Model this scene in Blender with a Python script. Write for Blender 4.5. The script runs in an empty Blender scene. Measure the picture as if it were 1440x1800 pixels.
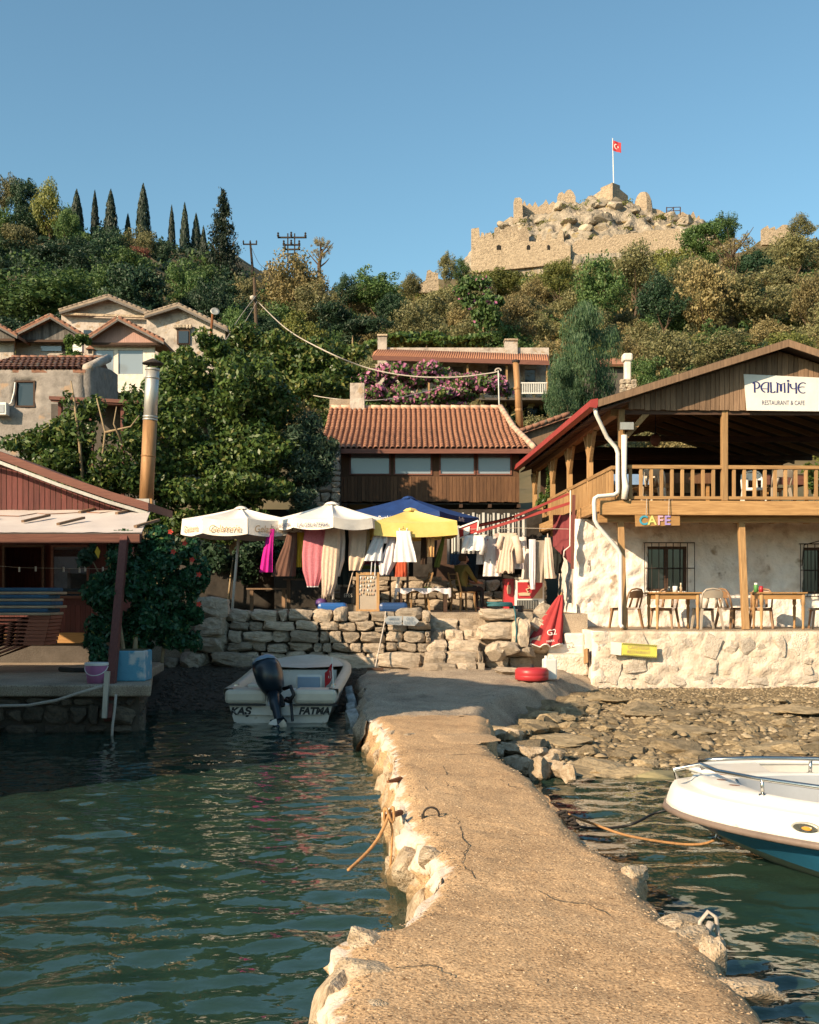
import bpy, bmesh, math, random
import numpy as np
from mathutils import Vector, Matrix, noise
sc = bpy.context.scene
COL = sc.collection
random.seed(7)
R = math.radians
# ------------------------------------------------------------------ camera, sky, sun, exposure
F, HY, EYE = 2000.0, 1040.0, 2.05          # focal length and horizon row in photo pixels, eye height above the sea
cam = bpy.data.objects.new('camera', bpy.data.cameras.new('camera')); COL.objects.link(cam)
cam.location = (0, 0, EYE); cam.rotation_euler = (R(90), 0, 0)
cam.data.sensor_fit = 'VERTICAL'; cam.data.sensor_height = 36; cam.data.lens = F / 1800 * 36
cam.data.shift_y = (HY - 900) / 1800
cam.data.clip_start = .1; cam.data.clip_end = 3000
sc.camera = cam
SUN = Vector((-.65, -.60, .45)).normalized()   # direction towards the sun
w = bpy.data.worlds.new('World'); sc.world = w; w.use_nodes = True
nt = w.node_tree; bg = nt.nodes['Background']
sky = nt.nodes.new('ShaderNodeTexSky'); sky.sky_type = 'NISHITA'; sky.sun_disc = False
sky.sun_elevation = math.asin(SUN.z); sky.sun_rotation = math.atan2(SUN.x, SUN.y)
sky.altitude = 0; sky.air_density = 1.0; sky.dust_density = 1.1; sky.ozone_density = 3.0
wb_ = nt.nodes.new('ShaderNodeMixRGB'); wb_.blend_type = 'MULTIPLY'; wb_.inputs[0].default_value = 1; wb_.inputs[2].default_value = (.90, 1.08, .94, 1)   # white balance of the film
nt.links.new(sky.outputs[0], wb_.inputs[1]); nt.links.new(wb_.outputs[0], bg.inputs[0]); bg.inputs[1].default_value = .104
sl = bpy.data.lights.new('sun', 'SUN'); sl.energy = 5.0; sl.angle = R(.5); sl.color = (1, .78, .52)
so = bpy.data.objects.new('sun', sl); COL.objects.link(so); so.rotation_euler = SUN.to_track_quat('Z', 'Y').to_euler(); so.location = SUN * 60
sc.view_settings.view_transform = 'Standard'; sc.view_settings.look = 'None'
sc.view_settings.exposure = .82; sc.view_settings.gamma = 1; sc.view_settings.use_curve_mapping = False
sc.render.engine = 'CYCLES'
cy = sc.cycles; cy.max_bounces = 6; cy.diffuse_bounces = 3; cy.glossy_bounces = 3; cy.transmission_bounces = 4
cy.transparent_max_bounces = 8; cy.use_denoising = True; cy.caustics_reflective = False; cy.caustics_refractive = False
cy.sample_clamp_indirect = 6

# ------------------------------------------------------------------ helpers
def P(px, py, Y): return Vector(((px - 720) * Y / F, Y, EYE + (HY - py) * Y / F))
def G(px, py, z): return P(px, py, (EYE - z) * F / (py - HY))
def lut(x, T):
    if x <= T[0][0]: return T[0][1]
    for (a, b), (c, d) in zip(T, T[1:]):
        if x <= c: return b + (d - b) * (x - a) / (c - a)
    return T[-1][1]
def nz(p, s=1., o=4): return noise.fractal(Vector(p) * s, .9, 2.1, o)
def link(o, parent=None):
    COL.objects.link(o)
    if parent is not None:
        o.parent = parent; o.matrix_parent_inverse = parent.matrix_basis.inverted()
    return o
def tag(o, label=None, cat=None, group=None, kind=None):
    for k, v in (('label', label), ('category', cat), ('group', group), ('kind', kind)):
        if v: o[k] = v
    return o
def thing(name, label, cat, loc=(0, 0, 0), group=None, rz=0):
    o = bpy.data.objects.new(name, None); COL.objects.link(o); o.location = loc; o.rotation_euler = (0, 0, rz)
    o.empty_display_size = .1
    o.matrix_basis = Matrix.Translation(Vector(loc)) @ Matrix.Rotation(rz, 4, 'Z')
    return tag(o, label, cat, group)
def mesh_obj(name, me, mt, parent=None, smooth=False):
    if mt is not None and not me.materials: me.materials.append(mt)
    if smooth: me.polygons.foreach_set('use_smooth', [True] * len(me.polygons))
    return link(bpy.data.objects.new(name, me), parent)
def np_mesh(name, v, f, smooth=False):
    v = np.asarray(v, np.float32); f = np.asarray(f, np.int32); k = f.shape[1]
    me = bpy.data.meshes.new(name); me.vertices.add(len(v)); me.vertices.foreach_set('co', v.ravel())
    me.loops.add(f.size); me.loops.foreach_set('vertex_index', f.ravel())
    me.polygons.add(len(f)); me.polygons.foreach_set('loop_start', np.arange(0, f.size, k, dtype=np.int32))
    me.update(calc_edges=True)
    if smooth: me.polygons.foreach_set('use_smooth', np.ones(len(f), bool))
    return me
def grid_faces(nu, nv):
    i = np.arange(nu * nv).reshape(nu, nv)
    return np.stack([i[:-1, :-1].ravel(), i[1:, :-1].ravel(), i[1:, 1:].ravel(), i[:-1, 1:].ravel()], 1)
class MB:
    def __init__(s, M=None): s.v = []; s.f = []; s.M = M
    def add(s, vs, fs):
        b = len(s.v)
        for p in vs:
            p = Vector(p); s.v.append(tuple(s.M @ p if s.M is not None else p))
        s.f += [[i + b for i in f] for f in fs]; return s
    BF = [(0, 3, 2, 1), (4, 5, 6, 7), (0, 1, 5, 4), (1, 2, 6, 5), (2, 3, 7, 6), (3, 0, 4, 7)]
    def box(s, lo, hi):
        a, b = lo, hi
        return s.add([(a[0], a[1], a[2]), (b[0], a[1], a[2]), (b[0], b[1], a[2]), (a[0], b[1], a[2]),
                      (a[0], a[1], b[2]), (b[0], a[1], b[2]), (b[0], b[1], b[2]), (a[0], b[1], b[2])], MB.BF)
    def cbox(s, c, d, rz=0):
        M = Matrix.Translation(Vector(c)) @ Matrix.Rotation(rz, 4, 'Z'); x, y, z = d[0] / 2, d[1] / 2, d[2] / 2
        return s.add([M @ Vector(p) for p in [(-x, -y, -z), (x, -y, -z), (x, y, -z), (-x, y, -z), (-x, -y, z), (x, -y, z), (x, y, z), (-x, y, z)]], MB.BF)
    def bar(s, p, q, w, h, up=(0, 0, 1), w2=None):
        p, q = Vector(p), Vector(q); d = (q - p).normalized(); up = Vector(up)
        if abs(d.dot(up)) > .98: up = Vector((0, 1, 0))
        r = d.cross(up).normalized(); u = r.cross(d); w2 = w2 or w
        o = []
        for c, ww, hh in ((p, w, h), (q, w2, h * w2 / w)):
            o += [c - r * ww / 2 - u * hh / 2, c + r * ww / 2 - u * hh / 2, c + r * ww / 2 + u * hh / 2, c - r * ww / 2 + u * hh / 2]
        return s.add(o, MB.BF)
    def tube(s, pts, r, n=8, closed=False):
        pts = [Vector(p) for p in pts]; m = len(pts); rr = r if isinstance(r, (list, tuple)) else [r] * m
        vs = []; u = None
        for i, p in enumerate(pts):
            d = (pts[(i + 1) % m] - pts[i - 1]) if closed else (pts[min(i + 1, m - 1)] - pts[max(i - 1, 0)])
            d.normalize()
            if u is None: u = d.orthogonal()
            u = (u - d * u.dot(d)).normalized(); b = d.cross(u)
            vs += [p + (u * math.cos(a) + b * math.sin(a)) * rr[i] for a in [2 * math.pi * k / n for k in range(n)]]
        fs = []
        for i in range(m if closed else m - 1):
            j = (i + 1) % m
            fs += [(i * n + k, i * n + (k + 1) % n, j * n + (k + 1) % n, j * n + k) for k in range(n)]
        if not closed: fs += [tuple(range(n))[::-1], tuple((m - 1) * n + k for k in range(n))]
        return s.add(vs, fs)
    def lathe(s, c, prof, n=16, sx=1, sy=1):
        vs = []; fs = []; m = len(prof)
        for r, z in prof: vs += [(c[0] + r * sx * math.cos(2 * math.pi * k / n), c[1] + r * sy * math.sin(2 * math.pi * k / n), c[2] + z) for k in range(n)]
        for i in range(m - 1): fs += [(i * n + k, i * n + (k + 1) % n, (i + 1) * n + (k + 1) % n, (i + 1) * n + k) for k in range(n)]
        fs += [tuple(range(n))[::-1], tuple((m - 1) * n + k for k in range(n))]
        return s.add(vs, fs)
    def prism(s, poly, vec):
        n = len(poly); vec = Vector(vec); a = [Vector(p) for p in poly]
        fs = [tuple(range(n)), tuple(range(2 * n - 1, n - 1, -1))] + [(i, n + i, n + (i + 1) % n, (i + 1) % n) for i in range(n)]
        return s.add(a + [p + vec for p in a], fs)
    def grid(s, fn, nu, nv):
        return s.add([fn(i / (nu - 1), j / (nv - 1)) for i in range(nu) for j in range(nv)], grid_faces(nu, nv).tolist())
    def facade(s, O, U, V, t, W, H, holes=(), cell=None, disp=None):
        """a wall of width W, height H and thickness t from corner O along U and V, with rectangular holes (u0, v0, u1, v1)"""
        O, U, V = Vector(O), Vector(U).normalized(), Vector(V).normalized(); N = U.cross(V)
        us = {0, W}; vs = {0, H}
        for a, b, c, d in holes: us |= {max(a, 0), min(c, W)}; vs |= {max(b, 0), min(d, H)}
        def fill(q, L):
            q = sorted(q)
            if not cell: return q
            o = []
            for a, b in zip(q, q[1:]):
                k = max(1, round((b - a) / cell)); o += [a + (b - a) * i / k for i in range(k)]
            return o + [q[-1]]
        us, vs = fill(us, W), fill(vs, H)
        inh = lambda u, v: any(a < u < c and b < v < d for a, b, c, d in holes)
        nu, nv = len(us), len(vs); pts = []
        for side in (0, 1):
            for u in us:
                for v in vs:
                    p = O + U * u + V * v
                    pts.append(p + N * (disp(p, u, v) if disp else 0) if side == 0 else p - N * t)
        id_ = lambda k, i, j: k * nu * nv + i * nv + j
        fs = []; solid = lambda i, j: 0 <= i < nu - 1 and 0 <= j < nv - 1 and not inh((us[i] + us[i + 1]) / 2, (vs[j] + vs[j + 1]) / 2)
        for i in range(nu - 1):
            for j in range(nv - 1):
                if not solid(i, j): continue
                fs.append((id_(0, i, j), id_(0, i + 1, j), id_(0, i + 1, j + 1), id_(0, i, j + 1)))
                fs.append((id_(1, i, j), id_(1, i, j + 1), id_(1, i + 1, j + 1), id_(1, i + 1, j)))
                for (di, dj, a, b) in ((-1, 0, (0, 0), (0, 1)), (1, 0, (1, 1), (1, 0)), (0, -1, (1, 0), (0, 0)), (0, 1, (0, 1), (1, 1))):
                    if not solid(i + di, j + dj):
                        fs.append((id_(0, i + a[0], j + a[1]), id_(0, i + b[0], j + b[1]), id_(1, i + b[0], j + b[1]), id_(1, i + a[0], j + a[1])))
        return s.add(pts, fs)
    def mesh(s, name):
        me = bpy.data.meshes.new(name); me.from_pydata(s.v, [], s.f); me.update(); return me
    def build(s, name, mt, parent=None, smooth=False, bev=0):
        o = mesh_obj(name, s.mesh(name), mt, parent, smooth)
        if bev:
            m = o.modifiers.new('bevel', 'BEVEL'); m.width = bev; m.segments = 2; m.limit_method = 'ANGLE'
        return o
def dup(o, parent=None, loc=None, rz=None, sc_=None, label=None, group=None):
    c = o.copy(); COL.objects.link(c)
    if parent is not None: c.parent = parent
    if loc is not None: c.location = loc
    if rz is not None: c.rotation_euler = (0, 0, rz)
    if sc_ is not None: c.scale = sc_ if hasattr(sc_, '__len__') else (sc_,) * 3
    if label: c['label'] = label
    if group: c['group'] = group
    for ch in KIDS(o): dup(ch, c)
    return c
def KIDS(o): return [c for c in bpy.data.objects if c.parent == o] if o.type == 'EMPTY' or o.get('has_kids') else []
def text(txt, size, mt, parent, loc, U, V, name='lettering', shear=0, off=0, ext=.003, align='CENTER', sx=1):
    cu = bpy.data.curves.new('t', 'FONT'); cu.body = txt; cu.size = size; cu.align_x = align; cu.align_y = 'CENTER'; cu.extrude = ext
    cu.shear = shear; cu.offset = off; cu.resolution_u = 3
    ob = bpy.data.objects.new('t', cu); me = bpy.data.meshes.new_from_object(ob); bpy.data.objects.remove(ob)
    U = Vector(U).normalized(); V = Vector(V).normalized(); N = U.cross(V); loc = Vector(loc)
    for v in me.vertices: v.co = loc + U * v.co.x * sx + V * v.co.y + N * v.co.z
    me.materials.clear()
    return mesh_obj(name, me, mt, parent)
# ------------------------------------------------------------------ materials
def mk(name, c1, c2=None, scale=4., rough=.85, bump=.25, bscale=30., stretch=(1, 1, 1), c3=None, metal=0, spec=.3, vary=.1, bdist=.02, spots=None):
    m = bpy.data.materials.new(name); m.use_nodes = True; t = m.node_tree; n = t.nodes; b = n['Principled BSDF']
    b.inputs['Roughness'].default_value = rough; b.inputs['Metallic'].default_value = metal
    b.inputs['Specular IOR Level'].default_value = spec
    tc = n.new('ShaderNodeTexCoord'); oi = n.new('ShaderNodeObjectInfo'); mp = n.new('ShaderNodeMapping')
    ml = n.new('ShaderNodeMath'); ml.operation = 'MULTIPLY'; ml.inputs[1].default_value = 37
    t.links.new(oi.outputs['Random'], ml.inputs[0])
    cx = n.new('ShaderNodeCombineXYZ'); [t.links.new(ml.outputs[0], cx.inputs[i]) for i in range(3)]
    t.links.new(tc.outputs['Object'], mp.inputs[0]); t.links.new(cx.outputs[0], mp.inputs['Location']); mp.inputs['Scale'].default_value = stretch
    no = n.new('ShaderNodeTexNoise'); no.inputs['Scale'].default_value = scale; no.inputs['Detail'].default_value = 7; no.inputs['Roughness'].default_value = .65
    t.links.new(mp.outputs[0], no.inputs['Vector'])
    cr = n.new('ShaderNodeValToRGB'); e = cr.color_ramp.elements
    c2 = c2 or tuple(x * .7 for x in c1)
    e[0].position = .3; e[0].color = (*c2, 1); e[1].position = .7; e[1].color = (*c1, 1)
    if c3: x = e.new(.5); x.color = (*c3, 1)
    t.links.new(no.outputs[0], cr.inputs[0]); src = cr.outputs[0]
    if spots:      # (colour, scale, threshold): stains and wear with a shape of their own
        n2 = n.new('ShaderNodeTexNoise'); n2.inputs['Scale'].default_value = spots[1]; n2.inputs['Detail'].default_value = 4
        t.links.new(mp.outputs[0], n2.inputs['Vector'])
        r2 = n.new('ShaderNodeValToRGB'); r2.color_ramp.elements[0].position = spots[2]; r2.color_ramp.elements[1].position = spots[2] + .08
        t.links.new(n2.outputs[0], r2.inputs[0]); mx = n.new('ShaderNodeMixRGB'); mx.inputs[2].default_value = (*spots[0], 1)
        t.links.new(r2.outputs[0], mx.inputs[0]); t.links.new(src, mx.inputs[1]); src = mx.outputs[0]
    if vary:
        hs = n.new('ShaderNodeHueSaturation'); mr = n.new('ShaderNodeMapRange')
        mr.inputs[3].default_value = 1 - vary; mr.inputs[4].default_value = 1 + vary
        t.links.new(oi.outputs['Random'], mr.inputs[0]); t.links.new(mr.outputs[0], hs.inputs['Value']); t.links.new(src, hs.inputs['Color']); src = hs.outputs[0]
    t.links.new(src, b.inputs['Base Color'])
    if bump:
        nb = n.new('ShaderNodeTexNoise'); nb.inputs['Scale'].default_value = bscale; nb.inputs['Detail'].default_value = 5
        t.links.new(mp.outputs[0], nb.inputs['Vector']); bp = n.new('ShaderNodeBump'); bp.inputs['Strength'].default_value = bump; bp.inputs['Distance'].default_value = bdist
        t.links.new(nb.outputs[0], bp.inputs['Height']); t.links.new(bp.outputs[0], b.inputs['Normal'])
    return m
def islandmat(name, stops, rough=.9):
    m = bpy.data.materials.new(name); m.use_nodes = True; t = m.node_tree; n = t.nodes; b = n['Principled BSDF']; b.inputs['Roughness'].default_value = rough
    g = n.new('ShaderNodeNewGeometry'); cr = n.new('ShaderNodeValToRGB'); e = cr.color_ramp.elements
    while len(e) < len(stops): e.new(.5)
    for q, (p, c) in zip(e, stops): q.position = p; q.color = (*c, 1)
    t.links.new(g.outputs['Random Per Island'], cr.inputs[0]); t.links.new(cr.outputs[0], b.inputs['Base Color']); return m
def leafmat(name, a, b_, trans=.3, vary=.25, rough=.55):
    m = bpy.data.materials.new(name); m.use_nodes = True; t = m.node_tree; n = t.nodes; b = n['Principled BSDF']
    b.inputs['Roughness'].default_value = rough; b.inputs['Specular IOR Level'].default_value = .35
    g = n.new('ShaderNodeNewGeometry'); cr = n.new('ShaderNodeValToRGB'); e = cr.color_ramp.elements
    e[0].color = (*a, 1); e[1].color = (*b_, 1); t.links.new(g.outputs['Random Per Island'], cr.inputs[0])
    oi = n.new('ShaderNodeObjectInfo'); hs = n.new('ShaderNodeHueSaturation'); mr = n.new('ShaderNodeMapRange')
    mr.inputs[3].default_value = 1 - vary; mr.inputs[4].default_value = 1 + vary
    t.links.new(oi.outputs['Random'], mr.inputs[0]); t.links.new(mr.outputs[0], hs.inputs['Value']); t.links.new(cr.outputs[0], hs.inputs['Color'])
    t.links.new(hs.outputs[0], b.inputs['Base Color'])
    tr = n.new('ShaderNodeBsdfTranslucent'); t.links.new(hs.outputs[0], tr.inputs[0]); mx = n.new('ShaderNodeMixShader'); mx.inputs[0].default_value = trans
    t.links.new(b.outputs[0], mx.inputs[1]); t.links.new(tr.outputs[0], mx.inputs[2]); t.links.new(mx.outputs[0], n['Material Output'].inputs[0])
    return m
def wood(name, c1, c2, axis='z', rough=.75, sc_=3, bump=.3, vary=.18):
    st = {'x': (1, 14, 14), 'y': (14, 1, 14), 'z': (14, 14, 1)}[axis]
    return mk(name, c1, c2, scale=sc_, rough=rough, bump=bump, bscale=sc_ * 2, stretch=st, vary=vary, bdist=.006)
def plain(name, c, rough=.5, metal=0, spec=.4): return mk(name, c, tuple(x * .86 for x in c), scale=5, rough=rough, bump=.06, bscale=18, metal=metal, spec=spec, vary=.03)
def glassmat(name, tint=(.02, .025, .03), rough=.03):
    m = bpy.data.materials.new(name); m.use_nodes = True; b = m.node_tree.nodes['Principled BSDF']
    b.inputs['Base Color'].default_value = (*tint, 1); b.inputs['Roughness'].default_value = rough; b.inputs['Specular IOR Level'].default_value = .8
    return m
M = {}
M['concrete'] = mk('concrete', (.50, .37, .24), (.30, .215, .135), scale=3, c3=(.41, .30, .19), bump=.9, bscale=55, bdist=.02, spots=((.20, .15, .10), 22, .66), vary=0)
def concrete(name, tones, lime):
    m = bpy.data.materials.new(name); m.use_nodes = True; t = m.node_tree; n = t.nodes; b = n['Principled BSDF']; b.inputs['Roughness'].default_value = .9; b.inputs['Specular IOR Level'].default_value = .2
    tc = n.new('ShaderNodeTexCoord')
    def tex(sc_, det=6, ro=.65): q = n.new('ShaderNodeTexNoise'); q.inputs['Scale'].default_value = sc_; q.inputs['Detail'].default_value = det; q.inputs['Roughness'].default_value = ro; t.links.new(tc.outputs['Object'], q.inputs['Vector']); return q.outputs[0]
    def ramp(src, stops):
        r = n.new('ShaderNodeValToRGB'); e = r.color_ramp.elements
        while len(e) < len(stops): e.new(.5)
        for q, (p, c) in zip(e, stops): q.position = p; q.color = (*c, 1)
        t.links.new(src, r.inputs[0]); return r.outputs[0]
    def mix(f, a_, b_, mode='MIX'):
        q = n.new('ShaderNodeMixRGB'); q.blend_type = mode
        for i, s in enumerate((f, a_, b_)):
            if hasattr(s, 'links'): t.links.new(s, q.inputs[i])
            else: q.inputs[i].default_value = s if i == 0 else (*s, 1)
        return q.outputs[0]
    base = ramp(tex(1.3), [(.3, tones[1]), (.5, tones[2]), (.68, tones[0])])
    spk = ramp(tex(60, 4, .85), [(.38, (.36, .31, .27)), (.46, (.84, .82, .80)), (.55, (1.0, 1.0, 1.0)), (.63, (1.5, 1.48, 1.45))]); col = mix(1., base, spk, 'MULTIPLY')
    pit = ramp(tex(26, 2, .5), [(.27, (.45, .4, .36)), (.34, (1, 1, 1))]); col = mix(1., col, pit, 'MULTIPLY')
    if lime:
        at = n.new('ShaderNodeAttribute'); at.attribute_name = 'lime'; ad = n.new('ShaderNodeMath'); ad.operation = 'MULTIPLY_ADD'; ad.inputs[1].default_value = 1.5; t.links.new(tex(9, 6), ad.inputs[0]); sb = n.new('ShaderNodeMath'); sb.operation = 'SUBTRACT'; t.links.new(at.outputs['Fac'], ad.inputs[2]); t.links.new(ad.outputs[0], sb.inputs[0]); sb.inputs[1].default_value = 1.05
        col = mix(ramp(sb.outputs[0], [(.35, (0, 0, 0)), (.6, (.85, .85, .85))]), col, (.62, .54, .47))
    gp = n.new('ShaderNodeNewGeometry'); sp = n.new('ShaderNodeSeparateXYZ'); t.links.new(gp.outputs['Position'], sp.inputs[0]); al = n.new('ShaderNodeMath'); al.operation = 'MULTIPLY_ADD'; al.inputs[1].default_value = .22; t.links.new(tex(5, 5), al.inputs[0]); t.links.new(sp.outputs['Z'], al.inputs[2])
    col = mix(ramp(al.outputs[0], [(.16, (.9, .9, .9)), (.27, (0, 0, 0))]), col, (.07, .055, .03))      # weed and wet stain up to the tide mark
    t.links.new(col, b.inputs['Base Color'])
    vo = n.new('ShaderNodeTexVoronoi'); vo.inputs['Scale'].default_value = 62; t.links.new(tc.outputs['Object'], vo.inputs['Vector'])
    sm = n.new('ShaderNodeMath'); sm.operation = 'MULTIPLY_ADD'; sm.inputs[1].default_value = -.5; t.links.new(vo.outputs['Distance'], sm.inputs[0]); t.links.new(tex(34, 6, .7), sm.inputs[2])
    bp = n.new('ShaderNodeBump'); bp.inputs['Strength'].default_value = .55; bp.inputs['Distance'].default_value = .012; t.links.new(sm.outputs[0], bp.inputs['Height']); t.links.new(bp.outputs[0], b.inputs['Normal']); return m
M['concrete'] = concrete('concrete', ((.55, .37, .215), (.34, .22, .125), (.46, .305, .175)), True)
M['apron'] = concrete('apron', ((.44, .355, .27), (.24, .19, .145), (.36, .29, .22)), False)
M['pierstone'] = mk('pierstone', (.52, .42, .31), (.24, .17, .10), scale=4, c3=(.38, .29, .2), bump=.8, bscale=14, bdist=.03)
M['limewash'] = mk('limewash', (.74, .68, .62), (.58, .5, .42), scale=5, bump=.6, bscale=22, bdist=.02, spots=((.48, .38, .28), 7, .64), vary=0)
M['plaster'] = mk('plaster', (.84, .76, .70), (.56, .46, .39), scale=2.2, c3=(.78, .69, .62), bump=.8, bscale=16, bdist=.03, spots=((.36, .27, .2), 2.6, .64), vary=0)
M['wallstone'] = mk('wallstone', (.49, .395, .30), (.24, .19, .14), scale=7, c3=(.39, .315, .24), bump=.7, bscale=28, bdist=.03, vary=.28)
M['terracestone'] = mk('terracestone', (.68, .59, .5), (.44, .345, .255), scale=7, c3=(.62, .53, .44), bump=.9, bscale=20, bdist=.04, vary=.16)
M['mortar'] = mk('mortar', (.10, .08, .06), (.05, .04, .03), bump=.6, vary=0)
M['limemortar'] = mk('limemortar', (.68, .59, .5), (.44, .345, .26), scale=4, bump=.8, bscale=20, bdist=.03, vary=0)
M['castlestone'] = mk('castlestone', (.46, .355, .25), (.22, .165, .115), scale=1.5, c3=(.37, .285, .2), bump=1, bscale=3.2, bdist=.22, vary=.12, stretch=(1, 1, 1.7))
M['crag'] = mk('crag', (.44, .365, .285), (.10, .09, .075), scale=.5, c3=(.30, .25, .19), bump=1, bscale=1.4, bdist=.6, vary=.25, spots=((.30, .22, .10), .35, .6))
M['soil'] = mk('soil', (.15, .11, .06), (.07, .065, .03), scale=.2, bump=.8, bscale=2, vary=0)
M['gravel'] = mk('gravel', (.33, .25, .145), (.12, .09, .05), scale=9, c3=(.23, .17, .10), bump=1, bscale=32, bdist=.03, vary=.25)
M['darkbeach'] = mk('darkbeach', (.12, .095, .07), (.05, .04, .03), scale=14, bump=1, bscale=40, bdist=.03, vary=.2)
M['rock'] = mk('rock', (.36, .275, .17), (.12, .09, .05), scale=5, c3=(.25, .19, .115), bump=.8, bscale=16, bdist=.03, vary=.3)
M['quaystone'] = mk('quaystone', (.17, .13, .09), (.06, .05, .04), scale=6, bump=.8, bscale=20, vary=.35)
M['aggregate'] = islandmat('aggregate', ((0, (.12, .08, .05)), (.35, (.26, .175, .105)), (.75, (.42, .29, .175)), (1, (.52, .39, .26))))
M['beachstone'] = islandmat('beachstone', ((0, (.08, .06, .035)), (.4, (.20, .15, .085)), (.8, (.30, .225, .135)), (1, (.38, .30, .2))))
M['seabed'] = mk('seabed', (.34, .28, .15), (.07, .075, .045), scale=1.1, c3=(.2, .175, .10), bump=.6, bscale=6, vary=0)
M['deckwood'] = wood('deckwood', (.45, .265, .115), (.25, .135, .055), 'x', sc_=2.2)
M['postwood'] = wood('postwood', (.45, .27, .125), (.25, .14, .06), 'z', sc_=2.2)
M['sidewood'] = wood('sidewood', (.45, .265, .115), (.25, .135, .055), 'y', sc_=2.2)
M['gableplank'] = wood('gableplank', (.27, .17, .105), (.13, .08, .05), 'z', vary=.32)
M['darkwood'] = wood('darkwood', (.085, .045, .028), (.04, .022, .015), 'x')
M['rafter'] = wood('rafter', (.34, .21, .12), (.2, .115, .06), 'x')
M['brownplank'] = wood('brownplank', (.155, .078, .038), (.075, .036, .02), 'z', vary=.28)
M['greyplank'] = wood('greyplank', (.17, .155, .145), (.055, .048, .045), 'z', vary=.4)
M['pinkplank'] = wood('pinkplank', (.46, .28, .235), (.38, .225, .19), 'z', vary=.06)
M['redplank'] = wood('redplank', (.15, .045, .038), (.075, .024, .022), 'z', vary=.2)
M['redbeam'] = wood('redbeam', (.20, .085, .06), (.11, .045, .035), 'x')
M['redpost'] = wood('redpost', (.17, .06, .045), (.10, .035, .03), 'z')
M['tablewood'] = wood('tablewood', (.40, .22, .085), (.27, .14, .05), 'x', rough=.5)
M['tile'] = mk('tile', (.43, .205, .12), (.30, .13, .075), scale=6, bump=.3, bscale=40, vary=.2, spots=((.24, .15, .10), 5, .66))
M['oldtile'] = mk('oldtile', (.28, .135, .09), (.15, .075, .05), scale=5, bump=.4, bscale=30, vary=.25, spots=((.2, .17, .13), 3, .58))
M['ridgecap'] = mk('ridgecap', (.58, .40, .30), (.42, .25, .17), scale=6, vary=.15)
M['redmetal'] = mk('redmetal', (.33, .05, .045), (.26, .035, .03), rough=.45, bump=.1, spots=((.36, .12, .10), 9, .66))
M['roofdark'] = mk('roofdark', (.07, .05, .04), (.04, .03, .025), bump=.3)
M['pvc'] = plain('pvc', (.74, .69, .63), .45)
M['white'] = plain('white', (.72, .69, .65), .5)
M['gelcoat'] = mk('gelcoat', (.76, .74, .70), (.68, .65, .60), scale=3, rough=.25, bump=.03, spec=.5, vary=0, spots=((.58, .53, .46), 7, .69))
M['flagred'] = plain('flagred', (.34, .010, .018), .7)
M['greytile'] = mk('greytile', (.31, .245, .19), (.17, .13, .10), scale=4, bump=.4, bscale=20, vary=.2)
M['oldgelcoat'] = mk('oldgelcoat', (.62, .59, .53), (.47, .44, .39), scale=3, rough=.4, bump=.05, spots=((.36, .32, .26), 6, .68), vary=0)
M['boatblue'] = plain('boatblue', (.035, .20, .36), .3, spec=.5)
M['boatgrey'] = plain('boatgrey', (.33, .345, .37), .6)
M['cream'] = plain('cream', (.60, .53, .43), .4)
M['rubber'] = mk('rubber', (.035, .035, .037), (.02, .02, .02), rough=.6, bump=.2)
M['tyrewhite'] = mk('tyrewhite', (.40, .41, .41), (.15, .15, .15), scale=9, rough=.8, bump=.5)
M['black'] = plain('black', (.012, .012, .013), .5)
M['inkblack'] = plain('inkblack', (.02, .02, .02), .6)
M['enginenavy'] = plain('enginenavy', (.010, .018, .028), .3, spec=.5)
M['enginetop'] = plain('enginetop', (.20, .27, .36), .35)
M['steel'] = mk('steel', (.62, .6, .57), (.45, .43, .40), rough=.25, metal=1, bump=.05, vary=.05)
M['galv'] = mk('galv', (.50, .48, .44), (.36, .34, .31), scale=6, rough=.45, metal=.6, bump=.1, stretch=(1, 1, .3), vary=.05)
M['rustpipe'] = mk('rustpipe', (.40, .22, .10), (.22, .115, .05), scale=5, rough=.6, metal=.25, bump=.2, stretch=(3, 3, .35), vary=.05)
M['rust'] = mk('rust', (.26, .10, .04), (.12, .045, .02), scale=20, bump=.5)
M['iron'] = mk('iron', (.045, .035, .03), (.02, .016, .014), bump=.3)
M['darkglass'] = glassmat('darkglass')
M['paleglass'] = glassmat('paleglass', (.22, .26, .30), .08)
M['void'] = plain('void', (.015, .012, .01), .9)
M['shadewall'] = mk('shadewall', (.042, .034, .028), (.02, .017, .014), bump=.6, bscale=8, vary=.2)  # deep shade behind the stall is put into this near-black wall colour
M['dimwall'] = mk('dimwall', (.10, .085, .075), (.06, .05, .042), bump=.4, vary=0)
M['greyplaster'] = mk('greyplaster', (.30, .265, .24), (.16, .14, .125), scale=3.5, c3=(.24, .21, .19), bump=.5, bscale=14, bdist=.03, spots=((.34, .235, .16), 1.9, .6), vary=0)
M['oldwhite'] = mk('oldwhite', (.46, .40, .355), (.20, .165, .14), scale=1.6, c3=(.40, .345, .30), bump=.7, bscale=6, bdist=.06, spots=((.3, .22, .15), 2.2, .6), vary=.06)
M['redpaint'] = plain('redpaint', (.42, .032, .04), .4)
M['redcloth'] = mk('redcloth', (.40, .05, .05), (.30, .03, .032), rough=.85, bump=.2, vary=.05)
M['bluecloth'] = mk('bluecloth', (.012, .042, .16), (.008, .028, .11), rough=.8, bump=.2, vary=.05)
M['yellowcloth'] = mk('yellowcloth', (.74, .56, .20), (.64, .44, .11), scale=2, rough=.85, bump=.2, vary=.05)
M['canvas'] = mk('canvas', (.78, .73, .67), (.66, .59, .52), scale=2.5, rough=.85, bump=.2, vary=.04)
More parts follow.
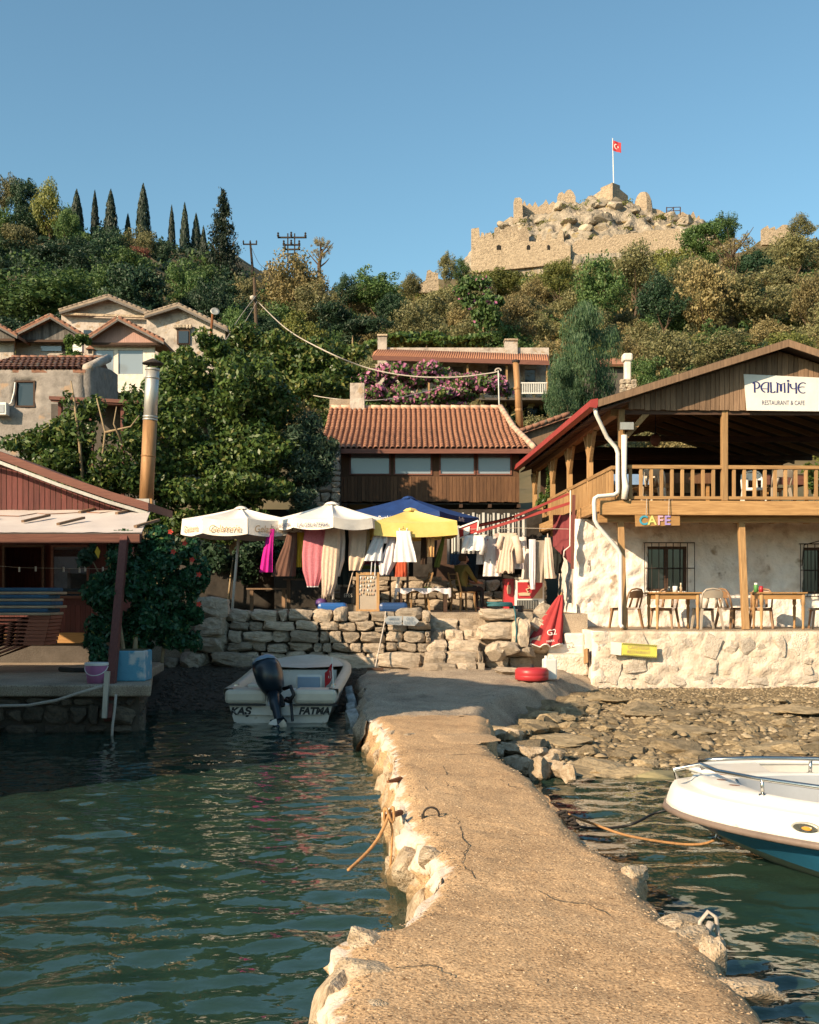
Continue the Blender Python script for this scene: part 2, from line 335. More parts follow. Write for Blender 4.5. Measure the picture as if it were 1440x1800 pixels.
M['awning'] = mk('awning', (.60, .53, .49), (.50, .43, .39), scale=1.2, rough=.8, bump=.2, vary=0)
M['brownplastic'] = plain('brownplastic', (.26, .145, .075), .45)
M['beigeplastic'] = plain('beigeplastic', (.40, .33, .26), .45)
M['terracotta'] = plain('terracotta', (.36, .12, .07), .5)
M['bluecushion'] = mk('bluecushion', (.06, .15, .26), (.04, .10, .19), rough=.9, bump=.2)
M['tancushion'] = mk('tancushion', (.50, .38, .26), (.4, .29, .19), rough=.9, bump=.2)
M['navyplastic'] = plain('navyplastic', (.02, .06, .17), .4)
M['ink'] = plain('ink', (.018, .025, .13), .6)
M['inkgrey'] = plain('inkgrey', (.10, .10, .17), .6)
M['gold'] = plain('gold', (.45, .30, .16), .7)
M['rope'] = mk('rope', (.44, .24, .10), (.28, .14, .06), scale=40, bump=.5)
M['paleRope'] = mk('pale_rope', (.5, .44, .38), (.36, .3, .25), scale=40, bump=.5)
M['bark'] = mk('bark', (.13, .085, .055), (.06, .04, .028), scale=8, bump=.8, stretch=(3, 3, .6))
M['stem'] = mk('stem', (.34, .25, .15), (.2, .14, .08), scale=8, bump=.5)
L = {}
L['olive'] = leafmat('leaf_olive', (.11, .115, .045), (.265, .24, .11))
L['tan'] = leafmat('leaf_tan', (.17, .145, .06), (.35, .275, .125))
L['green'] = leafmat('leaf_green', (.04, .085, .024), (.11, .17, .05))
L['dark'] = leafmat('leaf_dark', (.012, .034, .018), (.035, .07, .03), .2)
L['cypress'] = leafmat('leaf_cypress', (.009, .022, .013), (.026, .044, .024), .12)
L['feather'] = leafmat('leaf_feather', (.035, .085, .04), (.10, .16, .07))
L['vine'] = leafmat('leaf_vine', (.025, .062, .016), (.11, .16, .035), .3, .12, .4)
L['hibiscus'] = leafmat('leaf_hibiscus', (.010, .05, .025), (.035, .11, .045), .25, .1, .4)
L['oleander'] = leafmat('leaf_oleander', (.02, .05, .028), (.07, .105, .06), .2, .1)
L['russet'] = leafmat('leaf_russet', (.22, .08, .05), (.34, .14, .09))
L['pink'] = leafmat('petal_pink', (.36, .10, .22), (.60, .24, .38), .3, .1)
L['red'] = leafmat('petal_red', (.50, .04, .03), (.62, .08, .05), .3, .1)
L['yellowgreen'] = leafmat('leaf_yellowgreen', (.09, .11, .025), (.22, .22, .06))
# ------------------------------------------------------------------ stones and foliage
def unit_stone(seed, k=4, p=5., j=.05, cuts=0, d0=.8, d1=1.1):
    rng = random.Random(seed); planes = [(Vector((rng.gauss(0, 1), rng.gauss(0, 1), rng.gauss(0, 1))).normalized(), rng.uniform(d0, d1)) for _ in range(cuts)]; bm = bmesh.new(); bmesh.ops.create_cube(bm, size=1)
    bmesh.ops.subdivide_edges(bm, edges=bm.edges[:], cuts=k - 1, use_grid_fill=True)
    off = Vector((rng.uniform(0, 99), rng.uniform(0, 99), rng.uniform(0, 99)))
    for v in bm.verts:
        c = v.co * 2; r = (abs(c.x) ** p + abs(c.y) ** p + abs(c.z) ** p) ** (1 / p); c = c / max(r, 1e-6)
        n_ = noise.noise_vector(c * 1.1 + off) * 3 * j + noise.noise_vector(c * 2.6 + off) * 1.2 * j
        c = c + n_
        for q, dd in planes:
            e = c.dot(q) - dd
            if e > 0: c = c - q * e
        v.co = c / 2
    me = bpy.data.meshes.new('stone'); bm.to_mesh(me); bm.free()
    me.polygons.foreach_set('use_smooth', [not cuts] * len(me.polygons)); return me
SQ = [unit_stone(i, 5, 11, .075, 7, .95, 1.3) for i in range(12)]          # squared wall stones
RD = [unit_stone(20 + i, 6, 3.2, .13, 12, .62, .95) for i in range(12)]   # boulders
def stone(parent, c, d, mt, rz=0, kind=SQ, name='stone', rx=0, ry=0):
    me = random.choice(kind); key = (me.name, mt.name)
    if key not in STC:
        m2 = me.copy(); m2.materials.append(mt); STC[key] = m2
    o = link(bpy.data.objects.new(name, STC[key]), parent)
    o.location = c; o.scale = d; o.rotation_euler = (rx, ry, rz); return o
STC = {}
def courses(W, H, hmin, hmax, wmin, wmax, rng):
    """rows of uneven stones: yields (u, v, w, h)"""
    v = 0
    while v < H - .04:
        h = min(rng.uniform(hmin, hmax), H - v)
        if H - v - h < hmin * .6: h = H - v
        u = 0
        while u < W - .02:
            w_ = min(rng.uniform(wmin, wmax), W - u)
            if W - u - w_ < wmin * .6: w_ = W - u
            if h > hmin * 1.5 and w_ < wmin * 1.5 and rng.random() < .35:
                k = rng.uniform(.4, .6); yield u, v, w_, h * k; yield u, v + h * k, w_, h * (1 - k)
            else: yield u, v, w_, h
            u += w_
        v += h
def leaf_quads(c, nrm, size, rng, asp=.45):
    N = len(c); t = rng.normal(size=(N, 3)); t -= nrm * (t * nrm).sum(1, keepdims=True); t /= np.linalg.norm(t, axis=1, keepdims=True) + 1e-9
    b = np.cross(nrm, t); s = (size * rng.uniform(.6, 1.25, N))[:, None]
    v = np.stack([c - t * s, c + b * s * asp, c + t * s, c - b * s * asp], 1).reshape(-1, 3)
    return v, np.arange(4 * N).reshape(N, 4)
def shell(ells, n, rng, depth=.45, tilt=.8):
    """n points with outward normals in the outer shells of ellipsoids ((x, y, z), (rx, ry, rz))"""
    E = np.array([list(c) + list(r) for c, r in ells], float); wgt = (E[:, 3] * E[:, 5] + E[:, 3] * E[:, 4] + E[:, 4] * E[:, 5]); wgt /= wgt.sum()
    k = rng.choice(len(E), n, p=wgt); d = rng.normal(size=(n, 3)); d /= np.linalg.norm(d, axis=1, keepdims=True)
    r = 1.06 - depth * rng.random(n) ** 1.7
    c = E[k, :3] + d * E[k, 3:] * r[:, None]; nr = d + rng.normal(size=(n, 3)) * tilt; nr /= np.linalg.norm(nr, axis=1, keepdims=True)
    return c, nr
def lobes(rng, n, shape, r0, r1):
    o = []
    while len(o) < n:
        p = rng.uniform(-1, 1, 3)
        rad = np.linalg.norm(p)
        if rad > 1 or rad < .35: continue
        q = shape(p); r = rng.uniform(r0, r1); o.append((q, (r, r, r * rng.uniform(.7, .95))))
    return o
def crown_mesh(kind, seed):
    """a crown in a unit box: z 0..1, radius about .5; clumps of leaf-sized faces round a skeleton of lobes"""
    rng = np.random.default_rng(seed)
    if kind == 'cypress':
        n = 3800; t = rng.random(n) ** .8; a = rng.uniform(0, 6.283, n); prof = .5 * np.minimum(1, .55 + t * 2.5) * (1 - t ** 1.8) ** .75
        rr = prof * (.75 + .35 * rng.random(n)) * (1 + .18 * np.sin(a * 5 + t * 40))
        c = np.stack([rr * np.cos(a), rr * np.sin(a), t], 1); nr = np.stack([np.cos(a), np.sin(a), np.full(n, .2)], 1) + rng.normal(size=(n, 3)) * .5
        nr /= np.linalg.norm(nr, axis=1, keepdims=True); v, f = leaf_quads(c, nr, .055, rng, .5); v[:, 2] = np.clip(v[:, 2], 0, 1.05); return np_mesh('crown', v, f)
    if kind == 'conifer':
        C = []; Nn = []
        for i in range(190):
            t = (i / 190) ** .9; a = rng.uniform(0, 6.283); ln = .5 * (1 - t) ** .8 * rng.uniform(.6, 1.1) + .025; m = int(110 * (1 - t) + 16)
            s = rng.random(m); p = np.stack([np.cos(a) * ln * s, np.sin(a) * ln * s, t + .04 - s * ln * .12 + s * s * .02], 1) + rng.normal(size=(m, 3)) * (.014 + .02 * (1 - t))
            C.append(p); Nn.append(np.tile([0, 0, 1.], (m, 1)) + rng.normal(size=(m, 3)) * .7)
        c = np.concatenate(C); nr = np.concatenate(Nn); nr /= np.linalg.norm(nr, axis=1, keepdims=True)
        v, f = leaf_quads(c, nr, .02, rng, .5); return np_mesh('crown', v, f)
    if kind == 'wispy':
        E = lobes(rng, 26, lambda p: (p[0] * .42, p[1] * .42, .55 + p[2] * .42), .05, .12); c, nr = shell(E, 2600, rng, .9, 1.); v, f = leaf_quads(c, nr, .02, rng); return np_mesh('crown', v, f)
    if kind == 'feather':
        E = lobes(rng, 60, lambda p: (p[0] * .43, p[1] * .43, .5 + p[2] * .42), .08, .15); c, nr = shell(E, 15000, rng, .8, .9)
        t = rng.normal(size=(len(c), 3)) * .45 + np.array([0, 0, -1.]); nr = np.cross(t, rng.normal(size=(len(c), 3))); nr /= np.linalg.norm(nr, axis=1, keepdims=True)
        t -= nr * (t * nr).sum(1, keepdims=True); t /= np.linalg.norm(t, axis=1, keepdims=True); b = np.cross(nr, t); s = .028 * rng.uniform(.6, 1.3, len(c))[:, None]
        v = np.stack([c - t * s, c + b * s * .16, c + t * s, c - b * s * .16], 1).reshape(-1, 3); return np_mesh('crown', v, np.arange(len(v)).reshape(-1, 4))
    flat = {'round': .42, 'olive': .40, 'bush': .44}[kind]
    E = lobes(rng, 52, lambda p: (p[0] * .42, p[1] * .42, .5 + p[2] * flat * (1 if p[2] > 0 else .9)), .06, .19)
    c, nr = shell(E, 8200, rng, .5, .6); sz = {'round': .026, 'olive': .024, 'bush': .028}[kind]
    keep_ = np.array([noise.noise(Vector(p) * 5.5 + Vector((seed, 0, 0))) < .22 + .25 * rng.random() for p in c]); c = c[keep_]; nr = nr[keep_]      # gaps
    wv = np.array([tuple(noise.noise_vector(Vector(p) * 3.2 + Vector((0, seed, 0)))) for p in c]); c = c + wv * np.array([.13, .13, .09]); c[:, 2] = np.clip(c[:, 2], -.05, 1.06)
    v, f = leaf_quads(c, nr, sz, rng, .5); return np_mesh('crown', v, f)
def trunk_mesh(seed, top=.62):
    rng = random.Random(seed); m = MB(); z = [0, .12, .25, .36]
    x = y = 0; pts = []
    for i in z: pts.append((x, y, i)); x += rng.uniform(-.03, .03); y += rng.uniform(-.03, .03)
    m.tube(pts, [.035, .028, .024, .02], 7)
    for k in range(6):
        a = k * 1.05 + rng.uniform(-.4, .4); b = pts[-1] if k % 2 else pts[-2]; l = rng.uniform(.2, .34)
        q = (b[0] + math.cos(a) * l * .5, b[1] + math.sin(a) * l * .5, b[2] + l * .5); e = (b[0] + math.cos(a) * l, b[1] + math.sin(a) * l, b[2] + l * rng.uniform(.9, 1.3))
        m.tube([b, q, e], [.016, .011, .004], 5)
    return m.mesh('trunk')
# ================================================================== THE SETTING
PYR = [(-700, 385), (0, 400), (150, 405), (300, 428), (400, 452), (500, 492), (600, 518), (700, 522), (780, 505), (850, 486), (950, 480), (1100, 472), (1250, 440), (1440, 428), (2200, 440)]
YR = [(-700, 160), (0, 165), (400, 175), (600, 200), (800, 232), (1000, 246), (1440, 228), (2200, 220)]
def ground(x, Y):
    u = 720 + F * x / max(Y, 20); pr = lut(u, PYR); yr = lut(u, YR)
    if Y < 46:
        t = min(max((Y - 30) / 16, 0), 1); return 1.0 + (6.19 - 1.0) * t * t * (3 - 2 * t) if Y > 30 else 1.0
    if Y <= yr:
        t = ((Y - 46) / (yr - 46)) ** .6; py = 860 + (pr - 860) * t; return EYE + (HY - py) * Y / F
    return EYE + (HY - pr) * yr / F - .35 * (Y - yr)
def hillside():
    nu, ny = 130, 110; us = np.linspace(-650, 2100, nu); ys = 24 * (340 / 24) ** np.linspace(0, 1, ny)
    v = [((u - 720) * Y / F, Y, ground((u - 720) * Y / F, Y) + (nz((u * .01, Y * .06, 0)) * .02 * max(Y - 34, 0) if Y > 34 else -.12)) for u in us for Y in ys]
    tag(mesh_obj('hillside', np_mesh('hillside', v, grid_faces(nu, ny), True), M['soil']), kind='structure')
hillside()
# ---- sea: a closed body of water that absorbs light with depth, rippled top
def sea():
    m = bpy.data.materials.new('sea_water'); m.use_nodes = True; t = m.node_tree; n = t.nodes; n.remove(n['Principled BSDF']); out = n['Material Output']
    tr = n.new('ShaderNodeBsdfTransparent'); tr.inputs[0].default_value = (.86, .95, .93, 1)
    df = n.new('ShaderNodeBsdfDiffuse'); df.inputs[0].default_value = (.042, .094, .070, 1)
    mx = n.new('ShaderNodeMixShader'); mx.inputs[0].default_value = .38; t.links.new(tr.outputs[0], mx.inputs[1]); t.links.new(df.outputs[0], mx.inputs[2])
    gl = n.new('ShaderNodeBsdfGlossy'); gl.inputs['Roughness'].default_value = .02; gl.inputs[0].default_value = (.95, .93, .9, 1)
    fr = n.new('ShaderNodeFresnel'); fr.inputs[0].default_value = 1.33
    tc = n.new('ShaderNodeTexCoord'); no = n.new('ShaderNodeTexNoise'); no.inputs['Scale'].default_value = 7; no.inputs['Detail'].default_value = 2
    t.links.new(tc.outputs['Object'], no.inputs['Vector']); bp = n.new('ShaderNodeBump'); bp.inputs['Strength'].default_value = .10; bp.inputs['Distance'].default_value = .06
    t.links.new(no.outputs[0], bp.inputs['Height']); t.links.new(bp.outputs[0], gl.inputs['Normal']); t.links.new(bp.outputs[0], fr.inputs['Normal'])
    m2 = n.new('ShaderNodeMixShader'); t.links.new(fr.outputs[0], m2.inputs[0]); t.links.new(mx.outputs[0], m2.inputs[1]); t.links.new(gl.outputs[0], m2.inputs[2])
    t.links.new(m2.outputs[0], out.inputs['Surface'])
    ab = n.new('ShaderNodeVolumeAbsorption'); ab.inputs[0].default_value = (.30, .70, .62, 1); ab.inputs[1].default_value = .55
    t.links.new(ab.outputs[0], out.inputs['Volume'])
    xs = np.concatenate([[-500, -200, -80, -40, -22, -14], np.arange(-9.5, 9.5, .05), [14, 22, 40, 80, 200, 500]])
    ys = np.concatenate([[-500, -200, -80, -30, -10, -4, -1], np.concatenate([np.arange(.5, 14, .05), np.arange(14, 23.6, .07)])])
    X, Y = np.meshgrid(xs, ys, indexing='ij'); rng = np.random.default_rng(5); Z = np.zeros_like(X)
    for i in range(54):     # wind ripples, mostly running along the inlet
        lam = .15 * (5.0 ** rng.random()); a = rng.normal(1.4, .6); k = 2 * np.pi / lam; amp = .0031 * lam ** .95 * rng.uniform(.5, 1.2)
        wx = .22 * np.sin(Y * .7 + i) + .18 * np.sin(X * .9 + 2 * i)
        Z += amp * np.sin(k * (np.cos(a) * (X + wx) + np.sin(a) * (Y + wx)) + rng.uniform(0, 6.28))
    Z *= np.clip((9.5 - np.abs(X)) / 2, 0, 1) * np.clip((Y + 1) / 2, 0, 1) * np.clip((26 - Y) / 6, .25, 1)
    nx, ny = X.shape; v = np.stack([X.ravel(), Y.ravel(), Z.ravel()], 1); f = grid_faces(nx, ny).tolist()
    i = np.arange(nx * ny).reshape(nx, ny); loop = list(i[:, 0]) + list(i[-1, 1:]) + list(i[-2::-1, -1]) + list(i[0, -2:0:-1])
    b = len(v); low = v[loop].copy(); low[:, 2] = -6; v = np.concatenate([v, low]); k = len(loop)
    for q in range(k): f.append([int(loop[q]), b + q, b + (q + 1) % k, int(loop[(q + 1) % k])])
    f.append(list(range(b + k - 1, b - 1, -1)))
    me = bpy.data.meshes.new('sea'); me.from_pydata(v.tolist(), [], f); me.update()
    bm = bmesh.new(); bm.from_mesh(me); bmesh.ops.recalc_face_normals(bm, faces=bm.faces); bm.to_mesh(me); bm.free()
    me.polygons.foreach_set('use_smooth', [len(p.vertices) == 4 and p.normal.z > .5 for p in me.polygons])
    tag(mesh_obj('sea', me, m), kind='structure')
sea()
def bed_z(x, Y):
    d = max(0, min(-x - .3 + .0, 12)) if x < .4 else max(0, (x - 1.6) * .6 if Y < 11 else 0)
    z = -.6 - min(d * .27, 2.2) + .25 * nz((x * .5, Y * .5, 3))
    s = min(max((Y - 9.5) / 5, 0), 1) if x > .5 else min(max((Y - 17.5) / 4, 0), 1)
    return z + (-.12 - z) * s * s * (3 - 2 * s) * (1 if x > .5 else .8)
def seabed():
    xs = np.concatenate([[-300, -60, -25], np.arange(-14, 14, .25), [25, 60, 300]]); ys = np.concatenate([[-300, -60, -15], np.arange(-6, 24.2, .25)])
    v = [(x, y, bed_z(x, y) if abs(x) < 15 and y > -8 else -4.) for x in xs for y in ys]
    tag(mesh_obj('seabed', np_mesh('seabed', v, grid_faces(len(xs), len(ys)), True), M['seabed']), kind='structure')
seabed()
# ---- strips swept along Y between a left and a right edge line: the pier and the landing behind it
def strip(name, left, right, ys, z_of, mt, skirt, ncol=44, lip=.05, rough=.012, out=.07, smt=None):
    lx = lambda Y: lut(Y, left) + jit(Y, 1); rx = lambda Y: lut(Y, right) + jit(Y, 7); rows = []
    for Y in ys:
        a, b = lx(Y), rx(Y); r = []
        PRF = ((out * 1.6, -skirt), (out * 1.3, -skirt * .5), (out * 1.1, -.36), (out * .8, -.27), (out * .55, -.2), (out * .35, -.14), (.03, -.09), (.015, -.05))
        def side(x, o, h, sg, z0):
            q = Vector((x + sg * o, Y, z0 + h)); s = .13 if h < -.12 else .05; n_ = noise.noise_vector(q * 2.3) * s + noise.noise_vector(q * 6) * s * .5 + noise.noise_vector(q * 15) * s * .28; st_ = .05 * max(0, noise.noise(Vector((q.y * 3.1, q.z * 5, sg)))) if h < -.1 else 0
            return q + Vector((n_.x + sg * st_, n_.y * .35, n_.z * .5))
        za, zb = z_of(a, Y), z_of(b, Y)
        for o, h in PRF: r.append(side(a, o, h, -1, za))
        for i in range(ncol):
            t = i / (ncol - 1); t = t + .06 * math.sin(2 * math.pi * t) * -.9; x = a + (b - a) * t; e = min(t, 1 - t) * (b - a)
            z = z_of(x, Y) + rough * nz((x, Y, 0), 1.4) + rough * .5 * nz((x, Y, 7), 8, 3) - lip * max(0, 1 - e / .16) ** 2
            r.append(Vector((x, Y, z)))
        for o, h in PRF[::-1]: r.append(side(b, o, h, 1, zb))
        rows.append(r)
    v = [tuple(p) for r in rows for p in r]; o = mesh_obj(name, np_mesh(name, v, grid_faces(len(rows), len(rows[0]))[:, ::-1], True), mt)
    at = o.data.attributes.new('lime', 'FLOAT', 'POINT'); k = len(rows[0]); vals = []
    for r in rows:
        a, b = r[8].x, r[-9].x
        for i, p in enumerate(r): vals.append((.9 - max(0, (p.x - a)) * 5.5 if i >= 5 else .3) if p.x - a < .3 else ((.55 - (b - p.x) * 8) if b - p.x < .12 and i < k - 8 else 0))
    at.data.foreach_set('value', vals)
    return tag(o, kind='structure')
PZ = .45
PL = [(575, 1795), (583, 1745), (600, 1700), (608, 1655), (618, 1636), (650, 1630), (700, 1618), (735, 1592), (757, 1560), (778, 1525), (774, 1502), (758, 1490), (742, 1470), (730, 1452), (716, 1430), (706, 1400), (700, 1370), (694, 1340), (690, 1315), (681, 1292), (672, 1274), (655, 1258)]
PR = [(1345, 1795), (1333, 1765), (1318, 1735), (1296, 1716), (1262, 1702), (1250, 1668), (1236, 1642), (1208, 1620), (1176, 1606), (1165, 1590), (1140, 1575), (1120, 1558), (1106, 1522), (1090, 1500), (1058, 1484), (1022, 1466), (996, 1440), (984, 1420), (960, 1391), (930, 1366), (902, 1346), (880, 1334), (862, 1316), (846, 1300), (862, 1284), (855, 1258)]
jit = lambda Y, k: .035 * noise.noise(Vector((Y * 2.7, k, 0))) + .02 * noise.noise(Vector((Y * 8, k, 3)))
ledge = lambda pts: [(-4, G(*pts[0], PZ).x + .05)] + [(G(a, b, PZ).y, G(a, b, PZ).x) for a, b in pts]
PLX, PRX = ledge(PL), ledge(PR)
pier = strip('pier', PLX, PRX, np.concatenate([np.arange(-4, 3.6, .4), np.arange(3.6, 8, .035), np.arange(8, 14.9, .07)]), lambda x, Y: PZ + .02 * math.sin(Y * .7), M['concrete'], 1.5, 60, rough=.016)
# crest stones and rubble that make up the pier's edges
rs = random.Random(3)
for Y in np.arange(4.6, 14.5, .36):
    stone(pier, (lut(Y, PLX) + rs.uniform(-.05, .03), Y, rs.uniform(-.02, .18)), (rs.uniform(.16, .3), rs.uniform(.25, .5), rs.uniform(.22, .38)), M['pierstone'], rs.uniform(-.4, .4), RD)
    stone(pier, (lut(Y, PLX) - rs.uniform(.06, .2), Y + .2, rs.uniform(-.42, -.15)), (rs.uniform(.25, .45), rs.uniform(.3, .55), rs.uniform(.25, .42)), M['pierstone'], rs.uniform(-.6, .6), RD)
    stone(pier, (lut(Y, PRX) - rs.uniform(.0, .08), Y, rs.uniform(-.02, .17)), (rs.uniform(.16, .3), rs.uniform(.25, .45), rs.uniform(.25, .38)), M['pierstone'], rs.uniform(-.4, .4), RD)
    stone(pier, (lut(Y, PRX) + rs.uniform(.05, .18), Y + .2, rs.uniform(-.45, -.18)), (rs.uniform(.25, .45), rs.uniform(.3, .5), rs.uniform(.25, .42)), M['pierstone'], rs.uniform(-.6, .6), RD)
for px, py, z, d in ((643, 1728, .37, (.3, .24, .24)), (598, 1770, .28, (.24, .36, .42)), (650, 1785, .4, (.16, .2, .12)), (652, 1660, .4, (.2, .3, .16)), (762, 1510, .36, (.2, .24, .18)), (725, 1530, .2, (.26, .4, .36)), (715, 1478, .2, (.2, .5, .4)),
                     (708, 1330, .4, (.22, .3, .14)), (716, 1300, .42, (.3, .3, .14)), (690, 1296, .38, (.2, .35, .2)), (1205, 1650, .4, (.3, .22, .12)), (1250, 1690, .36, (.16, .24, .2)), (1310, 1745, .37, (.3, .2, .14)), (1112, 1545, .36, (.16, .3, .2)), (1190, 1625, .4, (.22, .2, .12))):
    c = G(px, py, z); stone(pier, c, d, M['pierstone'], rs.uniform(-.5, .5), RD)
def crack(pts):
    """a hair crack: a thin dark groove laid into the pier top"""
    m = MB(); ps = [G(a, b, PZ) for a, b in pts]; r = random.Random(len(pts)); q = []
    for a, b in zip(ps, ps[1:]):
        for i in range(6): p = a.lerp(b, i / 6); q.append(Vector((p.x + r.uniform(-.018, .018), p.y, PZ + .02 * math.sin(p.y * .7) + .004)))
    m.tube(q, [.0022 * r.uniform(.4, 1.5) for _ in q], 5); m.build('crack', M['mortar'], pier)
for c_ in ([(778, 1350), (786, 1375), (783, 1395), (798, 1425), (810, 1450)], [(735, 1365), (745, 1385), (760, 1400), (752, 1412)], [(780, 1398), (796, 1396)], [(880, 1372), (900, 1384), (920, 1388)], [(690, 1330), (760, 1333), (840, 1329), (880, 1336)], [(812, 1450), (820, 1480), (815, 1510), (835, 1545)], [(950, 1560), (985, 1580), (1040, 1585), (1075, 1610)], [(700, 1700), (760, 1695), (800, 1720)]): crack(c_)
def patch(c, rx, ry, seed, mt):   # a later skim of cement with ragged outline
    r = random.Random(seed); o = G(*c, PZ); m = MB(); n_ = 40; ring_ = lambda k: [(o.x + rx * k * (1 + .3 * nz((math.cos(2 * math.pi * i / n_) * 1.5, math.sin(2 * math.pi * i / n_) * 1.5, seed))) * math.cos(2 * math.pi * i / n_), o.y + ry * k * (1 + .3 * nz((math.cos(2 * math.pi * i / n_) * 1.5, math.sin(2 * math.pi * i / n_) * 1.5, seed))) * math.sin(2 * math.pi * i / n_)) for i in range(n_)]
    zz = lambda x, y, h: (x, y, PZ + .02 * math.sin(y * .7) + .016 * nz((x, y, 0), 1.4) + .008 * nz((x, y, 7), 8, 3) + h)
    a_ = [zz(x, y, -.004) for x, y in ring_(1)] + [zz(x, y, .006) for x, y in ring_(.93)] + [zz(x, y, .008) for x, y in ring_(.5)] + [zz(o.x, o.y, .008)]
    m.add(a_, [(i, (i + 1) % n_, n_ + (i + 1) % n_, n_ + i) for i in range(n_)] + [(n_ + i, n_ + (i + 1) % n_, 2 * n_ + (i + 1) % n_, 2 * n_ + i) for i in range(n_)] + [(2 * n_ + i, 2 * n_ + (i + 1) % n_, 3 * n_) for i in range(n_)]); m.build('cement_patch', mt, pier, True)
M['cement'] = concrete('cement', ((.53, .37, .225), (.36, .245, .145), (.46, .315, .19)), False)
for q in (((820, 1300), .35, .5, 7),): patch(*q, M['cement'])
# landing (rough concrete between pier and steps)
LZ = lambda x, Y: .44 + max(0, Y - 20) * .03 - max(0, min(1, (x - lut(Y, [(14.6, .7), (16, 1.0), (18, 1.5), (20, 2.4), (21.6, 3.0)])) / .5)) * .5 * max(0, min(1, (22.6 - Y) / 1.5)) + .03 * nz((x * .8, Y * .8, 5))
landing = strip('landing', [(14.6, -.52), (15.5, -.62), (17, -.62), (18.6, -.72), (20, -.82), (21.2, -.95), (22, -.9), (23.4, -.9)],
                [(14.6, 1.15), (15.2, 1.6), (16, 2.05), (17.2, 2.55), (18.6, 2.95), (20, 3.45), (21.6, 3.6), (23.4, 3.5)], np.arange(14.62, 23.5, .09), LZ, M['apron'], .8, 46, rough=.05, lip=.06)
for k in range(46):
    Y = rs.uniform(14.7, 20.5); x = lut(Y, [(14.6, 1.0), (15.2, 1.35), (16, 1.8), (17.2, 2.3), (18.6, 2.7), (20, 3.2)]) + rs.uniform(-.35, .3); s = rs.uniform(.14, .42); stone(landing, (x, Y, .13 + rs.uniform(0, .06)), (s * 1.2, s, s * .6), M['rock'], rs.uniform(0, 3), RD, 'rock')
# shore of gravel and rocks below the terrace
def shore_z(x, Y):
    z = lut(Y, [(9, -.9), (11.4, -.6), (12.3, -.3), (12.8, -.08), (13.6, -.005), (15.5, .05), (18, .12), (22.4, .2)]) + .05 * nz((x * .9, Y * .9, 1)) * min(1, (Y - 11) / 3)
    return z + .10 * max(0, nz((x * 1.6, Y * 2.2, 9), 1, 3)) * (1 if 13 < Y < 20.5 else .3)
xs = np.arange(.9, 15, .09); ys = np.arange(10.5, 22.6, .09)
shore = tag(mesh_obj('shore', np_mesh('shore', [(x, y, shore_z(x, y)) for x in xs for y in ys], grid_faces(len(xs), len(ys)), True), M['gravel']), kind='structure')
for i in range(230):
    px, Y = rs.uniform(870, 1470), 12.8 + 6.6 * rs.random() ** 1.2; x = (px - 720) * Y / F
    if x < lut(Y, [(14.6, 1.0), (15.2, 1.35), (16, 1.8), (17.2, 2.3), (18.6, 2.7), (20, 3.2)]) + .1: continue
    s = rs.choice((.12, .15, .18, .22, .28)); big = rs.random() < .14
    d = (s * rs.uniform(1, 1.6), s * rs.uniform(.8, 1.3), s * rs.uniform(.45, .7)) if not big else (rs.uniform(.6, 1.5), rs.uniform(.4, .9), rs.uniform(.12, .2))
    stone(shore, (x, Y, shore_z(x, Y) + d[2] * .12), d, M['rock'], rs.uniform(0, 3), RD, 'rock')
for px, py, s in ((885, 1290, .5), (905, 1310, .34), (940, 1318, .36), (965, 1330, .28), (985, 1345, .3), (900, 1335, .35), (925, 1340, .3), (950, 1345, .34), (870, 1312, .28), (1000, 1352, .24), (975, 1318, .24)):
    c = G(px, py, .15); stone(shore, (c.x, c.y, .1), (s, s * .9, s * rs.uniform(.6, .9)), M['pierstone'], rs.uniform(0, 3), RD, 'rock')
for k in range(9):   # weedy ledge along the water's edge
    x = 1.7 + k * .55; stone(shore, (x, 12.75 + .12 * math.sin(k * 2.), -.03), (rs.uniform(.6, .9), rs.uniform(.4, .6), .16), M['seabed'], rs.uniform(-.2, .2), RD, 'ledge_rock')
def pebbles(name, n, xr, yr, zf, mt, s0, s1, seed, ok=lambda x, y: True):
    r = np.random.default_rng(seed); V = []; Fc = []
    base = np.array([(1, 0, 0), (-1, 0, 0), (0, 1, 0), (0, -1, 0), (0, 0, 1), (0, 0, -1), (.6, .6, .5), (-.6, .5, .55), (.5, -.6, .5), (-.6, -.6, .45)], float)
    tri = [(4, 0, 6), (4, 6, 2), (4, 2, 7), (4, 7, 1), (4, 1, 9), (4, 9, 3), (4, 3, 8), (4, 8, 0), (0, 2, 6), (2, 1, 7), (1, 3, 9), (3, 0, 8)]
    for i in range(n):
        x, y = r.uniform(*xr), r.uniform(*yr)
        if not ok(x, y): continue
        s = r.uniform(s0, s1); b = base * (s * r.uniform(.7, 1.5), s * r.uniform(.7, 1.2), s * r.uniform(.4, .8)) * r.uniform(.8, 1.2, (10, 1)); a = r.uniform(0, 6.28); c, sn = math.cos(a), math.sin(a)
        b = np.stack([b[:, 0] * c - b[:, 1] * sn + x, b[:, 0] * sn + b[:, 1] * c + y, b[:, 2] + zf(x, y)], 1); k = len(V) * 10; V.append(b); Fc += [(p + k, q + k, w_ + k) for p, q, w_ in tri]
    return tag(mesh_obj(name, np_mesh(name, np.concatenate(V), Fc, True), mt), kind='stuff')
edge_ok = lambda x, y: x > lut(y, [(14.6, 1.0), (15.2, 1.35), (16, 1.8), (17.2, 2.3), (18.6, 2.7), (20, 3.2), (21.6, 3.5)]) - .1
tag(pebbles('shore_gravel', 6000, (2.4, 10), (18.6, 21.9), shore_z, M['beachstone'], .012, .035, 14, edge_ok), 'fine tan gravel along the foot of the terrace wall', 'gravel')
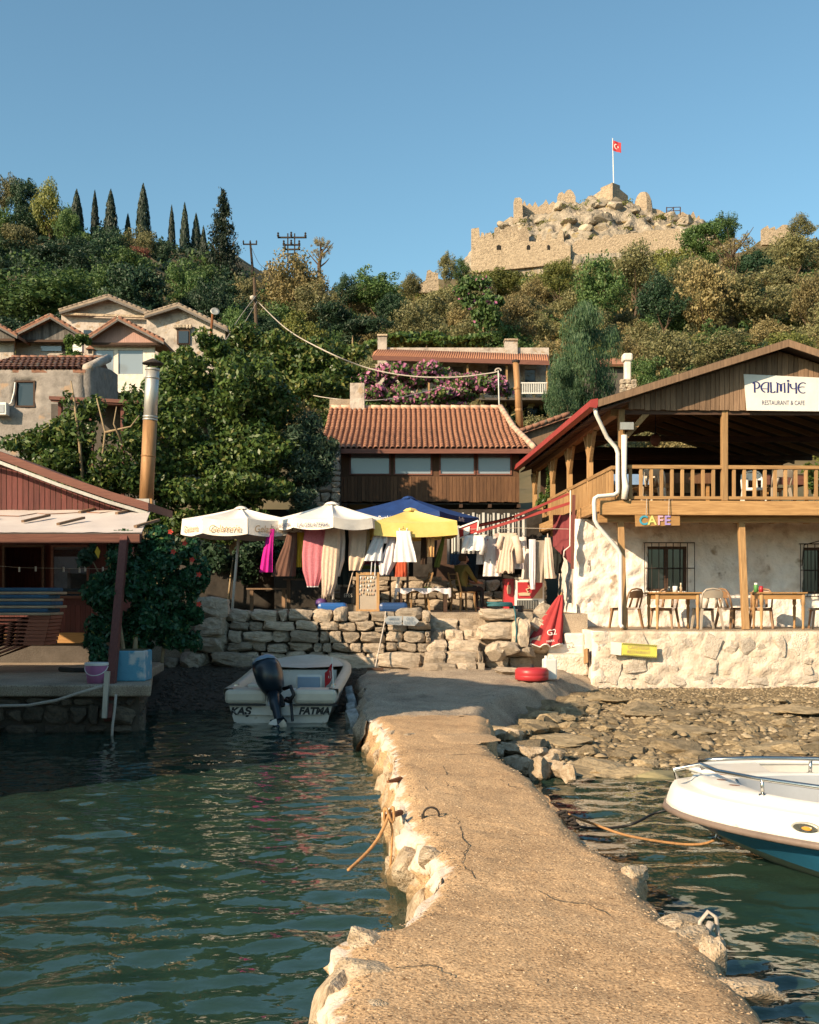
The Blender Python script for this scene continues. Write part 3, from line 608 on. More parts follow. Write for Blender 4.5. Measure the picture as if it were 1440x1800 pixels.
tag(pebbles('shore_pebbles', 5200, (1.2, 10), (12.9, 19.5), shore_z, M['beachstone'], .015, .075, 4, edge_ok), 'loose brown pebbles strewn over the tidal shore below the terrace', 'pebbles')
# small dark beach between the hut and the landing
bz = lambda x, Y: lut(Y, [(18.4, -.35), (19.6, 0), (20.6, .16), (22.9, .6), (24, 1.0), (27, 1.2)]) + .03 * nz((x * 2, Y * 2, 4))
xs = np.arange(-9, -.6, .12); ys = np.arange(18.2, 26.4, .12)
beach = tag(mesh_obj('beach', np_mesh('beach', [(x, y, bz(x, y)) for x in xs for y in ys], grid_faces(len(xs), len(ys)), True), M['darkbeach']), kind='structure')
tag(pebbles('beach_pebbles', 1800, (-4.6, -.9), (19.2, 22.6), bz, M['darkbeach'], .015, .06, 8), 'dark wet pebbles on the small beach behind the moored motorboat', 'pebbles')

on_pier = lambda x, y: lut(y, PLX) + .05 < x < lut(y, PRX) - .04
pz_ = lambda x, y: PZ + .02 * math.sin(y * .7) + .016 * nz((x, y, 0), 1.4) + .008 * nz((x, y, 7), 8, 3) - .001
tag(pebbles('pier_aggregate', 7000, (-.4, 1.5), (3.9, 7.4), pz_, M['aggregate'], .002, .008, 41, on_pier), 'small worn aggregate stones showing in the near pier concrete', 'aggregate')
tag(pebbles('pier_grit', 2500, (-.6, 1.4), (7.4, 12), pz_, M['aggregate'], .004, .009, 42, on_pier), 'grit and worn stones in the far pier concrete', 'aggregate')
# ================================================================== RESTAURANT ON THE RIGHT
TH = R(2.1); R0 = Vector((3.85, 22.2, 0)); RU = Vector((math.cos(TH), math.sin(TH), 0)); RV = Vector((-math.sin(TH), math.cos(TH), 0))
RM = Matrix.Translation(R0) @ Matrix.Rotation(TH, 4, 'Z')
def rb(): return MB(RM)
TF = 1.3   # terrace floor
rest = thing('restaurant', 'two storey waterside restaurant with whitewashed ground floor and open timber veranda above', 'building', tuple(RM @ Vector((3, 2, 1.2))))
def rough_wall(amp, s, seed):
    def d(p, u, v):
        e = noise.voronoi(p * s + Vector((seed, 0, 0)))[0]; return amp * (min(e[1] - e[0], .5) * 1.3 - .3 + .55 * nz(p, 2.6) + .35 * nz(p, 9, 3))
    return d
wx0 = 5.15 - 3.85; holes = [(wx0 + .25, .78, wx0 + 1.13, 1.74), (wx0 + 3.6, .72, wx0 + 4.5, 1.72)]
m = MB(); m.facade(RM @ Vector((-.25, 2.0, TF - .02)), RU, (0, 0, 1), .45, 8.6, 2.32, holes, .055, rough_wall(.075, 2.6, 3)); m.build('wall', M['plaster'], rest, True)
m = MB(); m.facade(RM @ Vector((.75, 10.2, .4)), (RM @ Vector((-.22, 2.04, .4))) - (RM @ Vector((.75, 10.2, .4))), (0, 0, 1), .3, 8.2, 3.2, (), .1, rough_wall(.06, 2.2, 8)); m.build('side_wall', M['plaster'], rest, True)
m = rb(); m.box((.8, 9.8, 1), (8, 10.2, 3.6)); m.build('rear_wall', M['plaster'], rest)
m = rb(); m.box((-.1, 2.5, TF - .2), (8, 9.8, TF - .05)); m.build('ground_floor', M['apron'], rest)
# bulging base of the left wall corner
m = MB(); m.grid(lambda a, b: RM @ Vector((-.24 - .36 * (1 - b) ** 1.6 * (1 - a * .5) + .05 * nz((a * 4, b * 3, 1)), 1.97 - .1 * (1 - b) + a * 1.6, .45 + b * 1.35)), 14, 16)
m.build('wall_foot', M['plaster'], rest, True)
for k, (a, b, c, d) in enumerate(holes):
    u0, u1, z0, z1 = -.25 + a, -.25 + c, TF - .02 + b, TF - .02 + d
    wd = rb()
    for q in ((u0, z0, u0 + .06, z1), (u1 - .06, z0, u1, z1), (u0 + .06, z1 - .06, u1 - .06, z1), (u0 + .06, z0, u1 - .06, z0 + .05), ((u0 + u1) / 2 - .04, z0 + .05, (u0 + u1) / 2 + .04, z1 - .06)): wd.box((q[0], 2.16, q[1]), (q[2], 2.24, q[3]))
    wo = wd.build('window', M['darkwood'], rest); wo['has_kids'] = 1
    m = rb(); m.box((u0 + .06, 2.2, z0 + .05), (u1 - .06, 2.215, z1 - .06)); m.build('pane', M['darkglass'], wo)
    m = rb(); g0, g1, h0, h1 = u0 - .09, u1 + .1, z0 - .05, z1 + .07
    for q in range(8): u = g0 + (g1 - g0) * q / 7; m.tube([(u, 1.9, h0), (u, 1.9, h1)], .009, 5)
    for z in (h0, h0 + (h1 - h0) * .5, h1): m.tube([(g0, 1.9, z), (g1, 1.9, z)], .011, 5)
    for u in (g0, g1):
        for z in (h0, h1): m.tube([(u, 1.9, z), (u, 2.05, z)], .01, 5)
    m.build('bars', M['iron'], wo)
# deck, beams, posts
m = rb(); m.box((-.12, 0, 3.55), (8, .14, 3.83)); m.build('deck_beam', M['deckwood'], rest, bev=.008)
m = rb(); m.box((-.14, .14, 3.62), (0, 11, 3.83)); m.build('deck_beam', M['sidewood'], rest, bev=.008)
for k in range(14):
    v = .32 + k * .12 if k < 13 else 2.2
    if k < 13: m = rb(); m.box((-.02, v, 3.70), (8, v + .105, 3.74)); m.build('floorboard', M['deckwood'], rest)
m = rb(); m.box((.0, 2, 3.70), (8, 11, 3.75)); m.build('deck_floor', M['deckwood'], rest)
m = rb(); m.box((-.1, .3, 3.42), (8, .42, 3.66)); m.build('lower_beam', M['deckwood'], rest)
for k in range(11): m = rb(); m.box((.15 + k * .75, .42, 3.5), (.25 + k * .75, 2.1, 3.68)); m.build('joist', M['sidewood'], rest)
for u, b in ((.36, 0), (2.78, 0), (5.3, 0)):
    m = rb(); m.bar((u, .12, TF), (u - .01, .36, 3.42), .125, .125, (0, 1, 0)); m.build('post', M['postwood'], rest, bev=.01)
for u in (.30, 2.34, 4.75, 7.1): m = rb(); m.box((u - .06, .02, 3.835), (u + .06, .14, 5.62)); m.build('post', M['postwood'], rest, bev=.008)
for v in (2.6, 5.1, 7.6, 10.8):
    m = rb(); m.box((.13, v, 3.5), (.25, v + .12, 5.55)); m.build('post', M['postwood'], rest)
    for s in (-1, 1): m = rb(); m.bar((.19, v + .06, 4.85), (.19, v + .06 + s * .55, 5.5), .07, .07); m.build('brace', M['postwood'], rest)
m = rb(); m.bar((.36, .08, 5.05), (.85, .08, 5.6), .1, .09, (0, 1, 0)); m.build('brace', M['postwood'], rest)
m = rb(); m.box((.11, .14, 5.5), (.27, 11, 5.64)); m.build('wall_plate', M['sidewood'], rest)
# railings: rails and every baluster
rl = rb(); rl.box((.2, .03, 4.46), (7.2, .12, 4.53)); rl.box((.2, .04, 3.86), (7.2, .11, 3.92)); ro = rl.build('railing', M['deckwood'], rest); ro['has_kids'] = 1
for k in range(32):
    u = .48 + k * .205
    if any(abs(u - q) < .1 for q in (2.34, 4.75, 7.1)): continue
    m = rb(); m.box((u - .03, .05, 3.92), (u + .03, .1, 4.46)); m.build('baluster', M['postwood'], ro)
rl = rb(); rl.box((.13, .2, 4.46), (.21, 10.8, 4.53)); rl.box((.14, .2, 3.86), (.2, 10.8, 3.92)); ro = rl.build('railing', M['sidewood'], rest); ro['has_kids'] = 1
for k in range(72):
    v = .3 + k * .145
    if any(v - .12 < q + .06 < v + .12 for q in (2.6, 5.1, 7.6, 10.8)): continue
    m = rb(); m.box((.145, v - .025, 3.92), (.195, v + .025, 4.46)); m.build('baluster', M['postwood'], ro)
# roof
UP, ZP, UE, ZE = 3.42, 6.84, -.26, 5.66; sl_ = (ZP - ZE) / (UP - UE)
for s in (-1, 1):
    m = rb(); ue = UP + s * (UP - UE)
    m.prism([(UP, -.42, ZP), (ue, -.42, ZE), (ue, -.42, ZE + .07), (UP, -.42, ZP + .07)], (0, 11.7, 0)); m.build('roof', M['roofdark'], rest)
    m = rb(); m.prism([(UP, -.46, ZP - .08), (ue, -.46, ZE - .08), (ue, -.46, ZE + .06), (UP, -.46, ZP + .06)], (0, .03, 0)); m.build('barge_board', M['gableplank'], rest)
    for k in range(13):
        v = .15 + k * .85; m = rb(); m.prism([(UP - s * .0, v, ZP - .15), (ue - s * .1, v, ZE - .12), (ue - s * .1, v, ZE - .01), (UP, v, ZP - .012)], (0, .07, 0)); m.build('rafter', M['rafter'], rest)
for v in (3.8, 7.4): m = rb(); m.box((.2, v, 5.5), (7, v + .1, 5.62)); m.build('tie_beam', M['darkwood'], rest)
u = .42; rg = random.Random(5)
while u < 7.0:   # gable cladding, plank by plank
    wd_ = rg.uniform(.085, .125); zt = lambda q: ZP - .085 - abs(q - UP) * sl_ - .005
    if zt(u) > 5.64 and zt(u + wd_) > 5.64:
        m = rb(); y0 = -.02 - rg.uniform(0, .012); zb = 5.6 + rg.uniform(-.012, .012); top = [(u + wd_ - .006, zt(u + wd_ - .006)), (u + .003, zt(u + .003))]
        if u < UP < u + wd_: top = [top[0], (UP, zt(UP)), top[1]]
        m.prism([(u + .003, y0, zb), (u + wd_ - .006, y0, zb)] + [(a, y0, b) for a, b in top], (0, .025, 0)); m.build('plank', M['gableplank'], rest)
    u += wd_
m = rb(); m.box((.3, .03, 5.52), (7.2, .1, 5.60)); m.build('tie_beam', M['darkwood'], rest)
# soffit under the left eave, red gutter, downpipe
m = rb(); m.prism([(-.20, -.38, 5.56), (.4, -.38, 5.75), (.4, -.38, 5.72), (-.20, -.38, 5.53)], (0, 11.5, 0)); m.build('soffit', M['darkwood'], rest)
m = rb(); m.prism([(UE - .14, -.45, ZE + .06), (UE - .16, -.45, ZE - .08), (UE - .03, -.45, ZE - .10), (UE - .005, -.45, ZE - .04), (UE - .005, -.45, ZE + .085)], (0, 11.75, 0)); m.build('gutter', M['redmetal'], rest)
m = rb(); m.tube([(-.30, -.35, 5.58), (-.28, -.34, 5.46), (-.02, -.1, 5.05), (.16, -.06, 4.86), (.2, -.06, 4.75), (.2, -.06, 4.05), (.2, -.06, 3.98), (.12, -.07, 3.93), (-.2, -.09, 3.9), (-.26, -.1, 3.86), (-.27, -.1, 3.78), (-.26, -.1, 3.45), (-.2, -.09, 3.33), (.2, -.0, 2.9), (.265, .0, 2.78), (.265, .0, 1.42), (.28, -.1, 1.36)], .041, 10); m.build('downpipe', M['pvc'], rest, True)
m = rb(); m.tube([(.33, -.05, 5.1), (.33, -.05, 4.3), (.36, -.05, 4.1), (.33, -.05, 3.85)], [.06, .05, .07, .06], 10); m.build('wrapped_post', M['canvas'], rest, True)
m = rb(); m.box((.24, -.12, 5.2), (.5, -.05, 5.34)); m.tube([(.36, -.03, 5.27), (.36, .05, 5.27)], .02, 6); m.build('floodlight', M['galv'], rest)
# interior boards leaning along the back of the veranda
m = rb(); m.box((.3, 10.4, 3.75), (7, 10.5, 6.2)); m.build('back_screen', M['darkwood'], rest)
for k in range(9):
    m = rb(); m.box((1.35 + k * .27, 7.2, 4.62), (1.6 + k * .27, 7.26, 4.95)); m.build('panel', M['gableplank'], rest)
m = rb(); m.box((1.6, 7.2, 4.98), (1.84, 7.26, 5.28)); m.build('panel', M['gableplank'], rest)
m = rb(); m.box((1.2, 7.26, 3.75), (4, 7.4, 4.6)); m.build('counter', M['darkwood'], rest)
# wall trim: cables
for pts in ([(5.05, 1.92, 3.4), (5.05, 1.92, 3.15), (4.65, 1.92, 3.05), (4.6, 1.92, 2.6)], [(5.1, 1.92, 3.1), (5.12, 1.92, 2.3)]):
    m = rb(); m.tube(pts, .012, 5); m.build('cable', M['iron'], rest)
# ---- terrace: retaining wall of rubble set in lime, floor
tw = thing('terrace_wall', 'rubble terrace wall with whitewashed left corner under the restaurant tables', 'wall', (5, 22, .1))
TX0, TX1, TY = 3.52, 10.6, 21.9
m = MB(); m.facade((TX0, TY, -.05), (1, 0, 0), (0, 0, 1), .4, TX1 - TX0, 1.33, (), .06, rough_wall(.07, 3, 5)); m.build('mortar_core', M['limemortar'], tw, True)
m = MB(); m.facade((TX0 - .015, 24.0, .2), (0, -1, 0), (0, 0, 1), .3, 2.09, 1.09, (), .07, rough_wall(.03, 2, 6)); m.build('side_face', M['limewash'], tw, True)
rg = random.Random(11)
for (u, v, w_, h_) in courses(7.0, 1.2, .15, .38, .16, .55, rg):
    if rg.random() < .12: continue
    stone(tw, (TX0 + .04 + u + w_ / 2 + rg.uniform(-.05, .05), TY + .065 - rg.uniform(-.02, .02), .02 + v + h_ / 2 + rg.uniform(-.05, .05)), (w_ * rg.uniform(.75, 1.0), rg.uniform(.14, .2), h_ * rg.uniform(.75, 1.02)), M['terracestone'], rg.uniform(-.1, .1), rg.choice((SQ, RD, SQ)), rx=rg.uniform(-.1, .1), ry=rg.uniform(-.4, .4))
m = MB(); m.box((TX0 + .05, TY + .1, 1.2), (TX1, 24.25, TF)); m.build('terrace_floor', M['apron'], tw)
# dark weed line at the foot of the wall
m = MB(); m.grid(lambda a, b: (TX0 + .1 + a * 7, TY - .06 - .03 * nz((a * 40, b * 4, 2)) - .14 * (1 - b), .13 + b * (.06 + .05 * nz((a * 60, 0, 5)))), 160, 4); m.build('weed_line', M['darkbeach'], tw, True)
# stairs from landing to terrace
st = thing('stone_steps', 'pale plastered steps climbing beside the left end of the terrace wall', 'steps', (3.1, 22.8, .5))
for k, (x0, x1, y0, y1, zt_) in enumerate(((2.75, 3.5, 22.25, 22.75, .82), (2.78, 3.49, 22.75, 23.2, 1.0), (2.8, 3.49, 23.2, 24.1, 1.26), (3.1, 3.5, 22.76, 23.3, 1.22))):
    m = MB(); m.box((x0, y0, .4), (x1, y1, zt_)); m.build('step', M['limewash'] if k % 2 else M['terracestone'], st, bev=.04)
# ---- signs
sg = thing('restaurant_sign', 'white signboard with dark blue lettering on the plank gable of the restaurant', 'sign', tuple(RM @ Vector((3.6, -.06, 5.6))))
SM = lambda u, z, v=-.075: RM @ Vector((u, v, z))
m = rb(); m.prism([(2.68, -.07, 6.3), (4.72, -.07, 6.22), (4.72, -.07, 5.58), (2.74, -.07, 5.59)], (0, .02, 0)); m.build('board', M['white'], sg)
def strokes(word, glyphs, x0, z0, h, tk, mt, name):
    """thick and thin pen strokes lettering: each glyph is polylines in a unit box"""
    m = MB(); x = x0
    for ch in word:
        wdt, lines = glyphs[ch]
        for ln in lines:
            pts = [SM(x + a * h, z0 + b * h) for a, b in ln]; L_ = []; R_ = []
            for i, p in enumerate(pts):
                d = (pts[min(i + 1, len(pts) - 1)] - pts[max(i - 1, 0)]).normalized(); nrm = Vector((-d.z, 0, d.x)); vert = abs(d.z); ww = tk * (.38 + .62 * vert) / 2
                L_.append(p + nrm * ww); R_.append(p - nrm * ww)
            for i in range(len(pts) - 1): m.add([L_[i], R_[i], R_[i + 1], L_[i + 1]], [(0, 1, 2, 3)])
        x += (wdt + .10) * h
    return m.build(name, mt, sg)
arc = lambda cx, cz, rx, rz, a0, a1, n=10: [(cx + rx * math.cos(R(a0 + (a1 - a0) * i / n)), cz + rz * math.sin(R(a0 + (a1 - a0) * i / n))) for i in range(n + 1)]
GL = {'P': (.62, [[(.0, .92), (.1, .9), (.12, 0)], arc(.22, .70, .36, .32, 150, -100)]),
      'A': (.74, [[(.72, 1), (.7, .05), (.6, .02)], arc(.62, .5, .6, .5, 88, 250), [(.06, .38), (.7, .36)]]),
      'L': (.52, [[(.1, 1), (.14, .1)], arc(.3, .2, .24, .2, 200, 345)]),
      'M': (.96, [[(.0, .98), (.14, .9), (.12, .0), (.02, .04)], [(.14, .9), (.42, .78), (.44, .14)], [(.5, .8), (.5, .12)], [(.44, .74), (.8, .95), (.84, .02), (.72, .02)]]),
      'i': (.18, [[(.12, .98), (.12, 0), (.02, .02)], arc(.1, 1.14, .06, .06, 0, 360, 8)]),
      'Y': (.66, [arc(.34, .74, .3, .36, 160, 280), [(.58, .98), (.62, -.06), (.52, -.06)], [(.36, .39), (.6, .42)]]),
      'E': (.68, [arc(.5, .48, .46, .5, 55, 300), [(.1, .52), (.4, .58), (.66, .56)]])}
strokes('PALMiYE', GL, 2.87, 5.94, .205, .034, M['ink'], 'lettering')
text('RESTAURANT & CAFE', .125, M['inkgrey'], sg, SM(3.46, 5.74), RU, (0, 0, 1), sx=.70, ext=.001)
cs = thing('cafe_sign', 'small wooden CAFE sign with colourful letters hanging from the deck', 'sign', tuple(RM @ Vector((.9, -.05, 3.3))))
m = rb(); m.prism([(.55, -.07, 3.32), (1.42, -.07, 3.34), (1.42, -.07, 3.52), (.54, -.07, 3.54)], (0, .03, 0)); m.build('board', M['tablewood'], cs)
for ch, u, c in (('C', .70, (.05, .30, .42)), ('A', .87, (.62, .56, .18)), ('F', 1.03, (.62, .36, .45)), ('E', 1.17, (.36, .26, .55))):
    text(ch, .25, plain('letter_' + ch, c), cs, SM(u, 3.43, -.085), RU, (0, 0, 1), off=.006)
m = rb(); [m.tube([(u, -.06, 3.53), (u + .02, -.03, 3.86)], .008, 5) for u in (.76, 1.2)]; m.build('hanging_cord', M['paleRope'], cs)
ys_ = thing('yellow_sign', 'yellow painted board with chequered edges fixed to the terrace wall', 'sign', (4.3, 21.8, .85))
yq = lambda px, py: P(px, py, 21.76)
m = MB(); m.prism([yq(1093, 1152), yq(1155, 1157), yq(1155, 1134), yq(1093, 1130)], (0, .025, 0)); m.build('board', mk('yellowboard', (.62, .58, .12), (.5, .45, .08), vary=0), ys_)
m = MB(); m.prism([yq(1074, 1150), yq(1092, 1152), yq(1093, 1130), yq(1074, 1128)], (0, .03, 0)); m.build('board', M['canvas'], ys_)
m = MB()
for k in range(34):
    for (a, b) in ((1130.2, 0), (1150, 1)):
        px = 1094 + k * 1.8; py = a + (px - 1093) * .07 + (0 if k % 2 else 1.5); m.add([yq(px, py + 1.5) + Vector((0, -.004, 0)), yq(px + 1.8, py + 1.5) + Vector((0, -.004, 0)), yq(px + 1.8, py) + Vector((0, -.004, 0)), yq(px, py) + Vector((0, -.004, 0))], [(0, 1, 2, 3)])
m.build('chequer_border', M['inkblack'], ys_)
text('RESTAURANT', .085, M['gold'], ys_, yq(1123, 1147) + Vector((0, -.006, 0)), (1, 0, -.06), (.06, 0, 1), ext=.001, sx=.85)
text('CAFETERIA', .1, M['gold'], ys_, yq(1123, 1139) + Vector((0, -.006, 0)), (1, 0, -.06), (.06, 0, 1), ext=.001, sx=.85)
wb = thing('wooden_box', 'small slatted wooden box hung on the white left face of the terrace wall', 'box', (3.48, 22.1, .75)); Mx = Matrix.Translation((3.46, 22.05, .8)) @ Matrix.Rotation(R(-8), 4, 'X')
for k in range(5): m = MB(Mx); m.box((-.06, -.16 + k * .065, -.14), (-.03, -.105 + k * .065, .14)); m.build('slat', M['postwood'], wb)
m = MB(Mx); m.box((-.03, -.17, -.13), (.0, .16, .13)); m.build('back', M['darkwood'], wb)
# ---- tables, chairs and small things on the terrace
def make_table(label, loc, rz=0, w_=.95, d_=.75, h_=.74):
    t = thing('wooden_table', label, 'table', loc, 'terrace tables', rz); T_ = Matrix.Translation(loc) @ Matrix.Rotation(rz, 4, 'Z')
    m = MB(T_); m.box((-w_ / 2, -d_ / 2, h_ - .03), (w_ / 2, d_ / 2, h_)); m.build('tabletop', M['tablewood'], t, bev=.008)
    m = MB(T_); m.facade((-w_ / 2 + .06, -d_ / 2 + .05, h_ - .14), (1, 0, 0), (0, 0, 1), .02, w_ - .12, .105); m.facade((w_ / 2 - .06, d_ / 2 - .05, h_ - .14), (-1, 0, 0), (0, 0, 1), .02, w_ - .12, .105)
    m.facade((-w_ / 2 + .06, d_ / 2 - .08, h_ - .14), (0, -1, 0), (0, 0, 1), .02, d_ - .16, .105); m.facade((w_ / 2 - .06, -d_ / 2 + .08, h_ - .14), (0, 1, 0), (0, 0, 1), .02, d_ - .16, .105)
    m.build('apron', M['tablewood'], t)
    for sx in (-1, 1):
        for sy in (-1, 1):
            m = MB(T_); m.lathe((sx * (w_ / 2 - .07), sy * (d_ / 2 - .07), 0), [(.022, 0), (.03, .04), (.02, .1), (.032, .3), (.036, .42), (.024, .47), (.04, .5), (.04, h_ - .031)], 10); m.build('leg', M['postwood'], t, True)
    return t
tb1 = P(1183, 1104, 22.75); make_table('turned leg wooden table below the barred window on the terrace', (tb1.x, 22.75, TF), R(4))
tb2 = P(1368, 1106, 22.75); make_table('turned leg wooden table right of the middle terrace post', (tb2.x, 22.75, TF), R(-3))
def make_chair(label, loc, rz, mt, group='plastic terrace chairs'):
    t = thing('plastic_chair', label, 'chair', loc, group, rz); T_ = Matrix.Translation(loc) @ Matrix.Rotation(rz, 4, 'Z')
    m = MB(T_)   # local: faces +y, back at -y
    m.grid(lambda a, b: (-.21 + .42 * a, -.2 + .42 * b, .43 - .02 * math.sin(a * math.pi) - .015 * b), 5, 5); m.grid(lambda a, b: (.21 - .42 * a, -.2 + .42 * b, .405 - .02 * math.sin(a * math.pi) - .015 * b), 5, 5)
    m.facade((-.215, .22, .36), (1, 0, 0), (0, 0, 1), .02, .43, .06); m.build('seat', mt, t, True)
    m = MB(T_)   # rounded hoop back with splat
    hoop = [(-.2, -.19, .42), (-.21, -.24, .6), (-.2, -.28, .72), (-.14, -.3, .79), (0, -.31, .81), (.14, -.3, .79), (.2, -.28, .72), (.21, -.24, .6), (.2, -.19, .42)]; m.tube(hoop, .019, 7)
    m.grid(lambda a, b: (-.19 + .38 * a, -.27 - .035 * b - .03 * math.sin(a * math.pi), .62 + (.16 - .05 * abs(2 * a - 1) ** 3) * b), 7, 4)
    for x in (-.1, .1): m.bar((x, -.2, .43), (x * .9, -.285, .66), .05, .012, (0, 1, 0))
    m.build('backrest', mt, t, True)
    for sx in (-1, 1):
        for y0, y1 in ((.19, .23), (-.19, -.26)): m = MB(T_); m.bar((sx * .235, y1, 0), (sx * .185, y0, .41), .035, .035, (0, 1, 0), .05); m.build('leg', mt, t)
    return t
CH = [(1100, 23.3, 35, 'brownplastic', 'brown plastic chair behind the left terrace post and downpipe'), (1168, 23.35, 150, 'brownplastic', 'brown plastic chair tucked behind the table below the barred window'),
      (1243, 22.7, 8, 'beigeplastic', 'beige grey plastic chair standing between the two terrace tables'), (1288, 23.2, -65, 'brownplastic', 'brown plastic chair against the wall left of the middle post'),
      (1338, 23.3, 160, 'brownplastic', 'brown plastic chair pushed under the right hand terrace table'), (1446, 22.9, 80, 'brownplastic', 'brown plastic chair cut off by the right edge of the picture on the terrace')]
for px, Y, a, mt, lb in CH: make_chair(lb, ((px - 720) * Y / F, Y, TF), R(a), M[mt])
def jar(px, Y, z, prof, mt, label, cap=None, name='jar'):
    t = thing(name, label, 'jar', ((px - 720) * Y / F, Y, z), 'condiments on the terrace tables'); m = MB(); m.lathe(t.location, prof, 10); m.build('body', mt, t, True)
    if cap: m = MB(); zt_ = prof[-1][1]; m.lathe((t.location.x, t.location.y, z + zt_), [(cap[0], 0), (cap[0], .03), (cap[0] * .8, .035)], 10); m.build('lid', cap[1], t)
zt_ = TF + .74
jar(1176, 22.6, zt_, [(.03, 0), (.035, .05), (.02, .08)], M['darkglass'], 'small dark glass salt shaker on the table below the window', (.02, M['steel']), 'shaker')
jar(1187, 22.6, zt_, [(.05, 0), (.05, .12)], M['white'], 'white napkin tub on the table below the window', None, 'tub')
jar(1197, 22.65, zt_, [(.03, 0), (.03, .09), (.014, .12), (.014, .15)], M['tancushion'], 'pale sauce bottle on the table below the window', (.016, M['cream']), 'bottle')
jar(1329, 22.6, zt_, [(.045, 0), (.045, .13), (.035, .15)], plain('greenjar', (.10, .26, .08)), 'green jar on the right hand terrace table', (.036, M['white']))
jar(1338, 22.6, zt_, [(.045, 0), (.04, .12)], M['redpaint'], 'red cup on the right hand terrace table', None, 'cup')
# furniture seen through the veranda railing
VC = [(1.0, 1.0, 20, 'tancushion', 'tan plastic chair leaning behind the left veranda railing'), (1.35, 1.3, -30, 'cream', 'cream plastic chair behind the left bay of the veranda railing'), (3.3, 1.2, 170, 'white', 'white plastic chair behind the right bay of the veranda railing'), (3.75, 1.1, 10, 'beigeplastic', 'beige plastic chair at the right veranda table')]
for u, v, a, mt, lb in VC: make_chair(lb, tuple(RM @ Vector((u, v, 3.76))), R(a), M[mt], 'chairs on the veranda')
def vtable(u, v, label, mt):
    t = thing('veranda_table', label, 'table', tuple(RM @ Vector((u, v, 3.76))), 'tables on the veranda')
    m = rb(); m.box((u - .5, v - .4, 4.46), (u + .5, v + .4, 4.5)); m.build('tabletop', mt, t)
    m = rb(); [m.facade((u + s * .52 if s > 0 else u + .52 * s, v - .42, 4.3), (0, 1, 0), (0, 0, 1), .01, .84, .19) for s in (-1, 1)]; m.facade((u - .52, v - .43, 4.28), (1, 0, 0), (0, 0, 1), .01, 1.04, .215); m.build('cloth', mt, t)
    for sx in (-1, 1):
        for sy in (-1, 1): m = rb(); m.cbox((u + sx * .42, v + sy * .33, 4.11), (.06, .06, .7)); m.build('leg', M['tablewood'], t)
vtable(.75, 1.9, 'veranda table under a pale blue cloth at the left corner', mk('blueclothpale', (.22, .34, .55), (.16, .26, .45), vary=0)); vtable(1.95, 1.6, 'brown veranda table behind the left railing bay', M['brownplank']); vtable(4.1, 1.8, 'brown veranda table behind the right railing bay', M['redbeam'])
lp = thing('hanging_lamp', 'round wicker lamp hanging from the veranda rafters', 'lamp', tuple(RM @ Vector((1.72, 3, 5.2))))
m = rb(); m.lathe((1.72, 3, 5.28), [(.04, 0), (.1, .06), (.12, .15), (.08, .25), (.03, .28)], 12); m.build('shade', M['redbeam'], lp, True); m = rb(); m.tube([(1.72, 3, 5.56), (1.72, 3, 6.1)], .01, 5); m.build('cord', M['black'], lp)
# ---- things at the foot of the stairs
c = G(935, 1196, .46); t = thing('umbrella_base', 'round red plastic parasol base lying on the landing', 'parasol base', tuple(c))
m = MB(); m.lathe(c, [(.24, 0), (.30, .02), (.305, .09), (.30, .1), (.305, .11), (.30, .19), (.26, .225), (.06, .235)], 24); m.build('base', M['redpaint'], t, True); m = MB(); m.lathe(c + Vector((0, 0, .225)), [(.04, 0), (.035, .06), (.02, .065)], 10); m.build('cap', M['black'], t)
c = G(967, 1195, .46); t = thing('jerrycan', 'white plastic jerrycan standing beside the red parasol base', 'jerrycan', tuple(c))
m = MB(); m.cbox(c + Vector((0, .08, .19)), (.24, .18, .38), .2); m.build('body', M['white'], t, bev=.03); m = MB(); m.lathe(c + Vector((-.06, .08, .38)), [(.03, 0), (.03, .05)], 8); m.tube([c + Vector((-.02, .08, .38)), c + Vector((.0, .08, .43)), c + Vector((.06, .08, .43)), c + Vector((.08, .08, .38))], .014, 6); m.build('cap', M['white'], t)
# closed red parasol and oars leaning on the wall
a, b = G(958, 1138, .62), P(985, 1046, 23.1); t = thing('closed_parasol', 'closed red parasol with white lettering leaning against the corner wall', 'parasol', tuple(a))
def folded(s, k):
    c = Vector((P(957, 1134, 22.7))).lerp(P(986, 1046, 23.2), s); r = .27 * (1 - s) ** .85 + .035; an = k * 2 * math.pi; r *= 1 + .22 * math.sin(an * 7); return c + Vector((math.cos(an) * r, math.sin(an) * r * .55, .03 * math.sin(an * 7) * (1 - s)))
m = MB(); m.grid(lambda s, k: folded(s, k), 12, 57); m.build('canopy', M['redcloth'], t, True)
m = MB(); m.tube([folded(0, k / 80) + Vector((0, -.01, -.0)) for k in range(80)], .014, 5, True); m.build('hem', M['white'], t)
m = MB(); m.tube([P(951, 1142, 22.75), P(988, 1042, 23.25)], .02, 7); m.build('pole', M['postwood'], t)
text('G2', .16, M['white'], t, P(970, 1112, 22.38), (1, 0, .15), (-.15, .25, 1), name='lettering', ext=.002); text('MARK', .06, M['white'], t, P(968, 1127, 22.36), (1, 0, .15), (-.1, .25, 1), ext=.002)
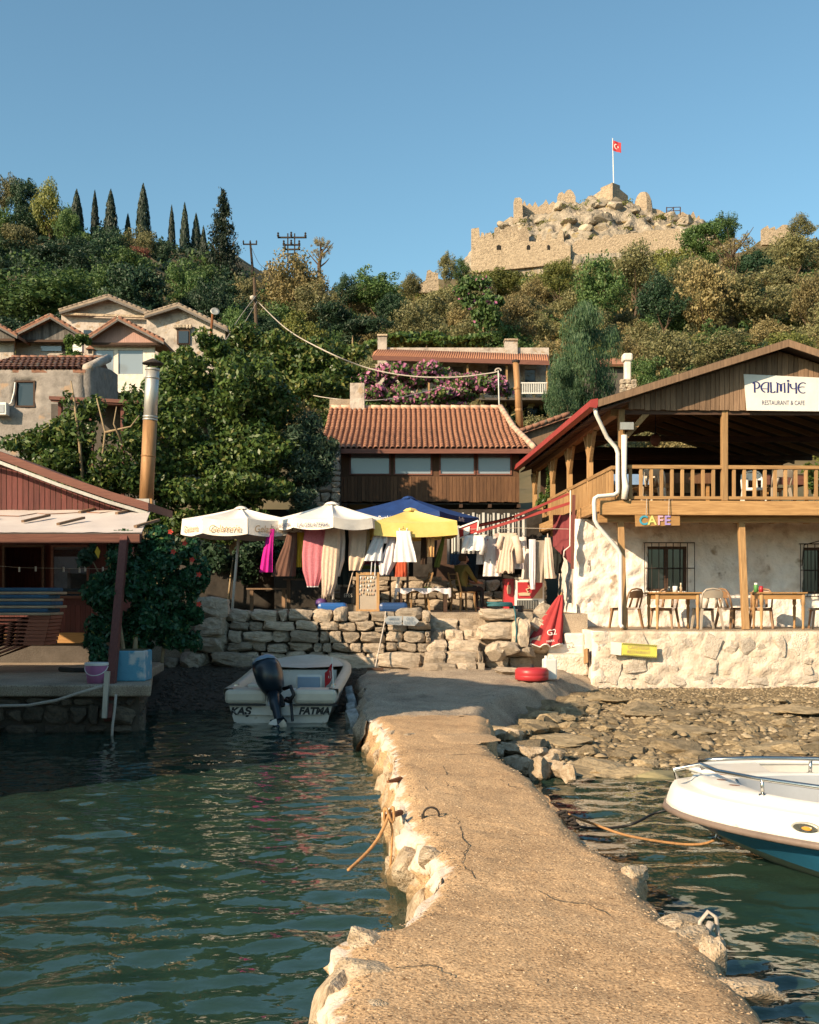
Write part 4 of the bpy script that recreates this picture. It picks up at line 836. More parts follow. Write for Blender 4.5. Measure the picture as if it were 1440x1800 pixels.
for k, (x0, x1) in enumerate(((934, 975), (943, 981))):
    a, b = G(x0, 1140, .58), P(x1, 1060, 23.3); t = thing('oar', ('outer', 'inner')[k] + ' of two wooden oars leaning beside the closed red parasol', 'oar', tuple(a)); m = MB(); m.tube([a.lerp(b, .25), b], .017, 7); m.build('shaft', M['postwood'], t)
    d = (b - a); m = MB(); m.grid(lambda s, q: a + d * s * .3 + Vector(((q - .5) * (.05 + .08 * math.sin(min(s * 1.4, 1) * math.pi)), 0, 0)), 8, 3); m.grid(lambda s, q: a + d * s * .3 + Vector(((.5 - q) * (.05 + .08 * math.sin(min(s * 1.4, 1) * math.pi)), .015, 0)), 8, 3); m.build('blade', M['canvas'], t)
# ================================================================== LEFT QUAY AND HUT
QZ = .70
quay = tag(MB().prism([(-14, 16.45, QZ - .17), (-3.74, 16.45, QZ - .17), (-4.55, 20.2, QZ - .17), (-4.7, 21.8, QZ - .17), (-14, 21.8, QZ - .17)], (0, 0, .17)).build('quay', M['apron'], None, bev=.03), kind='structure'); quay['has_kids'] = 1
m = MB(); m.prism([(-14, 16.62, -1.6), (-3.95, 16.62, -1.6), (-4.75, 20.2, -1.6), (-4.9, 21.7, -1.6), (-14, 21.7, -1.6)], (0, 0, QZ - .18 + 1.6)); m.build('quay_core', M['mortar'], quay)
rg = random.Random(21)
for (u, v, w_, h_) in courses(6.6, 1.05, .13, .34, .16, .6, rg):
    stone(quay, (-10.6 + u + w_ / 2, 16.62 - rg.uniform(-.05, .03), -.55 + v + h_ / 2), (w_ * rg.uniform(.8, .97), .22, h_ * rg.uniform(.75, .95)), M['quaystone'], rg.uniform(-.15, .15), rg.choice((SQ, RD)), ry=rg.uniform(-.2, .2))
for (u, v, w_, h_) in courses(3.6, 1.05, .16, .34, .25, .6, rg):
    stone(quay, (-4.0 - .22 * (u + w_ / 2), 16.7 + u + w_ / 2, -.55 + v + h_ / 2), (.22, w_ * .9, h_ * .9), M['quaystone'], .22 + rg.uniform(-.1, .1), rg.choice((SQ, RD)))
hut = thing('quayside_hut', 'dark red plank hut with low gable roof and pale sheet awning on the left quay', 'hut', (-7, 21.6, QZ))
HYW = 21.6; hz = lambda py: EYE + (HY - py) * HYW / F; hx = lambda px: (px - 720) * HYW / F
m = MB(); m.box((hx(-260), HYW + .02, QZ), (hx(212), HYW + .3, hz(1128))); m.build('plinth', M['dimwall'], hut)
m = MB(); m.box((hx(-260), HYW - .06, hz(1130)), (hx(150), HYW + .0, hz(1112))); m.build('sill', M['tablewood'], hut)
k = -250.
while k < 206:
    m = MB(); m.box((hx(k), HYW, hz(1127)), (hx(k) + .092, HYW + .03, hz(1064))); m.build('plank', M['redplank'], hut); k += 8.9
m = MB(); m.box((hx(-260), HYW + .03, hz(1127)), (hx(212), HYW + .06, hz(900))); m.facade((hx(212), HYW + .06, hz(1127)), (0, 1, 0), (0, 0, 1), .05, 5, hz(890) - hz(1127))
del m
m = MB(); m.facade((hx(-260), HYW + .05, hz(1064)), (1, 0, 0), (0, 0, 1), .08, hx(212) - hx(-260), hz(900) - hz(1064), [(hx(a) - hx(-260), hz(1052) - hz(1064), hx(b) - hx(-260), hz(958) - hz(1064)) for a, b in ((-110, -4), (4, 78), (90, 157))]); m.build('wall', M['redplank'], hut)
m = MB(); m.box((hx(-260), 23.2, QZ), (hx(212), 23.3, hz(890))); m.box((hx(212), HYW + .06, QZ), (hx(214), 23.3, hz(893))); m.box((hx(-262), HYW + .06, QZ), (hx(-260), 23.3, hz(880))); m.box((hx(-260), HYW + .1, hz(906)), (hx(212), 23.2, hz(900))); m.build('rear_wall', M['redplank'], hut)
m = MB(); m.box((hx(-260), HYW + .3, QZ), (hx(211), 23.2, QZ + .06)); m.build('floor', M['darkwood'], hut)
for k, (a, b) in enumerate(((-110, -4), (4, 78), (90, 157))):
    f = MB(); x0, x1, z0, z1 = hx(a), hx(b), hz(1052), hz(958); 
    for q in ((x0, z0, x0 + .045, z1), (x1 - .045, z0, x1, z1), (x0 + .045, z0, x1 - .045, z0 + .05), (x0 + .045, z1 - .04, x1 - .045, z1)): f.box((q[0], HYW - .02, q[1]), (q[2], HYW + .06, q[3]))
    fo = f.build('window', M['redbeam'] if k != 1 else M['darkwood'], hut); fo['has_kids'] = 1
    if k == 2:      # the closed right pane mirrors the moored boats across the inlet
        g = glassmat('mirrorglass', (.03, .035, .04), .01); g.node_tree.nodes['Principled BSDF'].inputs['IOR'].default_value = 2.2
        m = MB(); m.box((x0 + .045, HYW + .01, z0 + .05), (x1 - .045, HYW + .02, z1 - .04)); m.build('pane', g, fo)
# gable wall planks above the awning, roof edge
gl = [(-120, 700), (0, 806), (265, 893)]; gtop = lambda px: lut(px, [(-150, 770), (0, 806), (110, 848), (200, 879), (262, 899)])
k = -150.
while k < 232:
    w_ = 9.6; z0 = hz(905); za, zb = hz(gtop(k) + 9), hz(gtop(k + w_) + 9)
    if zb > z0 + .02: m = MB(); m.prism([(hx(k), HYW - .03, z0), (hx(k + w_) - .012, HYW - .03, z0), (hx(k + w_) - .012, HYW - .03, zb), (hx(k), HYW - .03, za)], (0, .03, 0)); m.build('plank', M['redplank'], hut)
    k += w_
m = MB(); pts = [(px, gtop(px)) for px in (-150, 0, 110, 200, 268)]
m.prism([(hx(a), HYW - .35, hz(b + 1)) for a, b in pts] + [(hx(a), HYW - .35, hz(b - 13)) for a, b in pts[::-1]], (0, 2.2, 0)); m.build('roof', M['redbeam'], hut)
m = MB(); m.prism([(hx(a), HYW - .40, hz(b + 9)) for a, b in pts] + [(hx(a), HYW - .40, hz(b + 3)) for a, b in pts[::-1]], (0, .05, 0)); m.build('roof_trim', M['galv'], hut)
# awning sheet on a beam
AF, AZ0, AZ1 = 18.1, EYE + (HY - 936) * 18.1 / F, hz(897)
ax = lambda px, t: (px - 720) * (AF + (HYW - AF) * t) / F
m = MB(); m.grid(lambda a, b: (ax(-260, b) + (ax(249 + 17 * b, b) - ax(-260, b)) * a, AF + (HYW - .05 - AF) * b, AZ0 + (AZ1 - AZ0) * b - .03 * math.sin(b * math.pi) + .012 * nz((a * 14, b * 2, 0))), 60, 10)
m.grid(lambda a, b: (ax(249 + 17 * b, b) - (ax(249 + 17 * b, b) - ax(-260, b)) * a, AF + (HYW - .05 - AF) * b, AZ0 - .02 + (AZ1 - AZ0) * b - .03 * math.sin(b * math.pi)), 60, 4); m.build('awning_sheet', M['awning'], hut, True)
m = MB(); m.box((ax(-260, 0), AF + .0, AZ0 - .17), (ax(246, 0), AF + .1, AZ0 - .025)); m.build('beam', M['redbeam'], hut, bev=.01)
for px, t in ((-60, .4), (40, .42), (102, .3), (140, .86), (205, .8), (238, .2)): m = MB(); x = ax(px, t); y = AF + (HYW - AF) * t; z = AZ0 + (AZ1 - AZ0) * t; m.bar((x, y, z + .015), (x + .22, y + .75, z + .17), .06, .04); m.build('batten', M['gableplank'], hut)
m = MB(); m.tube([(ax(px, .8), AF + (HYW - AF) * t, AZ0 + (AZ1 - AZ0) * t + .0) for px, t in ((-20, .75), (20, .72), (45, .7), (60, .85), (80, .8), (110, .84), (140, .9), (170, .86), (190, .95))], .008, 5); m.build('cable', M['rust'], hut)
m = MB(); m.bar(P(190, 1265, 16.42), P(219, 945, AF + .05), .12, .12, (0, 1, 0)); m.build('post', M['redpost'], hut)
m = MB(); m.bar(P(184, 1262, 16.36), P(189, 1180, 16.36), .07, .06, (0, 1, 0)); m.build('stake', M['galv'], hut)
m = MB(); m.box((ax(212, 1) - .12, HYW - .1, QZ), (ax(212, 1), HYW + .02, AZ1 - .1)); m.build('corner_post', M['redpost'], hut)
# clothes pegs on a line inside the window
t = thing('peg_line', 'string with white clothes pegs across the hut windows', 'clothesline', P(40, 998, 20.6)); m = MB(); m.tube([P(-40, 992, 20.6), P(40, 998, 20.6), P(190, 1000, 20.6)], .005, 4); m.build('string', M['paleRope'], t)
for px in (34, 63, 112, 140, 150, 181): m = MB(); m.cbox(P(px, 1000 + (px % 3), 20.6), (.03, .015, .09)); m.build('peg', M['white'], t)
# flue pipe
b = P(258, 892, 21.9); t = thing('flue_pipe', 'tall leaning metal flue with conical cap, galvanised above and rust brown below', 'chimney', tuple(b))
ax_ = lambda s: P(257, 885, 21.9).lerp(P(269, 640, 21.9), s); r_ = .135
m = MB(); m.tube([ax_(0), ax_(.25), ax_(.6)], [r_, r_, r_], 20); m.build('lower_pipe', M['rustpipe'], t, True)
m = MB(); m.tube([ax_(.6), ax_(.8), ax_(.97)], [r_ * .97, r_ * .96, r_ * .96], 20); m.build('upper_pipe', M['galv'], t, True)
for s in (.0, .34, .6, .62, .9, .96): m = MB(); m.tube([ax_(s - .006), ax_(s + .006)], r_ * 1.05, 20); m.build('joint_ring', M['galv'] if s > .5 else M['rustpipe'], t, True)
c = ax_(1.0); m = MB(); m.lathe(c, [(.205, .0), (.2, .02), (.1, .07), (.015, .11)], 20); [m.bar(ax_(.965) + Vector((.1 * math.cos(q), .1 * math.sin(q), 0)), c + Vector((.14 * math.cos(q), .14 * math.sin(q), .01)), .02, .01) for q in (.4, 2.5, 4.6)]; m.build('cap', M['iron'], t, False)
m = MB(); m.cbox(P(249, 886, 21.9), (.42, .42, .17)); m.build('flashing', M['galv'], t); m = MB(); m.cbox(P(266, 886, 21.75), (.05, .12, .2)); m.build('block', M['tablewood'], t)
# stacked loungers
t0 = None
for k in range(8):
    z = QZ + .12 + k * .062; t = thing('sun_lounger', 'terracotta plastic sun lounger, ' + ('lowest', 'second', 'third', 'fourth', 'fifth', 'sixth', 'seventh', 'topmost')[k] + ' of the stack beside the hut', 'sun lounger', (-6.5, 18.6, z), 'stacked sun loungers')
    o = Vector((-7.25 + k * .012, 19.1, z))
    m = MB(); x1 = -6.02 + .014 * k
    m.bar(o + Vector((-1.6, 0, .35)), o + Vector((-.1, 0, .35)), .7, .03); m.bar((-7.35 + k * .014, 19.1, z + .35 - .35 * (k > 99)), (x1 - .35, 19.1, z + .35), .7, .03); m.build('bed', M['terracotta'], t)
    for y in (18.77, 19.43): m = MB(); m.prism([(-7.3, y - .02, z + .04), (-7.2, y - .02, z + .04), (x1 - .35, y - .02, z + .40), (x1, y - .02, z + .40), (x1, y - .02, z + .345), (x1 - .33, y - .02, z + .345)][:], (0, .04, 0)); m.build('side_frame', M['terracotta'], t)
    m = MB(); m.box((x1 - .04, 18.76, z + .345), (x1, 19.44, z + .395)); m.build('end_rail', M['terracotta'], t)
for k in range(4):
    z = QZ + .12 + 7 * .062 + .405 + k * .115; t = thing('cushion', 'blue and tan lounger cushion, ' + ('lowest', 'second', 'third', 'topmost')[k] + ' of the pile on the stacked loungers', 'cushion', (-6.4, 19.1, z), 'cushions piled on the loungers')
    m = MB(); m.box((-7.9, 18.72 + .03 * k, z + .045), (-5.95 + .05 * (k % 2), 19.4, z + .112)); m.build('cover', M['bluecushion'], t, bev=.025); m = MB(); m.box((-7.9, 18.7 + .03 * k, z), (-5.9 + .06 * (k % 2), 19.42, z + .045)); m.build('base', M['tancushion'], t, bev=.015)
# planter, bucket, rope on the quay
c = Vector((-4.23, 17.1, QZ)); t = thing('planter', 'weathered blue and white square tub at the quay corner holding the hibiscus', 'planter', tuple(c)); m = MB(); m.box((c.x - .26, c.y, QZ), (c.x + .25, c.y + .5, QZ + .46)); m.build('tub', mk('bluetub', (.12, .33, .45), (.09, .27, .4), scale=3, rough=.7, spots=((.5, .52, .52), 3.4, .52), vary=0), t, bev=.02); m = MB(); m.box((c.x - .23, c.y + .03, QZ + .455), (c.x + .22, c.y + .47, QZ + .47)); m.build('soil', M['soil'], t)
c = Vector((-4.62, 16.8, QZ)); t = thing('bucket', 'pink paint bucket with white rim on the quay edge', 'bucket', tuple(c)); pk = mk('pinkbucket', (.42, .17, .33), (.36, .13, .28), rough=.5, bump=.05, spots=((.6, .5, .55), 9, .66)); m = MB(); m.lathe(c, [(.135, 0), (.165, .24), (.165, .27)], 22); m.build('body', pk, t, True); m = MB(); m.lathe(c, [(.16, .26), (.175, .265), (.175, .30), (.16, .305)], 22); m.build('rim', M['white'], t)
m = MB(); m.tube([c + Vector((.17 * math.cos(a), .0 - .17 * abs(math.sin(a)) * .9, .25 - .13 * math.sin(a))) for a in np.linspace(0, math.pi, 12)], .007, 5); m.build('handle', M['white'], t)
t = thing('mooring_hose', 'pale hose sagging along the quay face', 'hose', (-6, 16.3, .5)); m = MB(); m.tube([P(px, py, 16.3) for px, py in ((-60, 1238), (0, 1241), (50, 1240), (100, 1231), (140, 1218), (180, 1206))], .022, 7); m.build('hose', M['paleRope'], t, True)
t = thing('hanging_rope', 'pale rope hanging from the quay corner into the water', 'rope', (-4.2, 16.3, .3)); m = MB(); m.tube([P(204, 1220, 16.3), P(202, 1245, 16.28), P(198, 1275, 16.2), P(196, 1310, 16.1)], .02, 7); m.build('rope', M['paleRope'], t, True)
t = thing('black_strap', 'black rubber strip lying on the quay floor behind the pink bucket', 'strip', (-5.2, 19.5, QZ)); m = MB(); m.tube([(-5.9, 19.2, QZ + .04), (-5.6, 19.0, QZ + .04), (-5.0, 19.0, QZ + .05)], .04, 6); m.build('strip', M['rubber'], t)
# ---- unseen house added left of frame, shaped to shade quay, boat and landing
nb = thing('shade_caster_house', 'unseen whitewashed house added left of the quay to cast shade', 'house', (-12, 11, 0))
NZ = lambda Y: lut(Y, [(9.8, 5.9), (11.2, 5.9), (15.5, 4.55)])
for x, fl in ((-5.8, 1), (-13, -1)): m = MB(); m.prism([(x, 9.8, -1.5), (x, 15.5, -1.5), (x, 15.5, NZ(15.5)), (x, 11.2, 5.9), (x, 9.8, 5.9)], (-.35 * fl, 0, 0)); m.build('side_wall', M['oldwhite'], nb)
m = MB(); m.facade((-12.65, 9.8, -1.5), (1, 0, 0), (0, 0, 1), .35, 6.5, 7.38, [(1.0, 2.6, 2.0, 4.0), (4.4, 2.6, 5.4, 4.0), (1.0, 5.2, 2.0, 6.5), (4.4, 5.2, 5.4, 6.5)]); m.facade((-6.15, 15.5, -1.5), (-1, 0, 0), (0, 0, 1), .35, 6.5, 6.0, [(1.2, 2.6, 2.2, 4.0)]); m.build('wall', M['oldwhite'], nb)
m = MB(); m.prism([(-13.1, 9.6, 5.9), (-13.1, 11.2, 5.92), (-13.1, 15.7, 4.52), (-13.1, 15.7, 4.64), (-13.1, 11.2, 6.04), (-13.1, 9.6, 6.02)], (7.4, 0, 0)); m.build('roof', M['oldtile'], nb)
# ================================================================== BOATS
def hull_pts(L_, B, bow, sheer0, sheer1, keel, chine_z, rake, n=26):
    """stations from bow (s=0) to stern: rows of (x along, y half beam, z)"""
    rows = []
    for i in range(n):
        s = (i / (n - 1)) ** 1.35; q = min(s / bow, 1); b = B * (1 - (1 - q) ** 2.3) ** .55; zs = sheer1 + (sheer0 - sheer1) * (1 - s) ** 1.6
        kz = keel + (zs - .14 - keel) * max(0, 1 - s / rake) ** 1.5; cz = chine_z + (zs - .09 - chine_z) * max(0, 1 - s / (rake * 1.3)) ** 1.7
        cb = b * (.80 - .25 * max(0, 1 - s / .5)); x = s * L_
        rows.append([(x, b, zs), (x, b * .985, zs - .05), (x + .02, cb + (b - cb) * .55, (zs + cz) / 2), (x + .05, cb, cz), (x + .06, cb * .5, (cz + kz) / 2), (x + .07, 0.0, kz)])
    return rows
def boat_frame(o, hd): return Matrix.Translation(o) @ Matrix.Rotation(hd, 4, 'Z')   # local +x runs from bow to stern
# the blue and white motorboat at the right edge
BH = R(-35); BO = boat_frame((2.10, 9.2, -.03), BH); bl = thing('motorboat', 'white and blue motorboat with bow rail moored at the right edge, bow towards the pier', 'boat', (3.6, 9, 0))
rows = hull_pts(5.4, 1.08, .46, .44, .43, -.26, .05, .36)
def half(rows, a, b, sg): return [[(x, sg * y, z) for x, y, z in r[a:b]] for r in rows]
def loft(mb, g, flip):
    nu, nv = len(g), len(g[0]); f = grid_faces(nu, nv); mb.add([p for r in g for p in r], (f[:, ::-1] if flip else f).tolist())
m = MB(BO); [loft(m, half(rows, 0, 2, s), s > 0) for s in (1, -1)]; m.build('sheer_band', M['gelcoat'], bl, True)
m = MB(BO); [loft(m, half(rows, 1, 4, s), s > 0) for s in (1, -1)]; m.build('hull_side', M['boatblue'], bl, True)
m = MB(BO); [loft(m, half(rows, 3, 6, s), s > 0) for s in (1, -1)]; m.build('hull_bottom', M['cream'], bl, True)
e = rows[-1]; m = MB(BO); m.add([(x, y, z) for x, y, z in e] + [(x, -y, z) for x, y, z in e[::-1]], [tuple(range(2 * len(e)))]); m.build('transom', M['gelcoat'], bl)
rim = [Vector((x, y, z - .01)) for x, y, z in [r[0] for r in rows]]; loop = [Vector((p.x, -p.y, p.z)) for p in rim[::-1]] + rim[1:]
m = MB(BO); m.tube([p + Vector((-.012 if abs(p.y) < .2 else 0, math.copysign(.012, p.y), -.035)) for p in loop], .026, 8); m.build('rub_rail', mk('rubrail', (.22, .16, .13), (.15, .11, .09), rough=.4, vary=0), bl, True)
m = MB(BO); m.tube([p + Vector((-.02 if abs(p.y) < .2 else 0, math.copysign(.026, p.y), -.04)) for p in loop], .008, 6); m.build('rub_strip', M['white'], bl, True)
# topsides above the rail: flared white band, deck step, cockpit recess
def ring(off, dz, x0=0): return [[(x + off * 1.0 * max(0, 1 - i / 5) + x0, max(y - off, 0.0), z + dz) for (x, y, z) in [rows[i][0]]][0] for i in range(len(rows))]
prof = [(0, 0), (.012, .05), (.03, .105), (.05, .128), (.075, .135), (.16, .135), (.18, .143), (.20, .17), (.23, .18)]
rings = [ring(o_, d_) for o_, d_ in prof]
m = MB(BO)
for s in (1, -1): loft(m, [[(x, s * y, z) for x, y, z in r] for r in rings], s > 0)
m.build('bulwark', M['gelcoat'], bl, True)
inner = rings[-1]; ck = lambda x: .86 * min(1, max(0, (x - .55) / 1.0)) ** .6   # cockpit half width
dk = []; rec = []; xs_ = np.array(sorted(list(np.linspace(inner[0][0], 5.3, 60)) + [.551, .56, .58, .62]))
iy = lambda x: float(np.interp(x, [p[0] for p in inner], [p[1] for p in inner])); iz = lambda x: float(np.interp(x, [p[0] for p in inner], [p[2] for p in inner]))
m = MB(BO)
for s in (1, -1): loft(m, [[(x, s * (iy(x) + (min(ck(x), iy(x) - .1) - iy(x)) * t), iz(x) + .012 * math.sin(t * math.pi)) for t in np.linspace(0, 1, 6)] if True else 0 for x in xs_], s < 0)
m.build('foredeck', M['gelcoat'], bl, True)
m = MB(BO); xr = [x for x in xs_ if x > .55]
for s in (1, -1): loft(m, [[(x, s * max(min(ck(x), iy(x) - .1), 0), iz(x)), (x + .03, s * max(min(ck(x), iy(x) - .1) - .02, 0), iz(x) - .03), (x + .12, s * max(min(ck(x), iy(x) - .1) * .92, 0), iz(x) - .42), (x + .12, 0, iz(x) - .44)] for x in xr], s < 0)
m.build('cockpit_liner', M['boatgrey'], bl, True)
rp = [(.16, .12, 0), (.12, .13, .13)] + [(x, max(iy(x) - .02, 0), 0) for x in (.3, .8, 1.5, 2.4, 3.4, 4.6)]
m = MB(BO)
for s in (1, -1):
    path = [Vector((.18, s * .28, iz(.18) + .0)), Vector((.15, s * .28, iz(.2) + .07))] + [Vector((x, s * (iy(x) - .02), iz(x) + .11 + .008 * x)) for x in (.32, .55, .9, 1.4, 2.2, 3.2, 4.4)]; m.tube(path, .017, 8)
    for x in (.95, 2.4, 3.9): m.tube([(x, s * (iy(x) - .04), iz(x) - .0), (x, s * (iy(x) - .02), iz(x) + .12)], .014, 7); m.lathe((x, s * (iy(x) - .04), iz(x) - .005), [(.035, 0), (.03, .015)], 8)
m.build('bow_rail', M['steel'], bl, True)
for x, y in ((.42, .1), (.5, -.18), (.66, -.36)): m = MB(BO); m.lathe((x, y, iz(x) + .004), [(.035, 0), (.03, .008)], 12, 1.4, .9); m.build('deck_fitting', M['rust'], bl)
pn = [r for r in rows if r[0][0] > 1.05][0]; yb, zb = -pn[0][1] - .0, pn[0][2] + .075
lt = Matrix.Translation(BO @ Vector((1.36, -float(np.interp(1.36, [r[0][0] for r in rows], [r[0][1] for r in rows])) + .02, pn[0][2] + .06))) @ Matrix.Rotation(BH - R(9), 4, 'Z')
lo_ = None
for nm, rr_, dd, mt in (('light_bezel', 1, 0, M['galv']), ('light_lens', .8, -.012, M['steel']), ('light_bulb', .34, -.02, mk('amber', (.6, .28, .05), (.5, .2, .03), rough=.2, vary=0))):
    m = MB(lt); n_ = 24; m.add([(.105 * rr_ * math.cos(2 * math.pi * k / n_) + (.015 if nm == 'light_bulb' else 0), -.012 + dd, .036 * rr_ * math.sin(2 * math.pi * k / n_)) for k in range(n_)] + [(.11 * rr_ * math.cos(2 * math.pi * k / n_), .03, .04 * rr_ * math.sin(2 * math.pi * k / n_)) for k in range(n_)], [tuple(range(n_))[::-1]] + [(k, (k + 1) % n_, n_ + (k + 1) % n_, n_ + k) for k in range(n_)]); m.build(nm, mt, bl)
hk = BO @ Vector((.42, 0, .19)); m = MB(); m.tube([hk, hk + Vector((-.03, -.02, -.01)), hk + Vector((-.04, -.03, -.04)), hk + Vector((-.01, -.02, -.06))], .012, 6); m.build('bow_eye', M['steel'], bl)
# dinghy behind it
D2 = boat_frame((2.85, 11.5, -.02), R(-4)); t = thing('dinghy', 'plain white open dinghy floating behind the blue motorboat', 'boat', (4.5, 11.7, 0)); rows2 = hull_pts(4.4, .75, .55, .28, .22, -.15, -.02, .3, 18)
m = MB(D2); [loft(m, half(rows2, 0, 6, s), s > 0) for s in (1, -1)]; m.build('hull', M['gelcoat'], t, True); rim2 = [Vector(r[0]) for r in rows2]
m = MB(D2); m.tube([Vector((p.x, -p.y, p.z)) for p in rim2[::-1]] + rim2[1:], .03, 7); m.build('gunwale', M['white'], t, True)
m = MB(D2); [loft(m, [[(x + .02, s * max(y - .05, 0), z - .02), (x + .05, s * max(y - .1, 0), z - .25), (x + .05, 0, z - .28)] for x, y, z in [r[0] for r in rows2]], s < 0) for s in (1, -1)]; m.build('interior', M['oldgelcoat'], t, True)
m = MB(D2); m.add([(.02, 0, .30), (.75, -.5, .28), (.75, .5, .28)], [(0, 1, 2)]); m.build('foredeck', M['gelcoat'], t); m = MB(D2); m.box((1.7, -.64, .1), (2.0, .64, .14)); m.build('thwart', M['gelcoat'], t)
# ---- open motorboat moored stern to the camera
FM = boat_frame((-1.93, 22.3, 0), R(-91)); fb = thing('motorboat', 'small white open boat with black name lettering on its stern, moored by the landing', 'boat', (-1.95, 19.5, 0))
rows3 = hull_pts(4.5, .87, .40, .78, .50, -.2, .02, .32, 24)
m = MB(FM); [loft(m, half(rows3, 0, 6, s), s > 0) for s in (1, -1)]; m.build('hull', M['oldgelcoat'], fb, True)
e = rows3[-1]; m = MB(FM); cut = .30
out_ = [(x, y, z) for x, y, z in e[1:]] + [(x, -y, z) for x, y, z in e[:0:-1]]
m.prism([(4.5, .86, .45), (4.5, .73, .02), (4.5, .4, -.12), (4.5, -.4, -.12), (4.5, -.73, .02), (4.5, -.86, .45), (4.5, -.86, .28), (4.5, -.86, .45), (4.5, -.22, .45), (4.5, -.2, .27), (4.5, .18, .27), (4.5, .2, .45)][:6] + [(4.5, -.22, .45), (4.5, -.2, .27), (4.5, .18, .27), (4.5, .2, .45)], (.05, 0, 0)); m.build('transom', M['oldgelcoat'], fb)
for s, (y0, y1) in ((1, (.2, .875)), (-1, (-.875, -.22))):   # rounded stern quarters above the dark rub strip
    m = MB(FM); m.box((4.05, y0, .30), (4.6, y1, .52)); m.build('stern_quarter', M['cream'], fb, bev=.06)
    m = MB(FM); m.box((4.5, y0, .275), (4.615, y1 + .012 * s, .30)); m.build('rub_strip', M['rubber'], fb)
rim3 = [Vector(r[0]) for r in rows3]
m = MB(FM)
for s in (1, -1): loft(m, [[(x, s * (y + .03), z - .06), (x, s * (y + .03), z + .03), (x, s * max(y - .12, 0), z + .04), (x, s * max(y - .13, 0), z - .3)] for x, y, z in [r[0] for r in rows3]], s > 0)
m.build('gunwale', M['cream'], fb, True)
m = MB(FM); [loft(m, [[(x + .1, s * max(y - .12, 0), z - .3), (x + .1, s * max(y - .2, 0), .14), (x + .1, 0, .12)] for x, y, z in [r[0] for r in rows3]], s < 0) for s in (1, -1)]; m.build('interior', M['oldgelcoat'], fb, True)
m = MB(FM); [loft(m, [[(x + .08 * (t_ > 0), s * max(y - .12, 0) * (1 - t_), z + .04 - .03 * t_) for t_ in (0, .5, 1)] for x, y, z in [r[0] for r in rows3 if r[0][0] < 1.5]], s < 0) for s in (1, -1)]; m.box((1.45, -.62, .12), (1.5, .62, .62)); m.build('foredeck', M['oldgelcoat'], fb, True)
m = MB(FM); m.box((2.3, -.7, .12), (2.6, .7, .36)); m.build('thwart', M['oldgelcoat'], fb, bev=.02)
m = MB(FM); m.box((3.6, .05, .13), (3.95, .62, .38)); m.build('seat', M['oldgelcoat'], fb, bev=.02); m = MB(FM); m.box((3.5, .12, .4), (3.57, .55, .68)); m.build('backrest', M['oldgelcoat'], fb, bev=.05); m = MB(FM); m.box((3.572, .15, .42), (3.6, .52, .65)); m.build('back_pad', M['enginetop'], fb, bev=.03)
m = MB(FM); m.box((3.0, -.7, .13), (3.5, -.45, .52)); m.build('side_locker', M['cream'], fb, bev=.03)
TM = FM; tq = lambda y, z: FM @ Vector((4.556, y, z)); UX = (FM.to_3x3() @ Vector((0, 1, 0)))
text('KAŞ', .155, M['inkblack'], fb, tq(-.63, .18), UX, (0, 0, 1), shear=.25, off=.008, ext=.002, sx=1.05); text('FATMA', .15, M['inkblack'], fb, tq(.52, .185), UX, (0, 0, 1), shear=.25, off=.008, ext=.002)
for s in (1, -1):
    for x in (3.9, 3.0): m = MB(FM); m.box((x, s * .78 - .03, .53), (x + .16, s * .78 + .03, .56)); m.build('cleat', M['steel'], fb)
# outboard
ob = thing('outboard_motor', 'dark navy outboard motor tilted on the stern of the small white boat', 'outboard', tuple(FM @ Vector((4.7, -.12, .3))))
OM = FM @ Matrix.Translation((4.66, -.06, .30)) @ Matrix.Rotation(R(17), 4, 'X') @ Matrix.Rotation(R(-26), 4, 'Y') @ Matrix.Scale(1.08, 4)
def sbox(mm, secs, n=14, p=3.2):
    vs = []; fs = []
    for z, cx, hx_, hy_ in secs:
        for k in range(n): a = 2 * math.pi * k / n; c_, s_ = math.cos(a), math.sin(a); r = (abs(c_) ** p + abs(s_) ** p) ** (-1 / p); vs.append((cx + hx_ * r * c_, hy_ * r * s_, z))
    q = len(secs)
    for i in range(q - 1): fs += [(i * n + k, i * n + (k + 1) % n, (i + 1) * n + (k + 1) % n, (i + 1) * n + k) for k in range(n)]
    mm.add(vs, fs + [tuple(range(n))[::-1], tuple((q - 1) * n + k for k in range(n))])
m = MB(OM); sbox(m, [(.16, .02, .12, .09), (.22, .03, .2, .14), (.34, .05, .28, .185), (.5, .05, .3, .20), (.6, .04, .28, .19)]); m.build('cowl', M['enginenavy'], ob, True)
m = MB(OM); sbox(m, [(.6, .04, .285, .192), (.65, .03, .27, .18), (.72, .0, .2, .13), (.745, -.02, .1, .06)]); m.build('cowl_top', M['enginetop'], ob, True)
m = MB(OM); sbox(m, [(-.5, .1, .06, .035), (-.3, .07, .085, .05), (-.05, .04, .1, .065), (.17, .02, .12, .09)]); m.build('leg', M['enginenavy'], ob, True)
m = MB(OM); m.tube([(-.12, 0, -.42), (.0, 0, -.44), (.22, 0, -.44), (.28, 0, -.44)], [.02, .055, .05, .02], 10); m.box((-.02, -.1, -.3), (.2, .1, -.285)); m.prism([(.02, -.008, -.48), (.16, -.008, -.48), (.18, -.008, -.66), (.1, -.008, -.68)], (0, .016, 0)); m.build('gearcase', M['enginenavy'], ob, True)
m = MB(OM)
for k in range(3):
    a = k * 2.094; m.grid(lambda s, q: (.27 + (q - .5) * .06, math.cos(a + (q - .5) * 1.1) * (.03 + .1 * s), -.44 + math.sin(a + (q - .5) * 1.1) * (.03 + .1 * s)), 4, 4)
m.build('propeller', M['cream'], ob, True)
